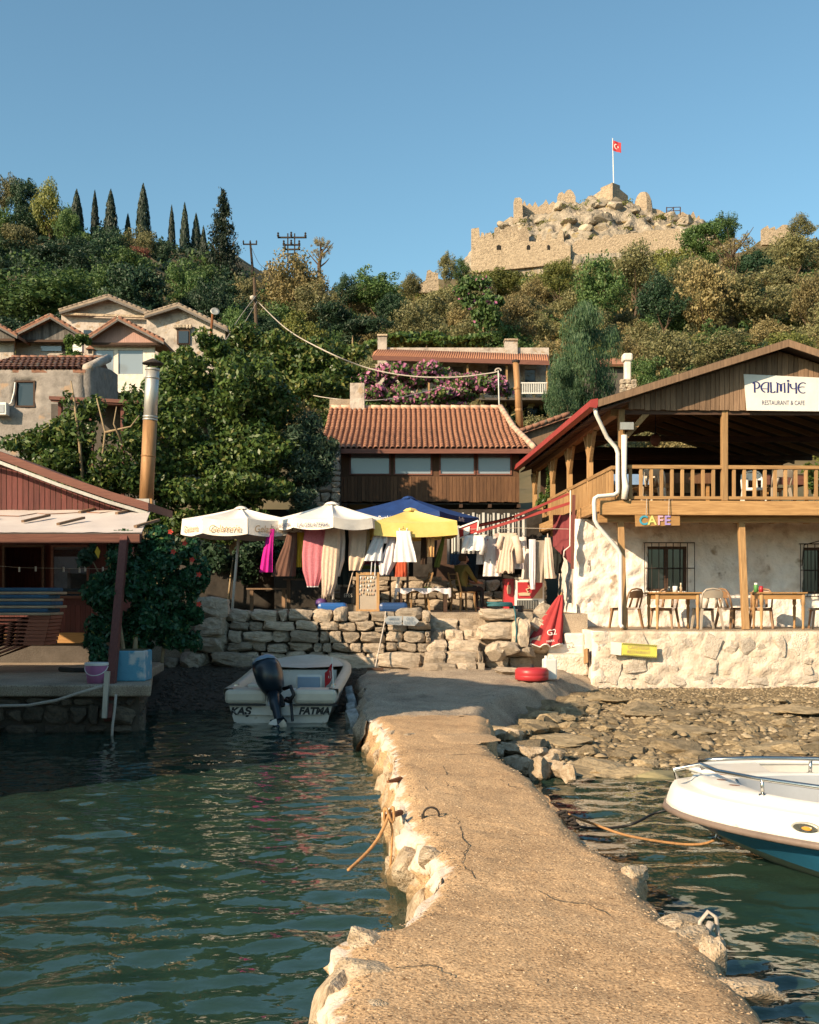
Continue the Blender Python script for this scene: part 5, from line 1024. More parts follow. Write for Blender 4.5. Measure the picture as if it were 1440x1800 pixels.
m = MB(OM); m.box((-.2, -.1, -.02), (-.06, .1, .16)); m.tube([(-.12, .15, .1), (-.05, .22, .05), (.02, .2, -.2), (.0, .18, -.32)], .022, 7); m.build('clamp_bracket', M['black'], ob)
m = MB(OM); m.tube([(.0, .16, .2), (.1, .28, .16), (.1, .3, .02), (.0, .2, -.02), (-.06, .14, .05)], .03, 7); m.build('hose_loop', M['black'], ob, True)
# stern flag
def flag_obj(par, origin, U, V, w_, h_, sag, nm='flag'):
    U = Vector(U); V = Vector(V); N = U.cross(V).normalized(); o = Vector(origin)
    fl = lambda a, b, d=0: o + U * (a * w_) - V * (b * h_) - V * (sag * h_ * a) + N * (.06 * w_ * math.sin(a * 7 + b * 2) + d)
    m = MB(); m.grid(lambda a, b: fl(a, b, .004), 12, 8); m.grid(lambda a, b: fl(1 - a, b, -.004), 12, 8); f_ = m.build(nm, M['flagred'], par, True); f_['has_kids'] = 1
    for sd in (.012, -.012):
        m = MB(); n_ = 20; A = [R(35 + 290 * k / n_) for k in range(n_ + 1)]; v = [fl(.36 + .19 * h_ / w_ * math.cos(a), .5 + .25 * math.sin(a), sd) for a in A] + [fl(.41 + .145 * h_ / w_ * math.cos(R(48 + 264 * k / n_)), .5 + .195 * math.sin(R(48 + 264 * k / n_)), sd) for k in range(n_ + 1)]
        m.add(v, [(k, k + 1, n_ + 2 + k, n_ + 1 + k) for k in range(n_)]); sv = [fl(.6 + (.1 if k % 2 == 0 else .04) * h_ / w_ * math.cos(R(180 + 36 * k)), .5 + (.13 if k % 2 == 0 else .05) * math.sin(R(180 + 36 * k)), sd) for k in range(10)] + [fl(.6, .5, sd)]
        m.add(sv, [(k, (k + 1) % 10, 10) for k in range(10)]); m.build('crescent_and_star', M['white'], f_)
    return f_
t = thing('boat_flag', 'small red flag with white crescent on a staff at the stern of the white boat', 'flag', P(585, 1212, 17.9)); m = MB(); m.tube([P(587, 1216, 17.9), P(583, 1155, 17.9)], .012, 6); m.build('staff', M['white'], t)
flag_obj(t, P(584, 1166, 17.88), (-.25, -.1, -.12), (.0, 0, 1), .42, .24, .4)
# old tyres hung as fenders down the landing edge
for k, (px, py, Y, r_, lb) in enumerate(((616, 1222, 19.5, .16, 'topmost whitish tyre fender on the landing edge beside the white boat'), (618, 1238, 18.9, .18, 'second tyre fender from the top beside the white boat'), (620, 1255, 18.2, .19, 'third whitewashed tyre fender beside the white boat'), (622, 1272, 17.6, .23, 'lowest and largest worn tyre fender at the waterline beside the white boat'))):
    c = P(px, py, Y); t = thing('tyre_fender', lb, 'tyre', tuple(c), 'tyre fenders'); Mt = Matrix.Translation(c) @ Matrix.Rotation(R(90 + 12 * (k % 2)), 4, 'Z') @ Matrix.Rotation(R(78), 4, 'X')
    m = MB(Mt); n_ = 26; pr = [(.62, -.3), (.8, -.42), (.96, -.4), (1, -.3), (1, .3), (.96, .4), (.8, .42), (.62, .3)]; vs = []
    for i in range(n_):
        a = 2 * math.pi * i / n_
        for q, (rr_, zz) in enumerate(pr): j_ = (1 - .03 * (i % 2)) if 2 <= q <= 5 else 1; vs.append((rr_ * r_ * j_ * math.cos(a), rr_ * r_ * j_ * math.sin(a), zz * r_ * .9))
    m.add(vs, [(i * 8 + q, ((i + 1) % n_) * 8 + q, ((i + 1) % n_) * 8 + (q + 1) % 8, i * 8 + (q + 1) % 8) for i in range(n_) for q in range(8)]); m.build('casing', M['tyrewhite'], t)
# ---- ropes and irons on the pier
def rope(name, label, pts, r, mt, cat='rope'):
    t = thing(name, label, cat, tuple(pts[0])); ps = [Vector(p) for p in pts]; q = []
    for i in range(len(ps) - 1):
        p0, p1, p2, p3 = ps[max(i - 1, 0)], ps[i], ps[i + 1], ps[min(i + 2, len(ps) - 1)]
        for k in range(6): u = k / 6; q.append(.5 * ((2 * p1) + (p2 - p0) * u + (2 * p0 - 5 * p1 + 4 * p2 - p3) * u * u + (3 * p1 - p0 - 3 * p2 + p3) * u ** 3))
    q.append(ps[-1]); m = MB(); m.tube(q, r, 7); m.build('strand', mt, t, True); return t
a = G(690, 1430, .32); t = rope('mooring_rope', 'orange brown rope tied to the left pier side running down into the water', [P(684, 1432, 8.1), P(676, 1452, 8.05), P(662, 1478, 8.0), P(642, 1502, 7.9), P(612, 1530, 7.75)], .012, M['rope'])
m = MB(); m.tube([P(684, 1432, 8.1) + Vector((.035 * math.cos(k), .02 * math.sin(k), .05 * math.sin(k * 2))) for k in np.linspace(0, 12, 40)], .011, 6); m.tube([P(684, 1432, 8.1), P(690, 1460, 8.1), P(688, 1500, 8.05), P(686, 1525, 8.0)], .009, 6); m.build('knot', M['rope'], t, True)
m = MB(); m.tube([P(680, 1436, 8.1), P(705, 1428, 8.4)], .022, 7); m.build('iron_pin', M['rust'], t)
t = thing('iron_bar', 'short rusty iron bar sticking out of the left pier face', 'bar', P(690, 1372, 9.7)); m = MB(); m.tube([P(682, 1374, 9.6), P(704, 1370, 9.85)], [.012, .028], 7); m.build('bar', M['rust'], t)
c = G(758, 1434, PZ); t = thing('mooring_ring', 'iron mooring ring set in the pier top', 'ring', tuple(c)); m = MB(); m.tube([c + Vector((.055 * math.cos(a), -.01, .012 + .05 * math.sin(a))) for a in np.linspace(-.3, 3.44, 14)], .008, 7); m.build('ring', M['iron'], t, True); m = MB(); m.box(c + Vector((-.07, -.02, -.02)), c + Vector((-.05, .02, .012))); m.build('staple', M['iron'], t)
bow = BO @ Vector((.06, -.06, .34)); eye = hk + Vector((-.02, -.02, -.05))
rope('bow_line', 'dark slack mooring line from the pier to the bow of the blue motorboat', [G(996, 1440, .4), G(1012, 1452, .2), G(1060, 1456, .13), P(1110, 1449, 9.0), P(1150, 1430, 9.2), bow], .011, M['black'])
rope('stern_spring', 'orange mooring rope from the pier to the bow eye of the blue motorboat', [G(1000, 1432, .38), P(1040, 1447, 9.2), P(1100, 1468, 9.05), P(1180, 1482, 9.0), P(1232, 1484, 8.95), eye], .011, M['rope'])
ch = thing('mooring_chain', 'dark chain lying over the right pier edge where the lines are tied', 'chain', G(990, 1436, .42)); 
for k in range(9):
    c = G(986 + k * 3.5, 1428 + k * 3.2, .44 - k * .012); Mk = Matrix.Translation(c) @ Matrix.Rotation(k * 1.57, 4, 'X') @ Matrix.Rotation(.6, 4, 'Z'); m = MB(Mk); m.tube([(.035 * math.cos(a), .02 * math.sin(a), 0) for a in np.linspace(0, 2 * math.pi, 12)[:-1]], .008, 6, True); m.build('link', M['iron'], ch, True)
c = G(1240, 1655, .36); t = thing('rope_loop', 'frayed pale rope loop on the right pier edge', 'rope', tuple(c)); m = MB(); m.tube([c + Vector((-.03, 0, .0)), c + Vector((-.02, .02, .09)), c + Vector((.02, .03, .135)), c + Vector((.06, .03, .11)), c + Vector((.07, .02, .0)), c + Vector((.06, .02, -.06))], .011, 6); m.tube([c + Vector((-.04, 0, -.02)), c + Vector((.0, -.02, .05)), c + Vector((.03, .0, .09))], .02, 6); m.build('strand', M['paleRope'], t, True)
# ================================================================== SHOP TERRACE IN THE MIDDLE
SZ = 1.6
tag(MB().prism([(-5.2, 23.0, .3), (.42, 23.0, .3), (.42, 23.55, .3), (1.42, 23.55, .3), (1.42, 23.0, .3), (3.6, 23.0, .3), (3.6, 31, .3), (-5.2, 31, .3)], (0, 0, SZ - .3)).build('shop_terrace_floor', M['apron']), kind='structure')
sw = thing('stone_wall', 'dry stone retaining wall of pale blocks below the clothes stall', 'wall', (-1.8, 23, .4)); rg = random.Random(31)
m = MB(); m.box((-4.2, 22.98, .2), (.42, 23.3, SZ - .02)); m.build('earth_core', M['mortar'], sw)
for (u, v, w_, h_) in courses(4.6, 1.22, .12, .32, .16, .66, rg):
    if v + h_ > 1.15: h_ += rg.uniform(-.04, .05); w_ *= 1.0
    stone(sw, (-4.18 + u + w_ / 2, 22.93 + rg.uniform(-.06, .04), .47 + v + h_ / 2 + rg.uniform(-.02, .02)), (w_ * rg.uniform(.92, .99), rg.uniform(.3, .45), h_ * rg.uniform(.9, 1.0)), M['wallstone'], rg.uniform(-.07, .07), SQ, ry=rg.uniform(-.1, .1))
for px, py, d in ((375, 1068, (.62, .5, .42)), (372, 1102, (.6, .5, .36)), (366, 1132, (.66, .5, .3)), (340, 1160, (.5, .4, .3)), (300, 1165, (.3, .3, .2)), (410, 1160, (.8, .5, .3)), (455, 1165, (.5, .4, .24)), (540, 1162, (.9, .4, .26)), (620, 1165, (1.0, .4, .3)), (700, 1160, (.9, .4, .3)), (720, 1160, (.3, .25, .25))):
    stone(sw, P(px, py, 22.75), d, M['wallstone'], rg.uniform(-.15, .15), SQ, ry=rg.uniform(-.15, .15))
rp_ = thing('stone_wall', 'stack of large squared stone blocks and boulders right of the centre steps', 'wall', (1.9, 22.9, .4))
for px, py, d, Y, K in ((877, 1080, (.75, .5, .22), 22.8, SQ), (875, 1108, (.78, .5, .34), 22.8, SQ), (915, 1112, (.36, .5, .56), 22.7, SQ), (872, 1142, (.45, .4, .42), 22.5, RD), (890, 1140, (.5, .4, .4), 22.45, RD), (940, 1100, (.5, .6, .5), 23.1, RD), (955, 1080, (.45, .5, .5), 23.3, RD), (950, 1130, (.6, .5, .5), 22.9, RD), (925, 1145, (.4, .35, .3), 22.6, RD), (905, 1180, (.7, .4, .2), 21.6, RD), (978, 1090, (.35, .4, .6), 23.5, RD)):
    stone(rp_, P(px, py, Y), d, M['wallstone'], rg.uniform(-.15, .15), K)
for (u, v, w_, h_) in courses(1.0, 1.15, .2, .4, .3, .6, rg): stone(rp_, (1.5 + u + w_ / 2, 22.98, .5 + v + h_ / 2), (w_ * .97, .3, h_ * .96), M['wallstone'], rg.uniform(-.08, .08), SQ)
ss = thing('stone_steps', 'worn stone steps up to the clothes stall between the dry stone walls', 'steps', (.8, 22.8, .5)); xs0, xs1 = P(752, 0, 22.8).x, P(840, 0, 22.8).x
for k in range(5):
    y0 = 22.25 + k * .26; zt_ = .64 + k * .21; x = xs0 - .1 + .03 * k
    while x < xs1: w_ = min(rg.uniform(.35, .7), xs1 + .1 - x); stone(ss, (x + w_ / 2, y0 + .2, zt_ - .14), (w_ * .98, .5, .3), M['wallstone'], rg.uniform(-.04, .04), SQ, 'step_stone'); x += w_
m = MB(); m.box((xs0, 22.5, .2), (xs1, 23.5, .5)); m.box((xs0, 23.05, .5), (xs1, 23.5, .9)); m.build('earth_core', M['mortar'], ss)
# back wall of the stall: low rubble wall, dark openings, door
bw = thing('shop_front', 'shaded stone ground floor with dark doorways behind the clothes stall', 'building', (-.5, 30, SZ))
m = MB(); m.facade((-5.4, 30, SZ), (1, 0, 0), (0, 0, 1), .4, 8.9, 2.62, [(3.2, .55, 5.5, 2.3), (6.0, .15, 6.75, 2.1), (7.1, .9, 8.4, 2.2)], .3, lambda p, u, v: .05 * nz(p, 2)); m.build('wall', M['shadewall'], bw)
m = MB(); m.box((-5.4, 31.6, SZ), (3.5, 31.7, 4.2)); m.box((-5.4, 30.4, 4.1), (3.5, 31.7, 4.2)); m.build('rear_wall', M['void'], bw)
m = MB(); m.box((.62, 30.1, SZ + .15), (1.33, 30.16, SZ + 2.08)); m.build('door', M['darkwood'], bw)
m = MB(); m.tube([(-1.2, 29.9, SZ + .6), (-1.2, 29.9, SZ + 2.2)], .025, 6); m.tube([(-.2, 29.9, SZ + .6), (-.2, 29.9, SZ + 2.2)], .025, 6); m.build('window_post', M['bluecushion'], bw)
lw = thing('stone_wall', 'low brown rubble wall at the back of the clothes stall', 'wall', (0, 28.2, SZ)); m = MB(); m.box((-1.9, 28.3, SZ), (3.4, 29.9, 2.3)); m.build('earth_core', M['mortar'], lw)
for (u, v, w_, h_) in courses(5.3, .74, .16, .3, .22, .6, rg): stone(lw, (-1.9 + u + w_ / 2, 28.25, SZ + v + h_ / 2), (w_ * .97, .3, h_ * .96), M['wallstone'], rg.uniform(-.08, .08), SQ)
m = MB(); m.box((-1.9, 28.1, 2.33), (.8, 28.6, 2.42)); m.build('capping', M['apron'], lw)
gw = thing('garden_wall', 'dim grey rendered wall behind the left white parasol', 'wall', (-4, 27.6, SZ)); m = MB(); m.facade((-5.6, 27.6, SZ), (1, 0, 0), (0, 0, 1), .2, 2.3, 1.35, (), .2, lambda p, u, v: .03 * nz(p, 2)); m.build('render', M['shadewall'], gw, True)
cu = thing('striped_curtain', 'black and white striped cloth curtain behind the stall', 'curtain', P(860, 985, 29.3))
for par, mt in ((0, mk('palestripe', (.52, .50, .47), (.45, .43, .40))), (1, M['black'])):
    m = MB(); n_ = 44
    for k in range(n_):
        if k % 2 != par: continue
        def cf(a, b, k=k): px = 786 + (k + a) * (138 / n_) + 1.5 * math.sin((k + a) * .9); top, bot = 903 - 2 * math.sin(k), 983 + 10 * math.sin((k + a) * .16 + 1); return P(px, top + (bot - top) * b, 29.3 + .10 * math.sin((k + a) * .8) * b)
        m.grid(cf, 3, 8); m.grid(lambda a, b: cf(1 - a, b) + Vector((0, .012, 0)), 3, 8)
    m.build('pale_stripe_cloth' if par == 0 else 'black_stripe_cloth', mt, cu, True)
# ---- parasols
def parasol(label, px, Y, py_apex, py_edge, rad, n, mt, val=.26, rot=0, base_px=None, name='parasol', scal=0, txt=None, rise=.0):
    c = P(px, 1000, Y); za, ze = P(px, py_apex, Y).z, P(px, py_edge, Y).z; b = P(base_px or px, 1080, Y - .2); b.z = SZ
    t = thing(name, label, 'parasol', tuple(b), 'stall parasols'); C = Vector((c.x, Y, 0))
    corner = lambda k: C + Vector((rad * math.cos(rot + 2 * math.pi * k / n), rad * math.sin(rot + 2 * math.pi * k / n), ze + .02 * math.sin(k * 5)))
    A = Vector((C.x, C.y, za)); m = MB(); m2 = MB()
    for k in range(n):
        p, q = corner(k), corner(k + 1)
        def pan(a, b_): e = p.lerp(q, a); s = b_; v = A.lerp(e, s); v.z += (-.10 * math.sin(s * math.pi) * (1 - .0) * (.25 + 1.0 * 4 * a * (1 - a)) * .7 - .05 * 4 * a * (1 - a) * s); return v
        m.grid(pan, 9, 9); m.grid(lambda a, b_: pan(1 - a, b_) - Vector((0, 0, .012)), 9, 9)
        def vl(a, b_): v = pan(a, 1); o = (v - Vector((C.x, C.y, v.z))).normalized(); h = val * (1 - scal * abs(math.sin(a * math.pi * 3)) * .3); return v + o * (.02 * b_ + .015 * math.sin(a * 9 + k * 2) * b_) - Vector((0, 0, h * b_))
        m2.grid(vl, 9, 4); m2.grid(lambda a, b_: vl(1 - a, b_) - (p + q - 2 * Vector((C.x, C.y, ze))).normalized() * .01, 9, 4)
        if txt and k in txt[1]:
            md = vl(.5, .55); o = (vl(.5, .5) - Vector((C.x, C.y, vl(.5, .5).z))).normalized(); o.z = 0; U = Vector((-o.y, o.x, 0)); text(txt[0], txt[2], txt[3], t, md + o * .03, U, (0, 0, 1), shear=.2, ext=.001, sx=.9)
    cn = m.build('canopy', mt, t, True); m2.build('valance', mt, t, True)
    m = MB(); m.lathe(A + Vector((0, 0, -.02)), [(.17, -.02), (.1, .03), (.02, .05)], n); m.build('top_cap', mt, t)
    m = MB(); [m.tube([A - Vector((0, 0, .12)), corner(k) - Vector((0, 0, .05))], .012, 5) for k in range(n)]; m.build('ribs', M['postwood'], t)
    m = MB(); m.tube([b, A - Vector((0, 0, .05))], .03, 8); m.build('pole', M['canvas'] if mt is not M['bluecloth'] else M['steel'], t, True)
    return t
parasol('white parasol with tan script on its valance left of the hanging clothes', 424, 25.2, 892, 915, 1.28, 8, M['canvas'], .34, .25, 408, txt=('Gelateria', (4, 5, 6), .21, M['gold']))
parasol('white parasol with grey capitals on its valance over the pink dress', 583, 24.6, 884, 913, 1.16, 8, M['canvas'], .22, .1, 586, txt=('LA GELATERIA', (4, 5), .12, M['inkgrey']))
parasol('blue parasol rising behind the yellow one', 718, 27.0, 874, 908, 1.85, 4, M['bluecloth'], .12, R(22), 716, txt=('Barthiz', (2, 3), .14, M['white']))
parasol('yellow parasol in the middle of the stall', 722, 25.0, 895, 920, 1.25, 4, M['yellowcloth'], .30, R(52), 690)
for px, Y, lb in ((585, 23.7, 'blue plastic parasol base on the wall top under the pink dress'), (692, 23.9, 'blue plastic parasol base beside the postcard board')):
    c = P(px, 1000, Y); c.z = SZ; t = thing('umbrella_base', lb, 'parasol base', tuple(c), 'blue parasol bases'); m = MB(); m.box(c + Vector((-.30, -.22, .02)), c + Vector((.30, .22, .22))); m.build('base', M['navyplastic'] if px > 600 else plain('bluebase', (.02, .10, .32), .35), t, bev=.07); m = MB(); m.lathe(c + Vector((0, 0, .22)), [(.05, 0), (.045, .07)], 10); m.build('collar', M['black'], t)
# ---- clothes
def cloth(nm, c1, c2=None, **k): return mk(nm, c1, c2 or tuple(x * .8 for x in c1), scale=k.pop('scale', 6), rough=.9, bump=.3, bscale=60, vary=0, **k)
def garment(name, label, cat, rows, Y, mt, sleeves=(), pleats=5, hem=.0, depth=.07, straps=(), trim=None):
    """rows: (px centre, py, half width px) from top to hem; a flattened, pleated tube of cloth"""
    s = Y / F; t = thing(name, label, cat, tuple(P(rows[0][0], rows[0][1], Y)), 'clothes hung at the stall'); rg_ = random.Random(int(rows[0][0] * 7)); ph = rg_.uniform(0, 6)
    ys_ = [r[1] for r in rows]
    def surf(b, a):
        py = ys_[0] + (ys_[-1] - ys_[0]) * b; px = lut(py, [(r[1], r[0]) for r in rows]); hw = lut(py, [(r[1], r[2]) for r in rows]) * s * 1.22
        an = a * 2 * math.pi; x = math.cos(an) * hw; y = math.sin(an) * (depth * (.35 + .65 * b)); pl = math.sin(x / max(hw, .01) * pleats * 1.6 + ph + math.sin(b * 3 + ph) * .8)
        y += .035 * b * pl * min(1, hw * 8); z = -hem * .02 * (b > .9) * math.sin(x * 60)
        p = P(px, py, Y); return p + Vector((x + .012 * pl * b, y, (hem * rg_.uniform(-1, 1) * .05 if b > .98 else 0)))
    m = MB(); m.grid(surf, 22, 41); m.build('cloth', mt, t, True)
    for sl_r in sleeves:
        m = MB(); ps = [P(a, b, Y - .02) for a, b, _ in sl_r]; m.tube(ps, [r * s for _, _, r in sl_r], 10); m.build('sleeve', mt, t, True)
    for a, b, c_, d in straps: m = MB(); m.tube([P(a, b, Y), P(c_, d, Y)], .012, 5); m.build('strap', mt, t)
    if trim: m = MB(); r0, r1 = rows[-2], rows[-1]; m.grid(lambda b, a: surf(.9 + .12 * b, a) + Vector((0, -.006 * math.copysign(1, math.sin(a * 6.28)), 0)), 4, 41); m.build('hem', trim, t, True)
    m = MB(); h = P(rows[0][0], rows[0][1] - 4, Y); m.tube([h + Vector((-.0, 0, .05)), h, h + Vector((-rows[0][2] * s, 0, -.05)), h + Vector((rows[0][2] * s, 0, -.05)), h], .006, 5); m.build('hanger', M['iron'], t)
    return t
wht = cloth('whitecotton', (.80, .77, .75), (.70, .66, .65)); lav = cloth('lavendercotton', (.68, .62, .64), (.58, .52, .54))
garment('dress', 'narrow magenta dress hanging at the left end of the clothes', 'dress', [(477, 930, 5), (474, 950, 6), (470, 980, 8), (468, 1006, 10)], 24.3, cloth('magenta', (.62, .02, .30), (.45, .01, .2)))
garment('trousers', 'brown striped trousers blown sideways beside the magenta dress', 'trousers', [(514, 936, 7), (510, 960, 10), (502, 990, 15), (497, 1013, 18)], 24.4, cloth('brownstripe', (.17, .085, .06), (.09, .045, .035), stretch=(12, 1, 1)), pleats=8)
garment('top', 'mustard yellow top hanging left of the pink dress', 'top', [(529, 936, 8), (529, 965, 8), (527, 980, 6), (527, 997, 6)], 24.5, cloth('mustard', (.55, .36, .03), (.42, .25, .02)))
garment('dress', 'pink patterned dress with white hem below the white parasol', 'dress', [(556, 926, 16), (556, 945, 18), (553, 975, 18), (552, 1003, 17), (550, 1030, 9)], 24.2, cloth('rosepink', (.58, .20, .24), (.42, .12, .15), scale=30), [((572, 932, 6), (573, 950, 5), (573, 960, 4))], trim=wht, pleats=7)
garment('kaftan', 'ragged cream lace kaftan under the centre of the white parasol', 'kaftan', [(585, 930, 10), (583, 955, 12), (580, 990, 13), (578, 1025, 11), (574, 1050, 7)], 24.1, cloth('creamlace', (.62, .50, .40), (.48, .36, .27), scale=25), hem=1.5, pleats=8)
garment('dress', 'long black green dress with pale collar', 'dress', [(606, 925, 8), (606, 950, 9), (606, 990, 10), (607, 1028, 10)], 24.6, cloth('bottlegreen', (.018, .03, .028), (.01, .015, .014)), trim=None)
garment('dress', 'beige shift dress with a dangling ribbon', 'dress', [(629, 918, 14), (629, 950, 13), (627, 985, 13), (624, 1003, 9)], 24.3, cloth('beigelinen', (.60, .47, .36), (.48, .36, .27)), straps=[(622, 1000, 610, 1044)])
garment('shirt', 'cream gauze shirt beside the beige shift dress', 'shirt', [(641, 916, 6), (643, 940, 6), (645, 962, 5), (648, 975, 5)], 24.45, cloth('gauze', (.64, .50, .30), (.5, .36, .2)))
garment('shirt', 'pale blue white shirt slanting left of the yellow parasol pole', 'shirt', [(672, 920, 6), (666, 945, 9), (660, 965, 11), (656, 986, 14)], 24.2, cloth('palebluecotton', (.62, .63, .66), (.5, .5, .53)), [((676, 925, 5), (678, 945, 5), (678, 955, 4))], straps=[(654, 985, 652, 1010), (660, 985, 659, 1012)])
garment('shirt', 'lavender white pointed blouse left of the white strap dress', 'blouse', [(690, 936, 3), (687, 965, 8), (681, 990, 12), (676, 1010, 6)], 24.25, lav, hem=.5)
garment('dress', 'white strappy dress hanging in front of the yellow parasol', 'dress', [(709, 933, 10), (711, 950, 11), (712, 970, 15), (713, 988, 17)], 24.0, wht, straps=[(703, 934, 702, 928), (715, 934, 716, 928)], pleats=6)
garment('skirt', 'orange red skirt showing below the white strappy dress', 'skirt', [(705, 986, 9), (705, 1000, 9), (704, 1014, 9)], 24.3, cloth('orangered', (.48, .10, .045), (.36, .06, .03)), pleats=8)
garment('trousers', 'tan trousers hanging under the yellow parasol', 'trousers', [(757, 932, 6), (757, 955, 6), (757, 979, 6)], 24.4, cloth('tanlinen', (.56, .34, .15), (.45, .25, .1)))
garment('skirt', 'dark brown garment hanging left of the tan trousers', 'garment', [(746, 930, 4), (746, 960, 5), (745, 992, 5)], 24.7, cloth('darkbrown', (.05, .03, .02)))
garment('scarf', 'olive green scarf hanging below the right end of the yellow parasol', 'scarf', [(780, 944, 2), (775, 965, 4), (770, 985, 5), (768, 997, 5)], 24.6, cloth('olivegreen', (.10, .12, .02), (.07, .08, .015)))
garment('blouse', 'white long sleeved blouse below the red awning fascia', 'blouse', [(834, 941, 11), (834, 950, 13), (833, 968, 13)], 24.6, wht, [((822, 944, 5), (817, 958, 5), (815, 973, 4)), ((846, 944, 5), (849, 958, 5), (846, 975, 4))])
garment('dress', 'white dress with red and green flower print', 'dress', [(863, 942, 8), (863, 958, 10), (866, 985, 12), (865, 1013, 13)], 24.9, cloth('flowerprint', (.68, .64, .62), (.64, .6, .58), spots=((.30, .06, .06), 14, .64)), [((856, 946, 4), (853, 960, 4), (854, 972, 3))])
garment('kaftan', 'cream pleated kaftan with wide sleeves right of the flower print dress', 'kaftan', [(893, 937, 13), (893, 955, 12), (890, 970, 9), (889, 990, 12), (888, 1006, 13)], 24.4, cloth('creamcotton', (.62, .50, .40), (.5, .38, .29)), [((905, 942, 6), (912, 965, 7), (915, 990, 7)), ((882, 942, 5), (878, 955, 5), (878, 965, 4))], hem=.8, pleats=9)
garment('shirt', 'blue patterned pale shirt behind the cream kaftan', 'shirt', [(906, 950, 8), (908, 975, 10), (910, 1000, 10)], 24.6, cloth('bluepattern', (.58, .53, .54), (.5, .45, .47), spots=((.25, .25, .36), 16, .6)))
garment('coat', 'red collared white coat left of the grey vest', 'coat', [(930, 965, 4), (927, 985, 6), (926, 1018, 8)], 25.0, cloth('whitecoat', (.66, .6, .56), (.55, .48, .44), spots=((.3, .06, .06), 8, .68)))
garment('vest', 'long grey beige vest hanging at the right end of the clothes', 'vest', [(946, 950, 12), (946, 970, 12), (945, 1000, 11), (944, 1024, 10)], 24.5, cloth('greyvest', (.36, .30, .24), (.3, .245, .195)), [], trim=None)
garment('dress', 'lilac white open robe around the grey vest', 'robe', [(936, 948, 5), (936, 980, 5), (936, 1012, 5), (937, 1036, 3)], 24.4, lav)
garment('dress', 'ivory strap dress at the far right of the clothes', 'dress', [(963, 945, 4), (964, 965, 6), (965, 995, 7), (967, 1017, 8)], 24.4, cloth('ivory', (.66, .54, .44), (.55, .43, .34)), straps=[(963, 946, 963, 938)])
garment('jacket', 'dark jacket hanging in the shade beside the corner wall', 'jacket', [(978, 960, 6), (980, 985, 9), (978, 1008, 5)], 25.2, cloth('darkjacket', (.02, .022, .02)))
garment('jacket', 'dark teal jacket hanging in front of the shop wall behind the seated person', 'jacket', [(828, 974, 9), (828, 1000, 11), (826, 1018, 10)], 27.6, cloth('darkteal', (.012, .03, .045), (.008, .015, .02)))
garment('shirt', 'blue checked shirt below the striped curtain', 'shirt', [(801, 974, 8), (801, 985, 8), (801, 993, 8)], 29.0, cloth('checkblue', (.05, .09, .16), (.02, .03, .05), scale=30))
garment('blouse', 'sheer white blouse between the cream kaftan and the black green dress', 'blouse', [(597, 922, 7), (596, 950, 9), (594, 985, 9), (591, 1010, 5)], 24.35, cloth('sheerwhite', (.72, .66, .6), (.6, .53, .47)), hem=1)
garment('dress', 'pale pink dress behind the left side of the rose pink one', 'dress', [(541, 928, 8), (541, 960, 9), (540, 995, 10)], 24.55, cloth('palepink', (.62, .36, .34), (.5, .27, .25)))
garment('shirt', 'ivory shirt behind the lavender white pointed blouse', 'shirt', [(694, 928, 7), (693, 955, 9), (691, 982, 10)], 24.55, cloth('ivoryshirt', (.70, .62, .52), (.58, .5, .41)))
garment('shirt', 'white tunic behind the white long sleeved blouse', 'tunic', [(850, 940, 7), (850, 965, 9), (850, 992, 10)], 25.1, cloth('whitetunic', (.74, .7, .67), (.62, .57, .54)))
garment('dress', 'dusty pink dress between the flower print dress and the cream kaftan', 'dress', [(877, 938, 6), (877, 965, 8), (876, 998, 9)], 24.9, cloth('dustypink', (.52, .36, .32), (.42, .28, .25)))
garment('shirt', 'white shirt between the blue patterned shirt and the red collared coat', 'shirt', [(919, 944, 5), (919, 970, 7), (919, 996, 7)], 25.1, cloth('plainwhite', (.74, .69, .65), (.62, .57, .53)))
cl = thing('clothesline', 'thin line the stall clothes hang from between the parasols', 'clothesline', P(580, 922, 24.3))
m = MB(); m.tube([P(470, 925, 24.3), P(560, 917, 24.3), P(640, 910, 24.3), P(720, 922, 24.2), P(790, 930, 24.6), P(850, 930, 24.6), P(910, 928, 24.5), P(1000, 930, 24.4)], .006, 5); m.build('line', M['paleRope'], cl)
# ---- red folding awning on the restaurant side
t = thing('folding_awning', 'red folding arm awning sloping out from the restaurant veranda', 'awning', P(1003, 870, 24.6))
m = MB(); A0, A1 = P(1004, 864, 24.5), P(838, 921, 24.7); D_ = Vector((-.05, 1.5, 0))
m.grid(lambda a, b: A0.lerp(A1, a) + D_ * b + Vector((0, 0, -.10 * math.sin(a * math.pi))), 14, 6); m.grid(lambda a, b: A0.lerp(A1, 1 - a) + D_ * b + Vector((0, 0, -.02 - .10 * math.sin(a * math.pi))), 14, 6); m.build('fabric', M['redcloth'], t, True)
m = MB(); m.bar(P(1003, 884, 24.45), P(838, 936, 24.6), .07, .06); m.build('front_bar', M['redmetal'], t)
m = MB(); m.bar(P(1000, 868, 24.4), P(905, 908, 24.45), .05, .05); m.build('arm', M['redmetal'], t)
m = MB(); q = [P(806, 928, 24.8), P(840, 916, 24.6), P(838, 936, 24.6), P(808, 946, 24.8)]; m.prism(q, (0, .02, 0)); m.build('fascia', M['redcloth'], t)
m = MB(); m.bar(P(806, 928, 24.78), P(841, 915, 24.58), .03, .03); m.bar(P(808, 946, 24.78), P(839, 937, 24.58), .03, .03); m.bar(P(841, 915, 24.58), P(839, 937, 24.58), .03, .03); m.build('edging', M['white'], t)
m = MB(); m.prism([P(815, 929, 24.71), P(826, 925, 24.65), P(825, 938, 24.65), P(815, 942, 24.71)], (0, .01, 0)); m.build('label_patch', M['white'], t)
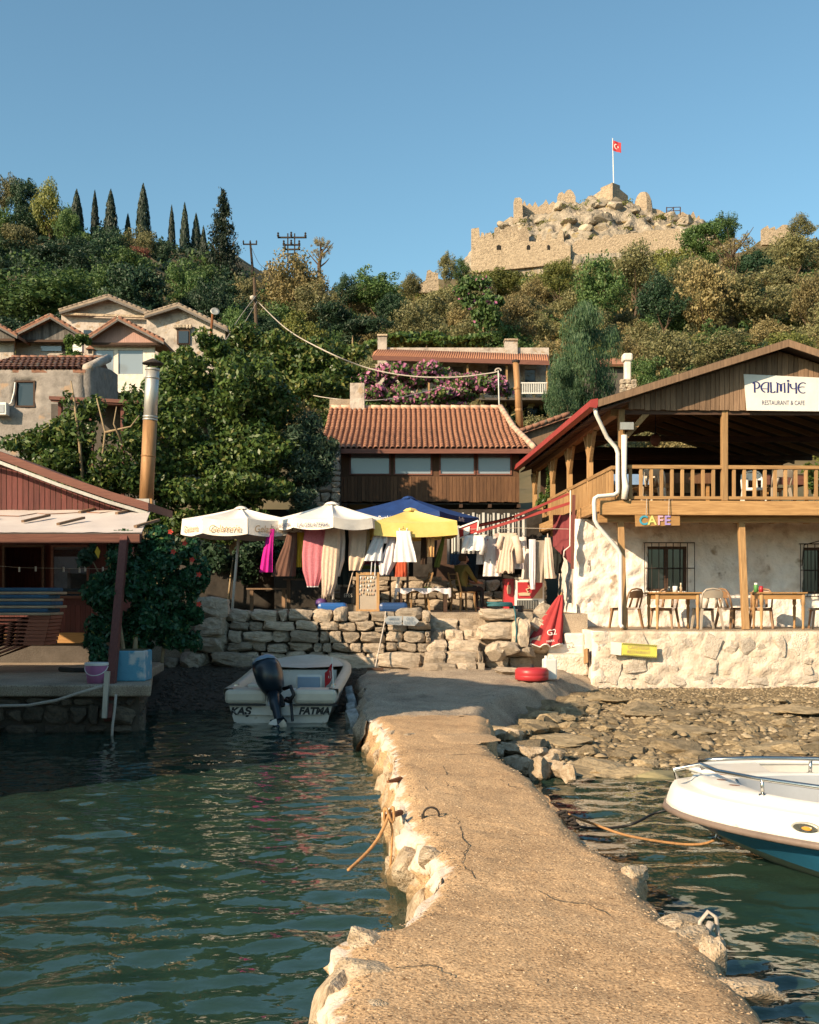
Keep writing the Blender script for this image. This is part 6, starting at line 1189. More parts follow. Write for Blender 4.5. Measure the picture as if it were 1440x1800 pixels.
m = MB(); m.tube([P(1003, 862, 24.2), P(1003, 885, 24.2), P(1002, 960, 24.2), P(992, 968, 24.2), P(991, 978, 24.2)], .014, 6); m.build('crank', M['pvc'], t, True)
t = thing('red_screen', 'dark red cloth screen under the veranda corner beside the pale wall', 'screen', P(995, 1000, 24.6)); m = MB(); m.grid(lambda a, b: P(972 + 40 * a, 905 + (95 - 40 * (1 - a)) * b, 25.0 - .5 * a + .04 * math.sin(a * 12)), 12, 8); m.grid(lambda a, b: P(972 + 40 * (1 - a), 905 + (95 - 40 * a) * b, 25.03 - .5 * (1 - a) + .04 * math.sin((1 - a) * 12)), 12, 8); m.build('cloth', cloth('darkredscreen', (.20, .045, .05), (.15, .03, .035)), t, True)
m = MB(); m.bar(P(1009, 870, 24.0), P(1006, 1000, 24.0), .06, .06, (0, 1, 0)); m.build('post', M['redpost'], t)
# ---- freezer
f0 = P(908, 1076, 25.2); x0, x1 = P(906, 0, 25.2).x, P(957, 0, 25.2).x; fz = thing('ice_cream_freezer', 'red and white ice cream chest freezer at the right of the stall', 'freezer', (x0 + .3, 25.3, SZ))
m = MB(); m.box((x0, 25.2, SZ + .04), (x1, 25.85, SZ + .72)); m.build('body', M['white'], fz, bev=.02)
m = MB(); m.box((x0 + .05, 25.185, SZ + .3), (x1 - .04, 25.199, SZ + .66)); m.build('front_panel', M['redpaint'], fz)
m = MB(); m.box((x0 + .04, 25.18, SZ + .06), (x1 - .14, 25.199, SZ + .26)); m.build('grille_recess', M['black'], fz)
for k in range(12): m = MB(); x = x0 + .06 + k * .037; m.box((x, 25.172, SZ + .07), (x + .012, 25.182, SZ + .25)); m.build('grille_bar', M['galv'], fz)
m = MB(); m.prism([(x1 - .26, 25.182, SZ + .3), (x1 - .04, 25.182, SZ + .3), (x1 - .04, 25.182, SZ + .58)], (0, .003, 0)); m.lathe((x0 + .2, 25.17, SZ + .36), [(.12, 0), (.14, .06), (.05, .07)], 12, 1, .1); m.tube([(x0 + .28, 25.17, SZ + .44), (x0 + .24, 25.17, SZ + .5), (x0 + .32, 25.17, SZ + .53), (x0 + .28, 25.17, SZ + .58)], .02, 6); m.build('ice_cream_print', M['tancushion'], fz)
m = MB(); m.box((x0 - .22, 25.45, SZ + .02), (x0 - .01, 26, SZ + .74)); m.build('side_panel', M['redpaint'], fz); m = MB(); m.lathe((x0 - .12, 25.44, SZ + .4), [(.035, 0), (.05, .12), (.03, .2)], 10, 1, .1); m.build('side_print', M['ridgecap'], fz)
m = MB(); m.box((x0 - .02, 25.19, SZ + .72), (x1 + .02, 25.87, SZ + .77)); m.build('lid', M['cream'], fz, bev=.01)
# ---- postcard board, ice sign, boxes
c = P(646, 1076, 24.3); bd = thing('jewellery_board', 'wooden framed display board with rows of small trinkets on the wall top', 'display board', (c.x, 24.3, SZ)); x0, x1, z0, z1 = P(626, 0, 24.3).x, P(667, 0, 24.3).x, SZ + .01, P(0, 1006, 24.3).z
m = MB(); m.facade((x0, 24.3, z0), (1, 0, 0), (0, 0, 1), .04, x1 - x0, z1 - z0, [(.06, .06, x1 - x0 - .06, z1 - z0 - .06)]); m.build('frame', M['postwood'], bd)
m = MB(); m.box((x0 + .06, 24.32, z0 + .06), (x1 - .06, 24.335, z1 - .06)); m.build('backing', M['beigeplastic'], bd)
for k in range(30):
    m = MB(); x = x0 + .09 + (k % 6) * .058 + rg.uniform(-.015, .015); z = z1 - .11 - (k // 6) * .085 + rg.uniform(-.02, .02); m.lathe((x, 24.305, z), [(.004, -.03), (.02, -.01), (.018, .01), (.004, .025)], 7, 1, .5); m.build('trinket', rg.choice((M['white'], M['gold'], M['tancushion'], M['ridgecap'])), bd)
t = thing('ice_cream_sign', 'blue board lettered HOMEMADE ICE behind the hanging shirts', 'sign', P(660, 1008, 26.2)); m = MB(); m.prism([P(628, 1012, 26.2), P(692, 1012, 26.2), P(692, 972, 26.2), P(628, 972, 26.2)], (0, .03, 0)); m.build('board', plain('signblue', (.13, .22, .29), .5), t); text('HOMEMADE ICE', .14, M['redpaint'], t, P(660, 989, 26.17), (1, 0, 0), (0, 0, 1), off=.004, sx=.72); m = MB(); m.prism([P(632, 1000, 26.18), P(690, 1000, 26.18), P(690, 994, 26.18), P(632, 994, 26.18)], (0, .01, 0)); m.build('green_band', plain('signgreen', (.12, .16, .03)), t); 
for q in (634, 686): m = MB(); m.box(P(q, 1074, 26.2) - Vector((.02, 0, 0)), P(q, 1012, 26.2) + Vector((.02, .03, 0))); m.build('leg', M['darkwood'], t)
t = thing('drinks_crate', 'black crate with white lettering beside the display board', 'crate', P(612, 1058, 25.2)); m = MB(); a, b = P(598, 1060, 25.2), P(626, 1032, 25.2); m.box((a.x, 25.2, SZ + .18), (b.x, 25.5, b.z)); m.build('body', M['black'], t, bev=.01); text('EFES', .11, M['white'], t, P(612, 1047, 25.18), (1, 0, 0), (0, 0, 1), sx=.9); m = MB(); m.box((a.x - .1, 25.25, SZ), (b.x + .4, 25.6, SZ + .18)); m.build('stone_plinth', M['wallstone'], t)
t = thing('potted_plant', 'purple bloom in a dark pot on the wall top beside the blue base', 'plant', P(565, 1062, 24.6)); m = MB(); m.lathe(P(565, 1068, 24.6), [(.1, 0), (.14, .08), (.12, .16), (.05, .2)], 12); m.build('bloom', plain('purple', (.10, .04, .18)), t, True)
# ---- table with cloth, chairs, person
def cloth_table(px0, px1, Y, label):
    x0, x1 = P(px0, 0, Y).x, P(px1, 0, Y).x; zt_ = SZ + .52; t = thing('cloth_table', label, 'table', ((x0 + x1) / 2, Y, SZ))
    m = MB(); m.box((x0, Y, zt_ - .04), (x1, Y + .6, zt_)); m.build('tabletop', M['darkwood'], t)
    def cf(a, b): x = x0 - .06 + (x1 - x0 + .12) * a; e = min(a, 1 - a) * (x1 - x0); y = Y - .03 + .66 * b; d = (-.12 - .05 * math.sin(a * 30)) if e < .04 else 0; return (x, y, zt_ + .008 + d)
    m = MB(); m.grid(cf, 41, 8); m.grid(lambda a, b: (x0 - .06 + (x1 - x0 + .12) * (1 - a), Y - .035 - .015 * math.sin(a * 40), zt_ + .008 - (.09 + .04 * math.sin(a * 17)) * b - (.1 if a < .04 or a > .96 else 0) * b), 61, 4); m.build('cloth', lav, t, True)
    for x in (x0 + .06, x1 - .06):
        for y in (Y + .05, Y + .55): m = MB(); m.cbox((x, y, SZ + .24), (.08, .08, .48)); m.build('leg', M['darkwood'], t)
    return zt_
zt_ = cloth_table(699, 788, 24.7, 'low dark table under a pale cloth in the middle of the stall')
for k, (px, c_, sz, lb) in enumerate(((752, (.45, .42, .04), (.16, .1, .03), 'yellow folded cloth on the pale table'), (768, (.6, .55, .5), (.1, .1, .03), 'small white tray on the pale table'), (780, (.1, .06, .05), (.12, .1, .025), 'dark wallet on the pale table'))): c = P(px, 0, 24.95); t = thing('folded_cloth' if k == 0 else ('tray' if k == 1 else 'wallet'), lb, ('cloth', 'tray', 'wallet')[k], (c.x, 24.95, zt_ + .012)); m = MB(); m.cbox((c.x, 24.95, zt_ + .012 + sz[2] / 2), sz, .2); m.build('body', plain('item%d' % k, c_), t, bev=.008)
def wood_chair(label, c, rz):
    t = thing('wooden_chair', label, 'chair', tuple(c), 'stall chairs'); T_ = Matrix.Translation(c) @ Matrix.Rotation(rz, 4, 'Z'); m = MB(T_); m.box((-.2, -.2, .42), (.2, .2, .45)); m.build('seat', M['postwood'], t, bev=.01)
    for sx in (-1, 1): m = MB(T_); m.bar((sx * .2, .2, 0), (sx * .17, .17, .42), .035, .035); m.build('leg', M['postwood'], t); m = MB(T_); m.bar((sx * .2, -.22, 0), (sx * .18, -.18, .45), .035, .035); m.bar((sx * .18, -.18, .45), (sx * .18, -.3, .88), .035, .03); m.build('leg', M['postwood'], t)
    for z, y in ((.6, -.225), (.72, -.255), (.84, -.285)): m = MB(T_); m.bar((-.18, y, z), (.18, y, z), .06, .015, (0, 0, 1)); m.build('back_slat', M['postwood'], t)
wood_chair('light wooden chair tucked under the pale cloth table', Vector((P(735, 0, 25.0).x, 25.05, SZ)), R(100))
wood_chair('wooden chair the seated person sits on', Vector((P(815, 0, 25.7).x, 25.7, SZ)), R(-60))
def person():
    c = Vector((P(815, 0, 25.7).x, 25.7, SZ)); t = thing('person', 'person in olive top seated on a chair with their back to the camera', 'person', tuple(c)); T_ = Matrix.Translation(c) @ Matrix.Rotation(R(-60), 4, 'Z')
    J = {'pel': (0, -.05, .53), 'sp': (0, -.08, .72), 'ch': (0, -.05, .92), 'nk': (0, -.01, 1.07), 'hd': (0, .03, 1.17), 'ht': (0, .02, 1.28)}
    E = [('pel', 'sp'), ('sp', 'ch'), ('ch', 'nk'), ('nk', 'hd'), ('hd', 'ht')]; rad = {'pel': .155, 'sp': .14, 'ch': .15, 'nk': .055, 'hd': .092, 'ht': .075}
    for s, n_ in ((-1, 'l'), (1, 'r')):
        J.update({'sh' + n_: (s * .19, -.04, .99), 'el' + n_: (s * .25, .1, .75), 'wr' + n_: (s * .14, .3, .66), 'ha' + n_: (s * .10, .38, .66), 'hp' + n_: (s * .1, .0, .51), 'kn' + n_: (s * .13, .4, .52), 'an' + n_: (s * .13, .42, .10), 'to' + n_: (s * .14, .56, .04)})
        E += [('ch', 'sh' + n_), ('sh' + n_, 'el' + n_), ('el' + n_, 'wr' + n_), ('wr' + n_, 'ha' + n_), ('pel', 'hp' + n_), ('hp' + n_, 'kn' + n_), ('kn' + n_, 'an' + n_), ('an' + n_, 'to' + n_)]; rad.update({'sh' + n_: .075, 'el' + n_: .05, 'wr' + n_: .034, 'ha' + n_: .036, 'hp' + n_: .1, 'kn' + n_: .066, 'an' + n_: .043, 'to' + n_: .035})
        for k in range(4): f_ = 'f%d' % k + n_; J[f_ + 'a'] = (s * (.10 + .02 * (k - 1.5)), .43, .65 - .004 * k); J[f_ + 'b'] = (s * (.09 + .02 * (k - 1.5)), .465 - .006 * abs(k - 1.5), .625); E += [('ha' + n_, f_ + 'a'), (f_ + 'a', f_ + 'b')]; rad[f_ + 'a'] = .010; rad[f_ + 'b'] = .008
        J['t' + n_] = (s * .06, .39, .655); J['u' + n_] = (s * .045, .42, .64); E += [('ha' + n_, 't' + n_), ('t' + n_, 'u' + n_)]; rad['t' + n_] = .011; rad['u' + n_] = .009
    ks = list(J); me = bpy.data.meshes.new('body'); me.from_pydata([tuple(T_ @ Vector(J[k])) for k in ks], [(ks.index(a), ks.index(b)) for a, b in E], [])
    ob_ = bpy.data.objects.new('body', me); COL.objects.link(ob_); md = ob_.modifiers.new('skin', 'SKIN'); sd = ob_.modifiers.new('sub', 'SUBSURF'); sd.levels = sd.render_levels = 2
    for i, k in enumerate(ks): me.skin_vertices[0].data[i].radius = (rad[k], rad[k]); me.skin_vertices[0].data[i].use_root = k == 'pel'
    dg = bpy.context.evaluated_depsgraph_get(); m2 = bpy.data.meshes.new_from_object(ob_.evaluated_get(dg)); bpy.data.objects.remove(ob_)
    m2.materials.clear(); skin = mk('skin', (.46, .27, .19), (.40, .22, .15), scale=10, rough=.5, bump=.05); shirt = cloth('oliveshirt', (.20, .16, .045), (.13, .10, .03)); trous = cloth('darktrousers', (.03, .028, .03))
    for q in (skin, shirt, trous): m2.materials.append(q)
    iv = T_.inverted()
    for p in m2.polygons: l = iv @ p.center; p.material_index = 0 if l.z > 1.05 or (l.y > .24 and l.z > .57) or l.z < .1 else (2 if l.z < .56 or (l.y > .16 and l.z < .60) else 1)
    m2.polygons.foreach_set('use_smooth', [True] * len(m2.polygons)); o = link(bpy.data.objects.new('body', m2), t)
    hair = mk('hair', (.10, .055, .03), (.05, .03, .018), scale=20, bump=.8, bscale=60); m = MB(T_)
    m.grid(lambda a, b: Vector((0, .012, 1.205)) + Vector((.104 * math.sin(b * 2.15) * math.cos(a * 6.283), .112 * math.sin(b * 2.15) * math.sin(a * 6.283) * 1.0 - .018 - (.0 if math.sin(a * 6.283) < .2 else .035 * b), .125 * math.cos(b * (2.15 if math.sin(a * 6.283) < .2 else 1.2)) + .004 * math.sin(a * 50))), 41, 14); m.build('hair', hair, t, True)
    for s in (-1, 1): m = MB(T_); m.lathe((s * .088, .03, 1.15), [(.006, -.03), (.016, -.01), (.018, .015), (.008, .03)], 8, .6, 1.2); m.build('ear', skin, t, True)
    for s in (-1, 1): m = MB(T_); m.lathe((s * .032, .118, 1.19), [(.002, -.01), (.012, 0), (.002, .01)], 8, 1, .4); m.build('eye', M['white'], t, True)
    m = MB(T_); m.prism([(-.012, .115, 1.15), (.012, .115, 1.15), (0, .112, 1.2)], (0, .025, -.004)); m.build('nose', skin, t, True); m = MB(T_); m.box((-.025, .108, 1.118), (.025, .116, 1.126)); m.build('mouth', mk('lips', (.35, .12, .1)), t)
person()
# ---- small things on and by the wall
for k, (q, lb, tx) in enumerate((([(675, 1091), (682, 1083), (707, 1083), (706, 1099), (682, 1098)], 'grey pointed arrow board lettered HARBOUR on the dry stone wall', ('HARBOUR', 'RESTAURANT')), ([(709, 1083), (729, 1084), (737, 1092), (729, 1100), (708, 1099)], 'grey rounded arrow board lettered OLD CASTLE beside the pointed one', ('OLD', 'CASTLE')))):
    t = thing('direction_sign', lb, 'sign', P(q[0][0], 1095, 22.6), 'direction boards'); m = MB(); m.prism([P(a, b, 22.58) for a, b in q[::-1]], (0, .02, 0)); m.build('board', plain('signgrey%d' % k, (.34, .36, .38), .6), t); cx = sum(a for a, b in q) / 5 + (1 if k == 0 else -2)
    for z, s in ((0, tx[0]), (1, tx[1])): text(s, .085 if k else .075, plain('signink%d%d' % (k, z), (.12, .17, .24)), t, P(cx, 1088 + z * 7, 22.56), (1, 0, 0), (0, 0, 1), ext=.001, sx=.8 if k else .62)
t = thing('broom', 'long handled broom leaning on the dry stone wall', 'broom', G(660, 1172, .45)); m = MB(); m.tube([P(660, 1172, 22.2), P(677, 1090, 22.6), P(678, 1075, 22.7)], .015, 6); m.build('handle', M['paleRope'], t); m = MB(); m.cbox(P(660, 1176, 22.2), (.32, .06, .05)); m.build('head', M['darkwood'], t)
t = thing('rope_coil', 'teal rope coiled on the top stone block and hanging down it', 'rope', P(880, 1066, 22.8)); m = MB(); c = P(878, 1067, 22.8)
m.tube([c + Vector(((.24 - .02 * math.sin(k * .9)) * math.cos(k), .16 * math.sin(k), .02 + .012 * (k / 6.28))) for k in np.linspace(0, 36, 140)], .016, 5); m.tube([c + Vector((.28, -.12, .02)), P(906, 1078, 22.5), P(908, 1110, 22.45), P(907, 1135, 22.45)], .018, 5); m.build('strand', plain('tealrope', (.02, .10, .12), .7), t, True)
c = P(908, 1082, 23.0); t = thing('bucket', 'black bucket behind the rope coil', 'bucket', tuple(c)); m = MB(); m.lathe(c, [(.13, 0), (.15, .2), (.14, .2), (.12, .05)], 14); m.build('body', M['black'], t, True)
for k, (px, Y, w_) in enumerate(((545, 26.5, 1.25), (470, 27.0, 1.0))):
    c = P(px, 0, Y); t = thing('wooden_bench', ('dim weathered wooden table behind the brown trousers', 'dim weathered wooden bench behind the left parasol pole')[k], ('table', 'bench')[k], (c.x, Y, SZ)); z = SZ + (.72, .5)[k]
    for q in range(4): m = MB(); m.box((c.x - w_ / 2, Y + q * .13, z), (c.x + w_ / 2, Y + q * .13 + .12, z + .035)); m.build('board', M['gableplank'], t)
    for s in (-1, 1): m = MB(); m.box((c.x + s * (w_ / 2 - .12) - .04, Y + .03, SZ), (c.x + s * (w_ / 2 - .12) + .04, Y + .1, z)); m.build('leg', M['gableplank'], t)
# ================================================================== HOUSE WITH THE ORANGE TILED ROOF
oh = thing('tiled_house', 'brown timber house with orange tiled roof above the parasols', 'house', (.6, 34, 4.6)); OY = 33.0; ox = lambda px: (px - 720) * OY / F; oz = lambda py: EYE + (HY - py) * OY / F
k = ox(598)
while k < ox(912): w_ = rg.uniform(.085, .12); m = MB(); m.box((k, OY - rg.uniform(0, .012), oz(882 + rg.uniform(-1, 1))), (min(k + w_ - .008, ox(913)), OY + .03, oz(838))); m.build('plank', M['brownplank'], oh); k += w_
wins = [(614, 687), (692, 760), (772, 836), (838, 900)]
m = MB(); m.facade((ox(600), OY + .02, oz(838)), (1, 0, 0), (0, 0, 1), .1, ox(913) - ox(600), oz(786) - oz(838), [(ox(a) - ox(600), oz(835) - oz(838), ox(b) - ox(600), oz(793) - oz(838)) for a, b in wins]); m.build('window_band', M['brownplank'], oh)
for a, b in wins:
    f = MB(); x0, x1, z0, z1 = ox(a), ox(b), oz(835), oz(793)
    for q in ((x0, z0, x0 + .05, z1), (x1 - .05, z0, x1, z1), (x0 + .05, z0, x1 - .05, z0 + .04), (x0 + .05, z1 - .04, x1 - .05, z1)): f.box((q[0], OY - .01, q[1]), (q[2], OY + .07, q[3]))
    fo = f.build('window', M['redbeam'], oh); fo['has_kids'] = 1; m = MB(); m.box((x0 + .05, OY + .03, z0 + .04), (x1 - .05, OY + .04, z1 - .04)); m.build('pane', M['paleglass'], fo)
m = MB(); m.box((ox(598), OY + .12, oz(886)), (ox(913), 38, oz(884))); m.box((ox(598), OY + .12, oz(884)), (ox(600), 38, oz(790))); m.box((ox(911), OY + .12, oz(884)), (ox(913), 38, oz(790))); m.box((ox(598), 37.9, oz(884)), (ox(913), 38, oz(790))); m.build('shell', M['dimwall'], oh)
for k in range(7): m = MB(); x = ox(604) + k * .84; m.box((x, OY + .05, oz(892)), (x + .1, 36, oz(886))); m.build('floor_beam', M['darkwood'], oh)
m = MB(); m.box((-4.2, 32.75, 1.2), (3.4, 33.1, oz(900))); m.build('lower_wall', M['shadewall'], oh)
# roof: two pitches, hipped right end
EV, KN, RI = (32.45, 6.12), (35.0, 7.03), (37.0, 8.0)
tm = MB(); n_ = 6; tm.grid(lambda a, b: ((.078 - .012 * b) * math.cos(math.pi * (1 - a)), b * .36, (.062 - .008 * b) * math.sin(math.pi * a) + .02 - .0 * b), 6, 3); tm.grid(lambda a, b: (.07 + .055 * a, b * .36, .012 - .012 * math.sin(a * math.pi)), 3, 2); tile = tm.mesh('tile'); tile.materials.append(M['tile']); tile.polygons.foreach_set('use_smooth', [True] * len(tile.polygons))
XL = P(566, 0, 33).x; xr_e, xr_k, xr_r = P(938, 0, EV[0]).x, P(903, 0, KN[0]).x, P(880, 0, RI[0]).x
cnt = 0; rest_v = []; rest_f = []; tv = np.array([v.co[:] for v in tile.vertices]); tf = [list(p.vertices) for p in tile.polygons]
for (y0, z0), (y1, z1), xa, xb in ((EV, KN, xr_e, xr_k), (KN, RI, xr_k, xr_r)):
    L_ = math.hypot(y1 - y0, z1 - z0); nr = round(L_ / .27); an = math.atan2(z1 - z0, y1 - y0)
    for r in range(nr):
        s = r / nr; y = y0 + (y1 - y0) * s; z = z0 + (z1 - z0) * s; xe = xa + (xb - xa) * (s + .06); x = XL
        while x < xe - .06:
            Mx = Matrix.Translation((x, y - .03, z)) @ Matrix.Rotation(an - .05, 4, 'X') @ Matrix.Rotation(rg.uniform(-.03, .03), 4, 'Z') @ Matrix.Diagonal((.86, 1, .9, 1))
            if cnt < 300 and x > -1.9: o = bpy.data.objects.new('roof_tile', tile); link(o, oh); o.matrix_basis = Mx; cnt += 1
            else: b = len(rest_v); rest_v += [tuple(Mx @ Vector(v)) for v in tv]; rest_f += [[i + b for i in f] for f in tf]
            x += .158
me = bpy.data.meshes.new('roof_tiles'); me.from_pydata(rest_v, [], rest_f); me.update(); tag(mesh_obj('roof_tiles', me, M['tile'], oh, True), kind='stuff')
m = MB(); m.prism([(XL, EV[0], EV[1] - .06), (XL, KN[0], KN[1] - .06), (XL, RI[0], RI[1] - .06), (XL, RI[0] + 3, RI[1] - 1.2), (XL, RI[0] + 3, RI[1] - 1.3), (XL, EV[0], EV[1] - .1)], (xr_r - XL, 0, 0)); m.add([(xr_r, RI[0], RI[1] - .05), (xr_k, KN[0], KN[1] - .05), (xr_e, EV[0], EV[1] - .05), (xr_e, 38, EV[1] - .05)], [(0, 1, 2, 3)]); m.add([(xr_r - .02, EV[0], EV[1] - .07), (xr_e, EV[0], EV[1] - .07), (xr_k, KN[0], KN[1] - .07), (xr_r - .02, KN[0], KN[1] - .07)], [(0, 1, 2, 3)]); m.add([(xr_r - .02, KN[0], KN[1] - .07), (xr_k, KN[0], KN[1] - .07), (xr_r, RI[0], RI[1] - .07)], [(0, 1, 2)]); m.build('roof_deck', M['darkwood'], oh)
m = MB(); m.box((XL, EV[0] - .03, EV[1] - .13), (xr_e, EV[0] + .05, EV[1] + .0)); m.build('fascia', M['redbeam'], oh)
def caps(a, b, n_):
    for k in range(n_): p, q = a.lerp(b, k / n_), a.lerp(b, (k + 1.15) / n_); m = MB(); m.tube([p, q], [.10, .08], 9); m.build('ridge_cap', M['ridgecap'], oh, True)
caps(Vector((XL, RI[0], RI[1] + .03)), Vector((xr_r, RI[0], RI[1] + .03)), 17); caps(Vector((xr_r, RI[0], RI[1] + .05)), Vector((xr_k, KN[0], KN[1] + .07)), 7); caps(Vector((xr_k, KN[0], KN[1] + .07)), Vector((xr_e, EV[0], EV[1] + .06)), 7)
a, b = P(616, 712, 37), P(641, 675, 37); m = MB(); m.facade((a.x, 36.8, a.z - .3), (1, 0, 0), (0, 0, 1), .45, b.x - a.x, b.z - a.z + .3, (), .1, rough_wall(.03, 3, 2)); m.build('chimney', M['oldwhite'], oh)
a, b = P(580, 716, 37.2), P(618, 703, 37.2); m = MB(); m.box((a.x, 37.05, a.z - .2), (b.x, 37.4, b.z)); m.build('parapet', M['apron'], oh)
# stone gable and terrace wall left of it
t = thing('stone_wall', 'tall shaded rubble wall left of the brown timber house', 'wall', (-3, 32, 2)); m = MB(); m.box((P(536, 0, 32.4).x, 32.3, 1.2), (P(599, 0, 32.4).x, 32.7, oz(790))); m.build('core', M['mortar'], t)
for (u, v, w_, h_) in courses(1.02, 4.4, .2, .4, .25, .5, rg): stone(t, (P(536, 0, 32.4).x + u + w_ / 2, 32.28, 1.8 + v + h_ / 2), (w_ * .96, .25, h_ * .95), M['wallstone'], rg.uniform(-.08, .08), SQ)
# small tiled shed roof between the orange roof and the restaurant
t = thing('shed', 'small plank shed with ridge tiles tucked behind the restaurant roof', 'shed', P(960, 800, 35)); a, b, c, d = P(915, 757, 35), P(1000, 728, 35), P(1012, 738, 35), P(1010, 850, 35)
m = MB(); m.prism([P(918, 800, 35.1), P(1010, 800, 35.1), P(1010, 742, 35.1), P(1000, 734, 35.1), P(918, 760, 35.1)], (0, .1, 0)); m.build('gable', M['gableplank'], t); m = MB(); m.prism([P(905, 762, 34.9), P(1000, 728, 34.9), P(1015, 738, 34.9), P(1015, 743, 34.9), P(1000, 734, 34.9), P(905, 767, 34.9)], (0, 2.2, 0)); m.build('roof', M['oldtile'], t)
for k in range(7): p, q = P(912, 758, 34.9).lerp(P(1000, 727, 34.9), k / 7), P(912, 758, 34.9).lerp(P(1000, 727, 34.9), (k + 1.1) / 7); m = MB(); m.tube([p, q], [.075, .06], 8); m.build('ridge_cap', M['oldtile'], t, True)
# ================================================================== HILL: CASTLE, HOUSES ON THE SLOPE
def crag_z(u, Y):
    top = lut(u, [(815, 462), (840, 428), (880, 400), (905, 384), (950, 374), (990, 358), (1040, 350), (1085, 352), (1115, 366), (1150, 376), (1200, 384), (1235, 392), (1262, 415), (1290, 430)])
    fr = lut(u, [(815, 490), (840, 485), (900, 470), (960, 455), (1030, 446), (1200, 440), (1290, 440)])
    t = min(max((Y - 243) / 17, 0), 1); t = t ** .65; py = fr + (top - fr) * t; z = EYE + (HY - py) * Y / F
    n_ = noise.ridged_multi_fractal(Vector((u * .028, Y * .16, 2)), 1, 2.1, 5, 1, 2); z += (n_ - 1.1) * 1.9 * min(1, t * 3)
    return z - max(0, Y - 262) * .9
us = np.linspace(812, 1292, 150); ys = np.linspace(239, 278, 60)
crag = tag(mesh_obj('crag', np_mesh('crag', [((u - 720) * Y / F, Y, crag_z(u, Y) - (3 if Y < 240.5 else 0)) for u in us for Y in ys], grid_faces(len(us), len(ys)), False), M['crag']), kind='structure')
rg = random.Random(41)
for k in range(64):
    u, Y = rg.uniform(835, 1240), rg.uniform(244, 258); s = rg.uniform(1.2, 3.6); stone(crag, ((u - 720) * Y / F, Y, crag_z(u, Y) + s * .1), (s * rg.uniform(1, 1.5), s, s * rg.uniform(.6, 1.0)), M['crag'], rg.uniform(0, 3), RD, 'boulder')
cas = thing('castle', 'ruined crenellated stone castle crowning the rocky hilltop', 'castle', P(1000, 450, 245))
def ruin(name, pts, base, Y, thick=1.3, holes=()):
    poly = [P(a, b, Y) for a, b in pts] + [P(pts[-1][0], base[1], Y), P(pts[0][0], base[0], Y)]
    m = MB(); m.prism(poly[::-1], (0, thick, 0)); o = m.build(name, M['castlestone'], cas); o['has_kids'] = 1
    for a, b, c_, d in holes:
        m = MB(); m.prism([P(a, d, Y - .05), P(c_, d, Y - .05), P(c_, b + 2, Y - .05), P((a + c_) / 2, b, Y - .05), P(a, b + 2, Y - .05)], (0, .04, 0)); m.build('arrow_window', M['void'], o)
    return o
ruin('curtain_wall', [(829, 402), (842, 400), (844, 418), (847, 408), (851, 410), (852, 420), (856, 411), (862, 408), (866, 413), (867, 421), (872, 420), (876, 410), (884, 408), (887, 419), (893, 401), (897, 418), (899, 401), (904, 419), (906, 402), (911, 412), (912, 423), (943, 425), (945, 412), (952, 411), (953, 422), (960, 421), (962, 411), (969, 410), (971, 420), (979, 420), (984, 404), (990, 406), (992, 428), (1003, 432)], (480, 462), 240, 1.5, ((873, 430, 881, 439), (926, 430, 932, 439), (962, 430, 967, 439)))
ruin('curtain_wall', [(1003, 432), (1012, 424), (1022, 420), (1042, 424), (1044, 415), (1052, 415), (1054, 420), (1060, 420), (1062, 413), (1070, 413), (1074, 418), (1080, 412), (1100, 412), (1110, 409), (1130, 409), (1132, 406), (1140, 405), (1148, 406), (1150, 404), (1172, 404), (1184, 402), (1195, 402), (1196, 416), (1206, 404), (1208, 420), (1215, 436)], (470, 470), 242, 1.3)
ruin('rampart', [(868, 420), (870, 400), (878, 399), (880, 407), (884, 405), (890, 398), (905, 398), (908, 392), (912, 405), (925, 395), (930, 412)], (440, 440), 246, 1.0)
ruin('tower', [(905, 348), (914, 347), (918, 351), (919, 372)], (392, 388), 256, 3.2)
ruin('rampart', [(919, 358), (922, 352), (926, 362), (931, 357), (936, 363), (941, 354), (946, 364), (955, 358), (960, 350), (965, 360), (972, 354), (982, 360)], (384, 378), 259, 1.0)
ruin('tower', [(982, 340), (988, 337), (992, 341), (997, 334), (1003, 333), (1008, 338), (1012, 346)], (364, 366), 261, 2.6)
def keep(pts, Y):   # faceted rock tower: lit left face, shaded right face
    (a, at, ab), (b, bt, bb), (c_, ct, cb_) = pts; m = MB(); A, A2, B, B2, C_, C2 = P(a, at, Y + 4), P(a, ab, Y + 4), P(b, bt, Y), P(b, bb, Y), P(c_, ct, Y + 5), P(c_, cb_, Y + 5); D = P((a + c_) / 2, min(at, ct), Y + 8); D2 = P((a + c_) / 2, ab, Y + 8)
    m.add([A, B, C_, D, A2, B2, C2, D2], [(0, 1, 2, 3), (4, 5, 1, 0), (5, 6, 2, 1), (6, 7, 3, 2), (7, 4, 0, 3)]); return m
keep([(1040, 346, 372), (1076, 321, 376), (1104, 344, 382)], 258).build('keep', M['castlestone'], cas); keep([(1056, 330, 360), (1077, 321, 370), (1090, 326, 372)], 257.5).build('keep', M['castlestone'], cas)
c = P(1131, 380, 262); m = MB(); m.lathe(c, [(2.4, -2), (2.2, 1.5), (1.9, 3.6), (1.5, 4.6), (.9, 5.3), (.3, 5.4)], 9, 1, 1); m.build('round_tower', M['castlestone'], cas)
ruin('rampart', [(1148, 366), (1160, 369), (1168, 374), (1180, 372), (1190, 378), (1200, 372), (1206, 376), (1214, 379), (1219, 371), (1224, 384), (1229, 378), (1232, 388)], (400, 404), 262, 1.0)
ruin('curtain_wall', [(1340, 402), (1350, 396), (1352, 402), (1362, 398), (1364, 404), (1376, 395), (1384, 395), (1388, 404), (1400, 406)], (430, 430), 222, 1.0)
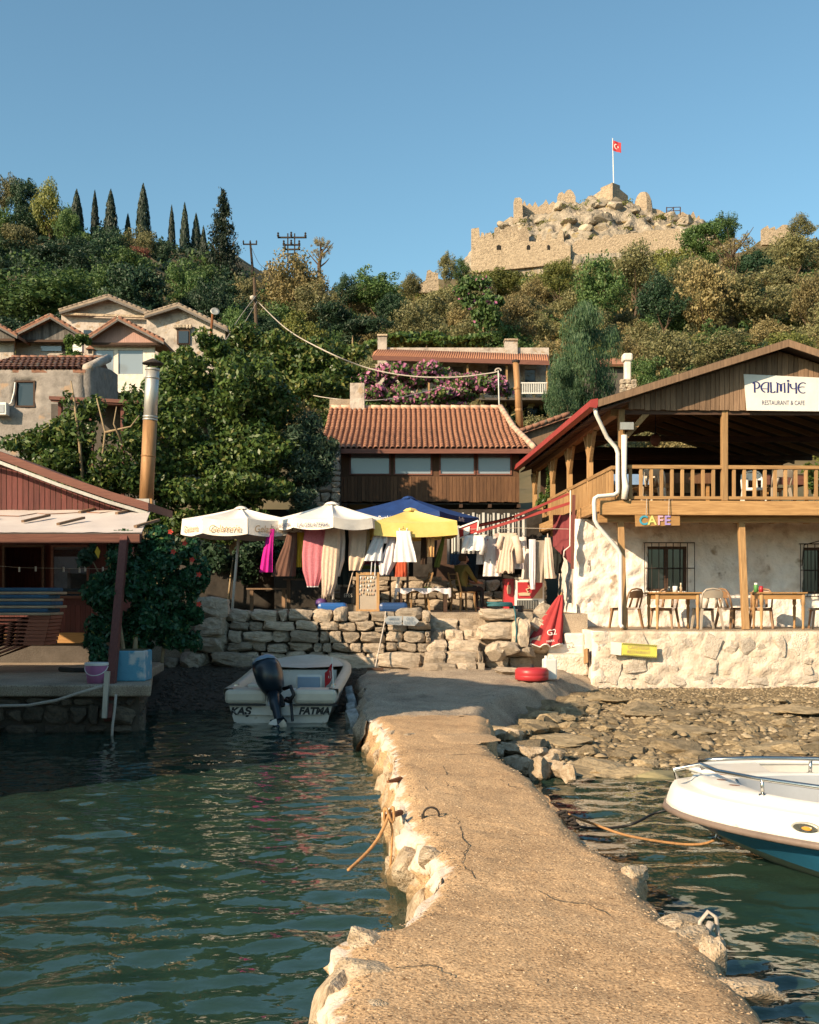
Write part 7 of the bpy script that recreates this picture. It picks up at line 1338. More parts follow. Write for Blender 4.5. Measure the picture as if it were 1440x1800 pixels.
fn = thing('railing_fence', 'dark timber railing on the castle rock right of the round tower', 'fence', P(1180, 375, 260)); 
for q in (1172, 1184, 1196): m = MB(); m.bar(P(q, 378, 259), P(q, 364, 259), .2, .2, (0, 1, 0)); m.build('post', M['darkwood'], fn)
for a, b in (((1172, 365), (1196, 364)), ((1172, 371), (1196, 370)), ((1172, 376), (1184, 365))): m = MB(); m.bar(P(*a, 259), P(*b, 259), .14, .12); m.build('rail', M['darkwood'], fn)
rn = thing('ruined_wall', 'fragment of pale ruined wall on the saddle left of the castle', 'ruin', P(748, 515, 195)); m = MB(); m.prism([P(a, b, 195) for a, b in ((736, 514), (772, 514), (770, 480), (760, 478), (756, 474), (751, 476), (748, 494), (736, 500))][::-1], (0, 1.2, 0)); m.build('masonry', M['castlestone'], rn)
fp = thing('castle_flag', 'tall white flagpole with red crescent flag on the castle keep', 'flag', P(1078, 326, 259)); m = MB(); m.tube([P(1079, 328, 259), P(1077, 243, 259)], [.13, .08], 8); m.build('pole', M['white'], fp); flag_obj(fp, P(1077.6, 247, 259), (.8, -.3, 0), (0, 0, 1), 2.2, 2.3, .35)
# ---- long house with the bougainvillea
def bx(m, px0, py0, px1, py1, Y, t_): a, b = P(px0, py1, Y), P(px1, py0, Y); m.box((a.x, Y, a.z), (b.x, Y + t_, b.z)); return m
lh = thing('veranda_house', 'long low house with shallow tiled roof and shaded veranda behind the bougainvillea', 'house', P(810, 700, 72)); LY = 72
m = MB(); m.facade(P(664, 700, LY + 2.2), (1, 0, 0), (0, 0, 1), .3, P(965, 0, LY + 2.2).x - P(664, 0, LY + 2.2).x, 3.3, [(4.2, .4, 5.6, 2.1), (7.2, .2, 8.3, 2.2), (9.6, .9, 10.3, 1.9)]); m.build('wall', M['oldwhite'], lh)
m = MB(); bx(m, 660, 699, 968, 703, LY - .2, 3); m.build('veranda_floor', M['dimwall'], lh); m = MB(); bx(m, 660, 640, 664, 700, LY + 2.4, 5); bx(m, 964, 640, 968, 700, LY + 2.4, 5); bx(m, 660, 640, 968, 700, LY + 7.4, .2); m.build('shell', M['oldwhite'], lh)
m = MB(); m.prism([P(655, 626, LY - .6), P(668, 612, LY + 3), P(668, 616, LY + 3), P(655, 630, LY - .6)], P(966, 640, LY - .6) - P(655, 630, LY - .6)); m.prism([P(668, 612, LY + 3), P(655, 620, LY + 7.5), P(655, 624, LY + 7.5), P(668, 616, LY + 3)], P(966, 640, LY - .6) - P(655, 630, LY - .6)); m.build('roof', M['tile'], lh)
n_ = 76; m = MB(); D_ = P(966, 640, LY - .6) - P(655, 630, LY - .6)
for k in range(n_): o = D_ * (k / n_); m.tube([P(656, 626, LY - .6) + o, P(668, 611.5, LY + 3) + o], .07, 5)
tag(m.build('roof_tiles', M['tile'], lh, True), kind='stuff')
m = MB(); m.bar(P(655, 629, LY - .65), P(966, 638, LY - .65), .1, .28); m.build('fascia', M['redbeam'], lh)
for q in (754, 822, 891, 962): m = MB(); bx(m, q - 1.6, 632, q + 1.6, 700, LY - .3, .12); m.build('post', M['postwood'], lh)
for q in range(14): m = MB(); bx(m, 918 + q * 3.2, 674, 919.2 + q * 3.2, 690, LY - .3, .06); m.build('baluster', M['white'], lh)
m = MB(); bx(m, 916, 672, 962, 674, LY - .32, .1); bx(m, 916, 690, 962, 692, LY - .32, .1); m.build('rail', M['white'], lh)
for a, b, c_, d in ((664, 590, 680, 618), (888, 598, 910, 624)):
    ch_ = MB(); bx(ch_, a, b, c_, d, LY + 2, .8); co = ch_.build('chimney', M['oldwhite'], lh); co['has_kids'] = 1; m = MB(); bx(m, a - 1, b - 3, c_ + 1, b, LY + 1.9, 1.0); m.build('chimney_cap', M['castlestone'], co)
t = thing('stone_chimney', 'pale plastered chimney with rubble foot rising behind the restaurant roof', 'chimney', P(1104, 690, 62)); m = MB(); bx(m, 1099, 632, 1110, 668, 62, .5); m.build('shaft', M['limewash'], t, bev=.08); m = MB(); bx(m, 1096, 620, 1113, 634, 61.9, .7); m.build('head', M['limewash'], t, bev=.1)
for k in range(9): stone(t, P(1095 + (k % 3) * 9, 672 + (k // 3) * 8, 61.8), (.32, .5, .26), M['wallstone'], 0, SQ)
t = thing('small_house', 'small tiled roof half hidden behind the feathery tree', 'house', P(1080, 700, 66)); m = MB(); bx(m, 1040, 645, 1096, 700, 66, 3); m.build('wall', M['dimwall'], t); m = MB(); m.prism([P(1036, 640, 65.5), P(1100, 640, 65.5), P(1098, 630, 67), P(1040, 630, 67)], (0, .1, -.12)); m.build('roof', M['tile'], t)
t = thing('flue_pipe', 'tall thin brown metal flue rising behind the orange tiled roof', 'chimney', P(913, 757, 36)); m = MB(); m.tube([P(914, 757, 36), P(911, 690, 36), P(907, 637, 36)], [.12, .11, .10], 14); m.build('pipe', M['rustpipe'], t, True); m = MB(); m.lathe(P(907, 637, 36), [(.13, 0), (.13, .06), (.02, .1)], 12); m.build('cap', M['iron'], t)
for q in (.3, .62): m = MB(); p = P(914, 757, 36).lerp(P(907, 637, 36), q); m.lathe(p, [(.12, -.04), (.125, 0), (.12, .04)], 14); m.build('joint_ring', M['rustpipe'], t)
# ---- houses on the left slope
gh = thing('plaster_house', 'weathered grey plaster house with one dark window and red tile edge at the left', 'house', P(80, 800, 40)); gy = 40; gx = lambda px: (px - 720) * gy / F; gz = lambda py: EYE + (HY - py) * gy / F
m = MB(); m.facade((gx(-120), gy, gz(830)), (1, 0, 0), (0, 0, 1), .4, gx(148) - gx(-120), gz(650) - gz(830), [(gx(27) - gx(-120), gz(716) - gz(830), gx(62) - gx(-120), gz(669) - gz(830))], .25, lambda p, u, v: .04 * nz(p, 1.5)); m.build('wall', M['greyplaster'], gh, True)
m = MB(); m.grid(lambda a, b: (gx(148) + .36 * math.sin(min(a * 3, 1) * math.pi / 2) - .02, gy + .36 * (1 - math.cos(min(a * 3, 1) * math.pi / 2)) + max(0, a - .333) * 4.4, gz(830) + (gz(650) + .45 * min(1, a * 1.3) - gz(830)) * b), 16, 10); m.build('side_wall', M['greyplaster'], gh, True)
f = MB(); x0, x1, z0, z1 = gx(27), gx(62), gz(716), gz(669)
for q in ((x0, z0, x0 + .06, z1), (x1 - .06, z0, x1, z1), (x0 + .06, z0, x1 - .06, z0 + .06), (x0 + .06, z1 - .06, x1 - .06, z1)): f.box((q[0], gy - .03, q[1]), (q[2], gy + .1, q[3]))
fo = f.build('window', M['darkwood'], gh); fo['has_kids'] = 1; m = MB(); m.box((x0 + .06, gy + .06, z0 + .06), (x1 - .06, gy + .08, z1 - .06)); m.build('pane', M['darkglass'], fo)
rows_ = 5; m = MB(); m.prism([(gx(-120), gy, gz(650)), (gx(-120), gy + 2.4, gz(650) + .85), (gx(-120), gy + 4.6, gz(650)), (gx(-120), gy + 4.6, gz(650) - .1), (gx(-120), gy, gz(650) - .1)], (gx(150) - gx(-120), 0, 0)); m.build('roof_deck', M['oldtile'], gh)
tm2 = tile.copy(); tm2.materials.clear(); tm2.materials.append(M['oldtile'])
for r in range(6):
    x = gx(-20) + .08 * (r % 2); y = gy - .08 + r * .4; z = gz(650) + .03 + r * .4 * .354
    while x < gx(144): o = bpy.data.objects.new('roof_tile', tm2); link(o, gh); o.matrix_basis = Matrix.Translation((x, y, z)) @ Matrix.Rotation(.30, 4, 'X') @ Matrix.Diagonal((1.1, 1.2, 1.2, 1)); x += .205
for k in range(10): m = MB(); a = Vector((gx(-20 + k * 17), gy + 2.4, gz(650) + .9)); m.tube([a, a + Vector((.36, 0, 0))], [.12, .10], 8); m.build('ridge_cap', M['oldtile'], gh, True)
m = MB(); m.tube([(gx(150) + .05, gy + .1, gz(650) + .06), (gx(150) + .15, gy + 1.2, gz(650) + .5), (gx(150) + .15, gy + 2.4, gz(650) + .88)], [.2, .17, .17], 8); m.build('coping', M['oldwhite'], gh, True)
m = MB(); m.tube([P(27, 672, 39.9), P(25, 690, 39.9), P(20, 708, 39.9), P(10, 716, 39.9), P(4, 728, 39.9), P(14, 722, 39.9)], .03, 6); m.build('cable', M['white'], gh)
t = thing('air_conditioner', 'white air conditioner box cut by the left edge on the grey plaster house', 'air conditioner', P(0, 720, 39.7)); m = MB(); bx(m, -22, 707, 11, 729, 39.6, .35); m.build('case', M['white'], t, bev=.02); m = MB(); bx(m, -8, 711, 7, 725, 39.58, .02); m.build('grille', M['boatgrey'], t)
t = thing('small_chimney', 'little plastered chimney with tile hat above the grey plaster house', 'chimney', P(158, 640, 42.6)); m = MB(); bx(m, 152, 612, 164, 636, 42.6, .25); m.build('shaft', M['oldwhite'], t); m = MB(); m.prism([P(150, 613, 42.5), P(166, 613, 42.5), P(158, 607, 42.5)], (0, .45, 0)); m.build('hat', M['oldtile'], t); m = MB(); bx(m, 155, 615, 161, 621, 42.58, .02); m.build('vent', M['void'], t)
def gable_house(label, Y, xl, xa, xr, ya, yl, yr_, base, gable_mt, wall_mt, planks, roof_mt=None, depth=6, name='gabled_house'):
    t = thing(name, label, 'house', P(xa, base, Y)); roof_mt = roof_mt or M['oldtile']
    ov = 4
    for (a, b, c_, d) in ((xa, ya, xl - ov, yl + ov * .3), (xa, ya, xr + ov, yr_ + ov * .3)):
        m = MB(); m.prism([P(a, b, Y - .5), P(c_, d, Y - .5), P(c_, d - 5, Y - .5), P(a, b - 5, Y - .5)], (0, depth, 0)); m.build('roof', roof_mt, t); m = MB(); m.prism([P(a, b + 2, Y - .55), P(c_, d + 2, Y - .55), P(c_, d - 1.5, Y - .55), P(a, b - 1.5, Y - .55)], (0, .06, 0)); m.build('barge_board', M['greyplank'], t)
        nn = max(4, int(abs(c_ - a) / 8))
        for k in range(nn): p, q = P(a, b - 6, Y - .45).lerp(P(c_, d - 6, Y - .45), k / nn), P(a, b - 6, Y - .45).lerp(P(c_, d - 6, Y - .45), (k + 1.1) / nn); m = MB(); m.tube([p, q], [.05, .065], 7); m.build('verge_tile', roof_mt, t, True)
    if planks:
        x = xl; pl = planks
        while x < xr:
            f = lambda q: lut(q, [(xl, yl), (xa, ya + 3), (xr, yr_)]); x2 = min(x + pl, xr); zb = max(yl, yr_) + 6
            m = MB(); top = [P(x2 - .25, f(x2 - .25), Y), P(x, f(x), Y)]
            if x < xa < x2 - .25: top = [top[0], P(xa, f(xa), Y), top[1]]
            m.prism([P(x, zb + rg.uniform(-.8, .8), Y), P(x2 - .25, zb, Y)] + top, (0, .06, 0)); m.build('plank', gable_mt, t); x = x2
    else: m = MB(); m.prism([P(xl, base, Y), P(xr, base, Y), P(xr, yr_, Y), P(xa, ya, Y), P(xl, yl, Y)], (0, .3, 0)); m.build('gable_wall', gable_mt, t)
    if wall_mt: 
        m = MB(); bx(m, xl + 2, max(yl, yr_) + 6, xr - 2, base, Y + .5, .2); m.build('wall', wall_mt, t)
        m = MB(); bx(m, xl, max(yl, yr_) + 3, xr, max(yl, yr_) + 7, Y - .1, .2); m.build('beam', M['darkwood'], t)
    return t
t = gable_house('white plastered gable house at the back of the left group', 64, 108, 190, 262, 524, 549, 554, 640, M['oldwhite'], None, 0, M['greytile']); m = MB(); bx(m, 147, 580, 160, 592, 63.9, .06); m.build('window', M['darkglass'], t)
m = MB(); m.bar(P(108, 552, 63.7), P(262, 557, 63.7), .2, .12); m.build('cornice', M['castlestone'], t)
t = gable_house('rough stone gable house right of the white one', 63, 258, 313, 396, 539, 556, 580, 660, M['oldwhite'], None, 0, M['greytile']); f = MB(); bx(f, 311, 579, 334, 605, 62.9, .08); fo = f.build('window', M['darkwood'], t); fo['has_kids'] = 1; m = MB(); bx(m, 314, 582, 331, 603, 62.86, .03); m.build('pane', M['darkglass'], fo)
for k in range(6): stone(t, P(308 + k * 5.4, 574, 62.85), (.17, .2, .2), M['wallstone'], 0, SQ, 'lintel_stone')
t = gable_house('house with weathered grey plank gable at the left', 58, 26, 88, 146, 558, 590, 594, 640, M['greyplank'], M['oldwhite'], 4.6); m = MB(); bx(m, 72, 608, 108, 617, 58.4, .06); m.build('window', M['paleglass'], t); m = MB(); bx(m, 110, 606, 122, 632, 58.4, .06); m.build('doorway', M['void'], t)
t = thing('air_conditioner', 'white air conditioner under the eave of the grey plank gable', 'air conditioner', P(136, 616, 57.8)); m = MB(); bx(m, 128, 604, 144, 618, 57.7, .4); m.build('case', M['white'], t); m = MB(); m.lathe(P(133, 611, 57.69), [(.14, -.0), (.14, .01)], 12, 1, .05); m.build('fan', M['boatgrey'], t)
gable_house('house end with plank gable cut by the left picture edge', 57, -70, -30, 26, 560, 590, 592, 640, M['greyplank'], M['oldwhite'], 4.6)
t = gable_house('house with pink board gable over two large glazed panes', 55, 152, 208, 284, 562, 600, 602, 690, M['pinkplank'], None, 3.2)
m = MB(); m.facade(P(152, 690, 55.3), (1, 0, 0), (0, 0, 1), .15, P(272, 0, 55.3).x - P(152, 0, 55.3).x, P(0, 605, 55.3).z - P(0, 690, 55.3).z, [(.42, .9, 1.32, 2.06), (1.55, .9, 2.75, 2.06)]); m.build('wall', M['limewash'], t)
for a, b in ((.42, 1.32), (1.55, 2.75)): o = P(152, 690, 55.4); m = MB(); m.box((o.x + a, 55.36, o.z + .9), (o.x + b, 55.4, o.z + 2.06)); m.build('pane', M['paleglass'], t)
m = MB(); bx(m, 150, 602, 286, 606, 54.9, .15); m.build('beam', M['darkwood'], t)
t = thing('satellite_dish', 'round satellite dish on a pole beside the stone gable house', 'satellite dish', P(372, 600, 60)); m = MB(); m.tube([P(370, 605, 60), P(374, 552, 60)], .07, 7); m.build('pole', M['rust'], t); c = P(378, 547, 59.8); m = MB(Matrix.Translation(c) @ Matrix.Rotation(R(70), 4, 'X') @ Matrix.Rotation(R(15), 4, 'Y')); m.lathe((0, 0, 0), [(.02, -.06), (.14, -.04), (.24, .0), (.235, .01), (.13, -.025), (.02, -.04)], 16, 1, .9); m.build('dish', M['galv'], t, True)
pg = thing('pergola', 'dark red roofed pergola standing behind the vines', 'pergola', P(190, 800, 33)); m = MB(); m.prism([P(86, 698, 32), P(300, 708, 32), P(300, 715, 32), P(90, 706, 32)], (0, 3, .4)); m.build('roof', M['redbeam'], pg); m = MB(); m.prism([P(86, 696, 31.95), P(300, 706, 31.95), P(300, 712, 31.95), P(86, 702, 31.95)], (0, .05, 0)); m.build('fascia', M['redbeam'], pg)
for q in (105, 160, 215, 285): m = MB(); bx(m, q - 3, 706, q + 3, 900, 32.2, .15); m.build('post', M['redpost'], pg)
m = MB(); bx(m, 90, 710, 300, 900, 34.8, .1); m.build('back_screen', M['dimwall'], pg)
# ---- poles and wires
up = thing('utility_pole', 'wooden utility pole with lamp rising from the bushes left of centre', 'utility pole', P(452, 615, 70)); m = MB(); m.tube([P(454, 630, 70), P(450, 560, 70), P(447, 488, 70)], [.13, .11, .09], 8); m.build('pole', M['bark'], up); m = MB(); m.tube([P(447, 512, 70), P(454, 512, 70)], .05, 6); m.tube([P(445, 524, 69.8), P(452, 520, 69.8)], .05, 6); m.build('cross_arm', M['bark'], up); m = MB(); m.lathe(P(444, 523, 69.7), [(.03, -.18), (.16, -.08), (.16, .06), (.03, .14)], 10); m.build('lamp', M['paleRope'], up, True)
py_ = thing('electricity_pylon', 'double pole electricity pylon with crossarms on the saddle', 'pylon', P(512, 480, 165)); 
for q in (506, 518): m = MB(); bx(m, q - 1, 410, q + 1, 486, 165, .2); m.build('mast', M['iron'], py_)
for y, a, b in ((417, 488, 539), (430, 497, 528), (438, 499, 528), (446, 500, 524)): m = MB(); bx(m, a, y - 1.2, b, y + 1.2, 164.9, .25); m.build('cross_arm', M['iron'], py_)
for q, y in ((489, 413), (512, 412), (537, 413), (499, 427), (512, 426), (526, 427), (501, 434), (526, 434)): m = MB(); m.lathe(P(q, y, 164.8), [(.1, -.35), (.2, -.1), (.1, .1), (.18, .25), (.05, .4)], 7); m.build('insulator', M['iron'], py_)
p2 = thing('utility_pole', 'thin T shaped utility pole left of the pylon against the sky', 'utility pole', P(442, 475, 160)); m = MB(); m.tube([P(445, 482, 160), P(440, 426, 160)], [.2, .14], 7); m.build('pole', M['iron'], p2); m = MB(); bx(m, 427, 428, 452, 430, 159.8, .2); m.build('cross_arm', M['iron'], p2)
for q in (428, 440, 451): m = MB(); m.lathe(P(q, 426, 159.8), [(.08, -.2), (.12, .1), (.05, .3)], 6); m.build('insulator', M['iron'], p2)
p3 = thing('utility_pole', 'bare thin pole between the T pole and the pylon', 'utility pole', P(475, 495, 158)); m = MB(); m.tube([P(475, 500, 158), P(475, 458, 158)], .13, 6); m.build('pole', M['iron'], p3)
rope('overhead_cable', 'thick pale overhead cable sagging from the utility pole to the thin mast', [P(*q, Y) for *q, Y in ((455, 532, 69), (500, 575, 52), (560, 611, 41), (640, 645, 40.5), (720, 661, 40), (800, 663, 39.6), (855, 657, 39.4), (872, 654, 39.3), (876, 652, 39))], .024, M['paleRope'], 'cable')
for k, pts in enumerate(([(424, 645, 50), (500, 680, 45), (580, 700, 42), (680, 702, 42), (780, 680, 45)], [(450, 520, 69), (420, 560, 62), (390, 610, 56)], [(452, 530, 69), (425, 575, 60), (400, 605, 55)], [(440, 430, 160), (455, 462, 150), (470, 475, 150)], [(380, 600, 55), (410, 612, 50), (430, 590, 48)])): rope('overhead_wire', ('thin wire sagging over the vines to the orange roof', 'upper thin wire running down left from the utility pole lamp', 'lower thin wire running down left from the utility pole lamp', 'thin wire drooping right from the T shaped pole', 'short slack wire above the vine top')[k], [P(*q) for q in pts], .016 if k < 3 else .03, M['paleRope'] if k != 3 else M['iron'], 'wire')
t = thing('wire_mast', 'thin grey mast holding the overhead cable behind the orange tiled roof', 'mast', P(877, 730, 39)); m = MB(); m.tube([P(878, 732, 39), P(876, 652, 39)], .026, 6); m.build('mast', M['galv'], t); m = MB(); m.tube([P(876, 652, 39) + Vector((.1 * math.cos(a) + .0, 0, .08 * math.sin(a))) for a in np.linspace(0, 3.3, 8)], .03, 6); m.build('hook', M['paleRope'], t)
# ================================================================== TREES AND PLANTS
CR = {}
for kd, n_ in (('round', 3), ('olive', 3), ('bush', 2), ('wispy', 1), ('feather', 1), ('cypress', 2), ('conifer', 1)):
    CR[kd] = [crown_mesh(kd, 100 + i * 7 + len(kd)) for i in range(n_)]
    for me in CR[kd]: me.materials.append(L['green'])
TR = [trunk_mesh(i) for i in range(4)]
for me in TR: me.materials.append(M['bark'])
trt = random.Random(77)
def tree(kind, px, ytop, Y, wpx, hpx, leaf, label, name=None, group=None, bare=0, cat='tree'):
    s = Y / F; top = P(px, ytop, Y); H = hpx * s; W_ = wpx * s; g = ground(top.x, Y) - .4; cb = top.z - H; base = min(g, cb - .02 * H)
    t = thing(name or {'cypress': 'cypress_tree', 'olive': 'olive_tree', 'conifer': 'conifer_tree', 'bush': 'shrub'}.get(kind, 'tree'), label, cat, (top.x, Y, base), group)
    o = link(bpy.data.objects.new('crown', trt.choice(CR[kind])), t); o.location = (top.x, Y, cb); o.scale = (W_, W_ * trt.uniform(.8, 1.1), H); o.rotation_euler = (0, 0, trt.uniform(0, 6.28))
    o.material_slots[0].link = 'OBJECT'; o.material_slots[0].material = L[leaf]
    k = link(bpy.data.objects.new('trunk', trt.choice(TR)), t); k.location = (top.x, Y, base); hh = (top.z - base) * (.9 if kind != 'cypress' else .5); q = min(W_ * 1.0, hh); k.scale = (q, q, hh); k.rotation_euler = (0, 0, trt.uniform(0, 6.28))
    if kind == 'wispy':
        m = MB(); r_ = random.Random(int(px)); m.tube([(top.x + .2, Y, base), (top.x - .3, Y, cb), (top.x + .1, Y, cb + H * .5)], [.35, .25, .15], 7)
        for k_ in range(9): a = r_.uniform(0, 6.28); b0 = cb + H * r_.uniform(-.1, .5); l = W_ * r_.uniform(.25, .45); m.tube([(top.x - .1, Y, b0), (top.x + math.cos(a) * l * .5, Y + math.sin(a) * l * .5, b0 + l * .5), (top.x + math.cos(a) * l, Y + math.sin(a) * l, b0 + l * 1.1)], [.12, .09, .04], 5)
        m.build('branches', M['bark'], t)
    return t
# the trees one can tell apart
TL = [('cypress', 135, 336, 165, 28, 100, 'cypress', 'leftmost cypress leaning at its tip on the left skyline'), ('cypress', 167, 337, 166, 15, 90, 'cypress', 'thin cypress second from the left on the skyline'), ('cypress', 195, 336, 166, 24, 100, 'cypress', 'stout cypress third from the left on the skyline'), ('cypress', 225, 377, 168, 15, 60, 'cypress', 'tiny cypress tip between two tall ones on the left ridge'),
      ('cypress', 252, 326, 166, 26, 110, 'cypress', 'tallest cypress in the middle of the left skyline'), ('cypress', 302, 364, 168, 15, 110, 'cypress', 'slender cypress left of the pair near the big conifer'), ('cypress', 325, 360, 168, 19, 120, 'cypress', 'tall cypress between two slender ones near the big conifer'), ('cypress', 345, 378, 169, 19, 100, 'cypress', 'dark cypress just left of the big conifer'), ('cypress', 358, 400, 168, 17, 90, 'cypress', 'shortest cypress touching the big conifer'),
      ('conifer', 392, 342, 160, 100, 180, 'cypress', 'big dark spiky conifer at the right end of the left ridge'),
      ('olive', 10, 293, 160, 60, 80, 'olive', 'grey green tree at the far left skyline'), ('round', 45, 308, 158, 60, 90, 'dark', 'dark tree second from the left edge on the skyline'), ('olive', 88, 315, 155, 62, 110, 'yellowgreen', 'tall yellow green tree on the left skyline'), ('round', 118, 362, 152, 46, 70, 'green', 'small green tree below the leftmost cypress'),
      ('olive', 245, 388, 150, 66, 80, 'olive', 'pale olive tree below the tallest cypress'), ('round', 190, 400, 148, 80, 90, 'dark', 'dark tree below the stout cypress'), ('round', 150, 405, 150, 50, 60, 'green', 'green tree on the ridge below the thin cypress'), ('round', 285, 412, 150, 40, 60, 'dark', 'dark tree right of the pale olive on the left ridge'),
      ('bush', 245, 432, 140, 46, 40, 'russet', 'reddish flowering bush on the left slope'), ('round', 240, 455, 110, 120, 120, 'dark', 'large dark round tree above the white gable house'), ('round', 70, 446, 95, 200, 130, 'green', 'broad bright green tree above the plank gables at left'), ('round', 330, 448, 120, 90, 110, 'green', 'green tree left of the big conifer trunk'), ('round', 372, 478, 110, 70, 90, 'dark', 'dark tree below the big conifer'), ('round', 20, 420, 140, 110, 80, 'dark', 'dark shaded tree at the left edge of the slope'),
      ('round', 110, 425, 135, 120, 70, 'dark', 'dark shaded tree above the broad green one'), ('olive', 425, 470, 130, 70, 90, 'olive', 'olive tree behind the utility pole'), ('round', 412, 540, 85, 90, 90, 'green', 'green tree left of the utility pole foot'),
      ('wispy', 565, 408, 150, 52, 60, 'tan', 'thin wispy tree standing out against the sky beside the pylon'), ('olive', 520, 440, 140, 110, 130, 'tan', 'tan brown olive tree below the pylon'), ('olive', 560, 490, 128, 90, 90, 'olive', 'olive tree right of the tan one on the saddle'), ('round', 662, 463, 150, 100, 85, 'green', 'round bright green tree on the saddle'), ('round', 608, 482, 150, 50, 60, 'dark', 'dark tree left of the round bright green one'), ('olive', 722, 478, 170, 40, 50, 'olive', 'small olive on the saddle skyline right of the round tree'), ('round', 785, 441, 200, 36, 60, 'olive', 'small bushy tree left of the castle wall'), ('olive', 808, 452, 205, 40, 50, 'green', 'low tree touching the left castle wall'),
      ('olive', 735, 530, 105, 100, 100, 'olive', 'grey green olive tree above the long veranda house'), ('olive', 650, 545, 110, 70, 80, 'tan', 'dry tan bush above the left chimney of the veranda house'), ('round', 690, 515, 130, 60, 60, 'dark', 'dark bush below the round bright green tree'),
      ('olive', 905, 510, 130, 95, 110, 'tan', 'sunlit tan olive tree below the castle'), ('olive', 850, 490, 150, 70, 80, 'olive', 'olive tree below the castle arrow windows'), ('bush', 880, 475, 165, 90, 50, 'yellowgreen', 'yellow green scrub tree right under the castle wall'), ('olive', 985, 448, 175, 70, 80, 'yellowgreen', 'yellow green tree in front of the castle wall'), ('round', 1055, 448, 150, 90, 130, 'green', 'deep green tree in the middle below the castle'), ('olive', 1120, 425, 165, 100, 100, 'olive', 'olive tree in front of the right castle wall'),
      ('olive', 1165, 480, 125, 90, 100, 'dark', 'dark olive tree right of the deep green one'), ('olive', 1240, 445, 125, 130, 150, 'tan', 'big sunlit tan olive tree on the right slope'), ('round', 1240, 385, 190, 90, 70, 'green', 'green tree right of the castle ruins'), ('wispy', 1290, 400, 170, 100, 90, 'tan', 'bare grey branchy tree on the right skyline'), ('olive', 1275, 372, 195, 60, 60, 'green', 'green tree on the right skyline'), ('olive', 1410, 375, 190, 50, 50, 'olive', 'pale olive tree at the right end of the skyline'), ('olive', 1395, 405, 175, 90, 80, 'olive', 'broad olive tree near the right edge below the skyline'),
      ('olive', 1330, 470, 125, 130, 110, 'olive', 'grey olive tree with dark underside on the right slope'), ('olive', 1425, 460, 120, 90, 120, 'tan', 'sunlit olive tree at the right picture edge'), ('olive', 1180, 555, 85, 110, 110, 'olive', 'olive tree just above the restaurant roof at its left'), ('olive', 1270, 570, 80, 120, 90, 'olive', 'olive tree above the restaurant ridge'), ('olive', 1390, 575, 80, 120, 90, 'yellowgreen', 'yellow green olive behind the right end of the restaurant roof'), ('round', 1150, 620, 62, 70, 90, 'green', 'small green tree right of the plastered chimney'),
      ('feather', 1032, 536, 50, 128, 200, 'feather', 'soft feathery green tree beside the restaurant roof'), ('feather', 990, 640, 49, 80, 110, 'feather', 'lower drooping feathery tree left of the larger one')]
for a in TL: tree(*a)
# the rest of the wooded slope
SKY = [(-200, 330), (0, 335), (60, 350), (150, 395), (300, 425), (430, 468), (480, 478), (600, 492), (700, 490), (780, 470), (830, 486), (900, 480), (1000, 452), (1200, 445), (1230, 405), (1300, 392), (1440, 392), (1700, 400)]
PROT = [(-10, 405, 520, 650, 66), (-10, 170, 625, 785, 43), (650, 1000, 592, 700, 71), (905, 1000, 600, 760, 36), (1090, 1120, 615, 690, 61), (570, 950, 700, 800, 46), (430, 470, 485, 600, 70)]
fill = {'left': 'shaded broadleaf trees massed on the left slope', 'mid': 'mixed olives and shrubs massed on the saddle slope', 'right': 'olive trees massed on the slope below the castle'}
cnt_ = 0
for Y in (52, 58, 66, 76, 88, 100, 114, 128, 142, 156, 172, 190, 206, 220, 232):
    px = -160 + trt.uniform(0, 40)
    while px < 1620:
        w_ = trt.uniform(62, 112) * (1 if Y > 70 else 1.15); g = ground((px - 720) * Y / F, Y); u_g = HY - (g - EYE) * F / Y; h_ = w_ * trt.uniform(.75, 1.0); yt = u_g - h_ * trt.uniform(.6, .95)
        yr = lut(px, YR); ok = Y < yr - 3 and yt > lut(px, SKY) + trt.uniform(0, 12)
        if 820 < px < 1230 and yt < lut(px, [(820, 470), (900, 452), (1000, 438), (1230, 432)]): ok = False
        for a, b, c_, d, py_y in PROT:
            if Y < py_y and px + w_ * .42 > a and px - w_ * .42 < b and yt < d and yt + h_ > c_: ok = False
        if ok:
            z = 'left' if px < 430 else ('mid' if px < 800 else 'right'); r = trt.random()
            if z == 'left': kd, lf = ('round', 'dark') if r < .55 else (('round', 'green') if r < .85 else ('olive', 'olive'))
            elif z == 'mid': kd, lf = ('olive', 'olive') if r < .35 else (('bush', 'yellowgreen') if r < .5 else (('round', 'green') if r < .72 else (('olive', 'tan') if r < .86 else ('round', 'dark'))))
            else: kd, lf = ('olive', 'olive') if r < .45 else (('olive', 'tan') if r < .62 else (('round', 'green') if r < .78 else (('bush', 'yellowgreen') if r < .88 else ('round', 'dark'))))
            lk = {('round', 'dark'): 'dark round crowned tree', ('round', 'green'): 'fresh green round crowned tree', ('olive', 'olive'): 'grey green olive tree', ('olive', 'tan'): 'sunburnt tan olive tree', ('bush', 'yellowgreen'): 'yellow green shrub'}[(kd, lf)]; hb_ = 'low on' if Y < 80 else ('midway up' if Y < 135 else 'high on'); tree(kd, px, yt, Y, w_, h_, lf, lk + ' massed with others ' + hb_ + ' ' + {'left': 'the left slope', 'mid': 'the saddle slope', 'right': 'the castle slope'}[z], 'slope_tree', fill[z]); cnt_ += 1
        px += w_ * trt.uniform(.5, .85)
print('fill trees', cnt_)
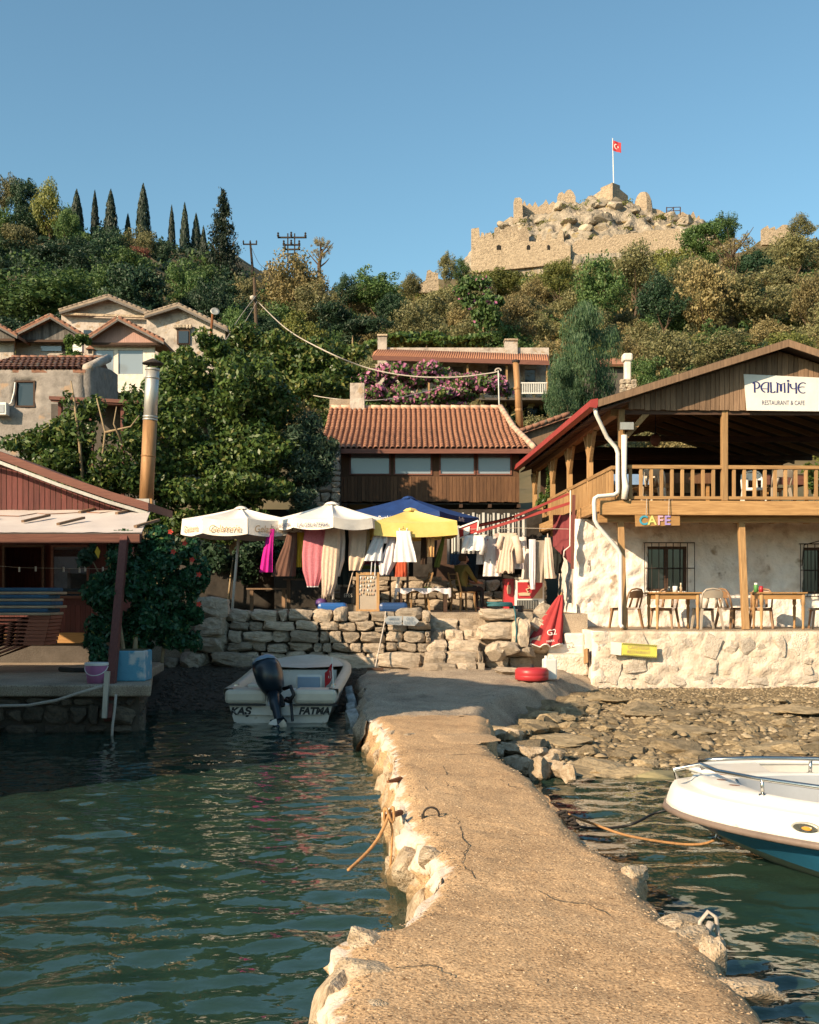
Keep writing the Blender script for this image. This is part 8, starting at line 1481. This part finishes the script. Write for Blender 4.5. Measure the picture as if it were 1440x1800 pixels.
def scrub(name, label, n, pick, leaf, size, seed, per=90):
    r = np.random.default_rng(seed); V = []
    for i in range(n):
        x, Y, s = pick(r); g = ground(x, Y) if Y < 236 or name != 'crag_scrub' else crag_z(720 + F * x / Y, Y); E = [((x + r.normal() * s * .5, Y + r.normal() * s * .5, g + s * .35), (s * r.uniform(.4, .8), s * r.uniform(.4, .8), s * r.uniform(.3, .6))) for _ in range(3)]
        c, nr = shell(E, per, r, .7, .9); v, f = leaf_quads(c, nr, size * s, r, .5); V.append(v)
    v = np.concatenate(V); o = mesh_obj(name, np_mesh(name, v, np.arange(len(v)).reshape(-1, 4)), L[leaf]); return tag(o, label, 'scrub', None, 'stuff')
def pk(y0, y1, u0=-200, u1=1640, s0=1.0, s1=2.6):
    def f(r):
        Y = y0 + (y1 - y0) * r.random() ** .8; u = r.uniform(u0, u1); return (u - 720) * Y / F, Y, r.uniform(s0, s1)
    return f
scrub('hillside_scrub', 'low green scrub covering the ground between the slope trees', 420, pk(60, 225), 'green', .16, 1); scrub('dry_scrub', 'dry tan grass and scrub between the slope trees', 420, pk(70, 235, 420), 'tan', .16, 2, 80); scrub('dark_scrub', 'dark scrub on the shaded left slope', 260, pk(66, 172, -200, 470), 'dark', .16, 3)
scrub('castle_scrub', 'dry yellow green scrub at the foot of the castle walls', 150, pk(205, 240, 800, 1250, 1.4, 3.0), 'yellowgreen', .13, 6, 140)
scrub('crag_scrub', 'tufts of scrub growing on the castle rock', 46, pk(243, 258, 840, 1240, .7, 1.7), 'yellowgreen', .18, 4, 70)
# ---- near plants made leaf by leaf
def plant(name, label, cat, ells, Y, n, size, leaf, stems=(), flowers=None, asp=.5, depth=.75, seed=1, extra=None, ysq=.8, lob=9, stem_mt='stem'):
    """ells: (px, py, rx px, rz px, dY) lumps of foliage; each lump is broken into smaller uneven clumps"""
    r = np.random.default_rng(seed); E = []; s = Y / F
    for px, py, rx, rz, dy in ells:
        c = P(px, py, Y + dy)
        for _ in range(lob):
            d = r.normal(size=3); d /= np.linalg.norm(d); k = r.uniform(.2, .95); q = r.uniform(.18, .5); E.append(((c.x + d[0] * rx * s * k, c.y + d[1] * rx * s * k * ysq, c.z + d[2] * rz * s * k), (rx * s * q * r.uniform(.8, 1.3), rx * s * q * ysq, rz * s * q * r.uniform(.8, 1.3))))
    c0 = P(ells[0][0], ells[0][1], Y); t = thing(name, label, cat, (c0.x, Y, max(ground(c0.x, Y), .5)))
    c, nr = shell(E, n, r, depth, .8); v, f = leaf_quads(c, nr, size, r, asp); o = mesh_obj('foliage', np_mesh('foliage', v, f), L[leaf], t)
    if extra: c, nr = shell(E, extra[1], r, .25, .8); v, f = leaf_quads(c, nr, extra[2], r, asp); mesh_obj('highlight_leaves', np_mesh('highlight_leaves', v, f), L[extra[0]], t)  # outer yellow-green leaves put sunlit highlights into the foliage colour
    if flowers:
        c, nr = shell([E[i] for i in range(len(E)) if i % flowers[3] == 0], flowers[1], r, .22, .7); v, f = leaf_quads(c, nr, flowers[2], r, .7); mesh_obj('blossom', np_mesh('blossom', v, f), L[flowers[0]], t)
    for st_ in stems: m = MB(); m.tube([P(a, b, Y + dy) for a, b, dy in st_[1]], [st_[0] * (1 - .6 * i / (len(st_[1]) - 1)) for i in range(len(st_[1]))], 6); m.build('stem', M[stem_mt], t, True)
    return t
plant('vine', 'tall leafy vine mass climbing over the pergola left of the flue', 'vine', [(60, 790, 60, 40, 0), (110, 760, 55, 60, 0), (150, 720, 45, 55, 0), (120, 830, 90, 50, .3), (200, 790, 70, 60, .3), (200, 850, 80, 50, .3), (150, 870, 90, 40, .5), (30, 830, 50, 30, .4), (235, 730, 30, 60, .4)], 27.5, 15000, .075, 'vine', [(.05, [(150, 900, 0), (140, 780, -.3), (130, 700, -.3), (125, 670, 0)]), (.04, [(170, 900, 0), (185, 760, -.4), (170, 700, -.4)]), (.03, [(215, 780, -.5), (200, 745, -.6), (205, 715, -.6)]), (.03, [(185, 760, -.5), (230, 750, -.6), (245, 730, -.6)])], seed=3, extra=('yellowgreen', 1400, .07))
plant('fig_tree', 'huge glossy leafed fig tree filling the middle left above the parasols', 'tree', [(330, 650, 60, 60, .5), (400, 640, 60, 50, .5), (330, 740, 80, 70, 0), (420, 720, 80, 80, 0), (350, 820, 90, 60, -.2), (440, 800, 80, 70, -.2), (300, 860, 70, 50, -.4), (390, 870, 110, 45, -.4), (480, 690, 60, 60, .5), (290, 700, 40, 60, .3), (470, 860, 80, 40, -.3), (370, 610, 40, 30, .5), (350, 925, 70, 30, -.6), (440, 915, 70, 30, -.6), (290, 915, 50, 40, -.6), (490, 790, 50, 60, -.1)], 29, 38000, .08, 'vine', [(.12, [(380, 1000, 0), (385, 900, 0), (370, 800, .2), (350, 700, .4)]), (.1, [(400, 1000, .2), (430, 880, 0), (440, 760, .3)])], seed=4, extra=('yellowgreen', 3600, .075))
plant('oleander', 'grey green narrow leafed oleander bush beside the brown timber house', 'shrub', [(520, 770, 60, 50, 0), (560, 760, 40, 40, .2), (500, 830, 70, 50, -.2), (555, 830, 45, 50, 0), (530, 880, 60, 30, -.3), (580, 790, 25, 40, .2)], 29.5, 13000, .085, 'oleander', [(.06, [(520, 990, .3), (520, 880, .2), (515, 800, 0)])], asp=.25, seed=5)
plant('climber', 'yellow green shrub mass below the overhead cable', 'shrub', [(560, 640, 60, 45, 0), (500, 620, 60, 50, 1), (600, 670, 50, 40, 0), (540, 690, 70, 40, -.5), (480, 660, 60, 50, 0), (590, 610, 50, 40, 1), (450, 600, 50, 40, 2)], 44, 15000, .11, 'vine', [(.1, [(540, 760, 0), (545, 690, 0), (540, 640, 0)])], seed=6, extra=('yellowgreen', 3500, .1))
plant('palm_bush', 'dark spiky bush on the slope above the yellow green shrubs', 'shrub', [(620, 575, 45, 25, 0), (650, 570, 40, 20, 0), (590, 560, 40, 25, 0)], 80, 5000, .2, 'dark', [(.1, [(620, 640, 0), (620, 580, 0)])], asp=.2, seed=7)
plant('bougainvillea', 'magenta bougainvillea spilling over the terrace of the veranda house', 'shrub', [(640, 670, 28, 28, 0), (690, 665, 40, 30, 0), (740, 668, 45, 28, 0), (790, 672, 45, 28, 0), (840, 674, 45, 24, 0), (880, 676, 28, 18, 0), (720, 700, 50, 24, -.5), (790, 705, 50, 22, -.5), (660, 700, 30, 25, -.5)], 58, 13000, .13, 'green', [(.1, [(720, 770, 0), (725, 710, 0), (740, 670, 0)]), (.1, [(820, 770, 0), (815, 710, 0), (800, 675, 0)])], ('pink', 4200, .13, 1), seed=8, extra=('yellowgreen', 2200, .13))
plant('bougainvillea', 'faint pink flowering bush on the slope left of the tan olive', 'shrub', [(860, 560, 30, 22, 0), (840, 545, 30, 25, 0), (870, 530, 30, 20, 0), (820, 510, 40, 22, 3)], 120, 3500, .25, 'green', [(.15, [(850, 600, 0), (850, 550, 0)])], ('pink', 110, .2, 1), seed=9)
plant('shrub', 'glossy shrubs at the foot of the veranda house chimney', 'shrub', [(720, 600, 60, 16, 0), (790, 600, 50, 16, 0), (760, 590, 25, 20, 0), (840, 598, 40, 14, 0)], 78, 5000, .17, 'vine', [(.1, [(750, 640, 0), (750, 600, 0)])], seed=10)
hb = plant('hibiscus_bush', 'dense dark green hibiscus bush with red flowers on the quay corner', 'shrub', [(290, 975, 48, 50, 0), (245, 960, 40, 45, .1), (310, 1040, 50, 60, 0), (250, 1040, 50, 60, -.2), (210, 1050, 50, 50, -.5), (190, 1100, 45, 40, -.6), (230, 1110, 50, 45, -.5), (320, 1100, 40, 40, 0), (280, 1120, 50, 35, -.2), (175, 1040, 25, 40, -.6), (340, 1070, 24, 40, .1), (160, 1130, 20, 20, -.6), (215, 990, 30, 40, -.2), (205, 960, 25, 25, .0), (335, 970, 30, 35, 0), (335, 1020, 35, 45, 0), (345, 1090, 24, 40, 0), (330, 1130, 30, 24, 0), (300, 1000, 45, 45, -.2), (270, 1080, 50, 45, -.3)], 18.4, 30000, .05, 'hibiscus', [(.05, [(235, 1180, -.9), (240, 1100, -.6), (260, 1020, 0)]), (.04, [(222, 1180, -1), (210, 1090, -.8), (195, 1040, -.6)]), (.03, [(285, 1165, -.2), (290, 1100, 0), (300, 1020, 0)])], asp=.5, seed=11, extra=('yellowgreen', 700, .045), lob=8)
for px, py in ((305, 970), (338, 984), (350, 1010), (350, 1062), (300, 935), (325, 955)):
    m = MB(); c = P(px, py, 17.95)
    for k in range(5): a = k * 1.257; d = Vector((math.cos(a), -.35, math.sin(a))); e = Vector((-math.sin(a), 0, math.cos(a))); m.add([c, c + d * .025 + e * .018, c + d * .05, c + d * .025 - e * .018], [(0, 1, 2, 3)])
    m.tube([c, c + Vector((.01, -.05, -.01))], .006, 5); m.build('flower', L['red'], hb)
t = plant('lemon_branch', 'dark leaved branch with one yellow leaf in front of the hut window', 'branch', [(150, 985, 22, 20, 0), (165, 965, 20, 15, 0)], 18.2, 260, .07, 'dark', [(.015, [(185, 1030, 0), (165, 990, 0), (145, 970, 0)])], seed=12); c = P(171, 960, 17.9); m = MB(); m.add([c, c + Vector((.05, 0, -.08)), c + Vector((.02, 0, -.2)), c + Vector((-.04, 0, -.09))], [(0, 1, 2, 3)]); m.build('yellow_leaf', mk('yellowleaf', (.55, .32, .03)), t)
plant('pot_plant', 'small bush of dark leaves growing from the pink bucket side', 'plant', [(180, 1150, 18, 20, 0), (165, 1130, 14, 16, 0)], 17.0, 600, .045, 'hibiscus', [(.015, [(172, 1178, 0), (172, 1150, 0)])], seed=13)
plant('veranda_creeper', 'creeper twining up the far veranda posts of the restaurant', 'creeper', [(962, 860, 10, 30, 0), (955, 880, 14, 16, 0), (970, 830, 8, 20, 0)], 30.5, 900, .06, 'vine', [(.02, [(955, 900, 0), (960, 860, 0), (968, 820, 0)])], seed=14)
plant('veranda_plant', 'leafy pot plant behind the right end of the veranda railing', 'plant', [(1432, 850, 18, 26, 0), (1425, 830, 14, 16, 0)], 23.4, 900, .06, 'vine', [(.02, [(1432, 885, 0), (1430, 850, 0)])], seed=15, extra=('yellowgreen', 200, .05))

plant('garden_shrub', 'dark bushes in the shade behind the left white parasol pole', 'shrub', [(370, 985, 40, 40, 0), (440, 990, 45, 40, 0), (480, 970, 40, 45, 0), (330, 960, 40, 40, .3), (520, 985, 40, 40, .2)], 27.3, 7000, .07, 'dark', [(.04, [(400, 1075, 0), (405, 1020, 0), (410, 980, 0)])], seed=16)
plant('ivy', 'ivy trailing between the grey plank gable and the pink board gable', 'ivy', [(128, 618, 16, 18, 0), (120, 600, 10, 14, 0), (142, 600, 14, 12, 0), (110, 628, 12, 8, 0)], 52, 1400, .12, 'vine', [(.05, [(130, 660, 0), (128, 620, 0)])], seed=17)
plant('slope_bush', 'low green bushes at the foot of the stone gable house', 'shrub', [(290, 640, 30, 25, 0), (340, 640, 35, 25, 0), (390, 625, 30, 30, 0), (270, 670, 20, 20, 0)], 50, 3500, .13, 'vine', [(.05, [(330, 700, 0), (330, 650, 0)])], seed=18)
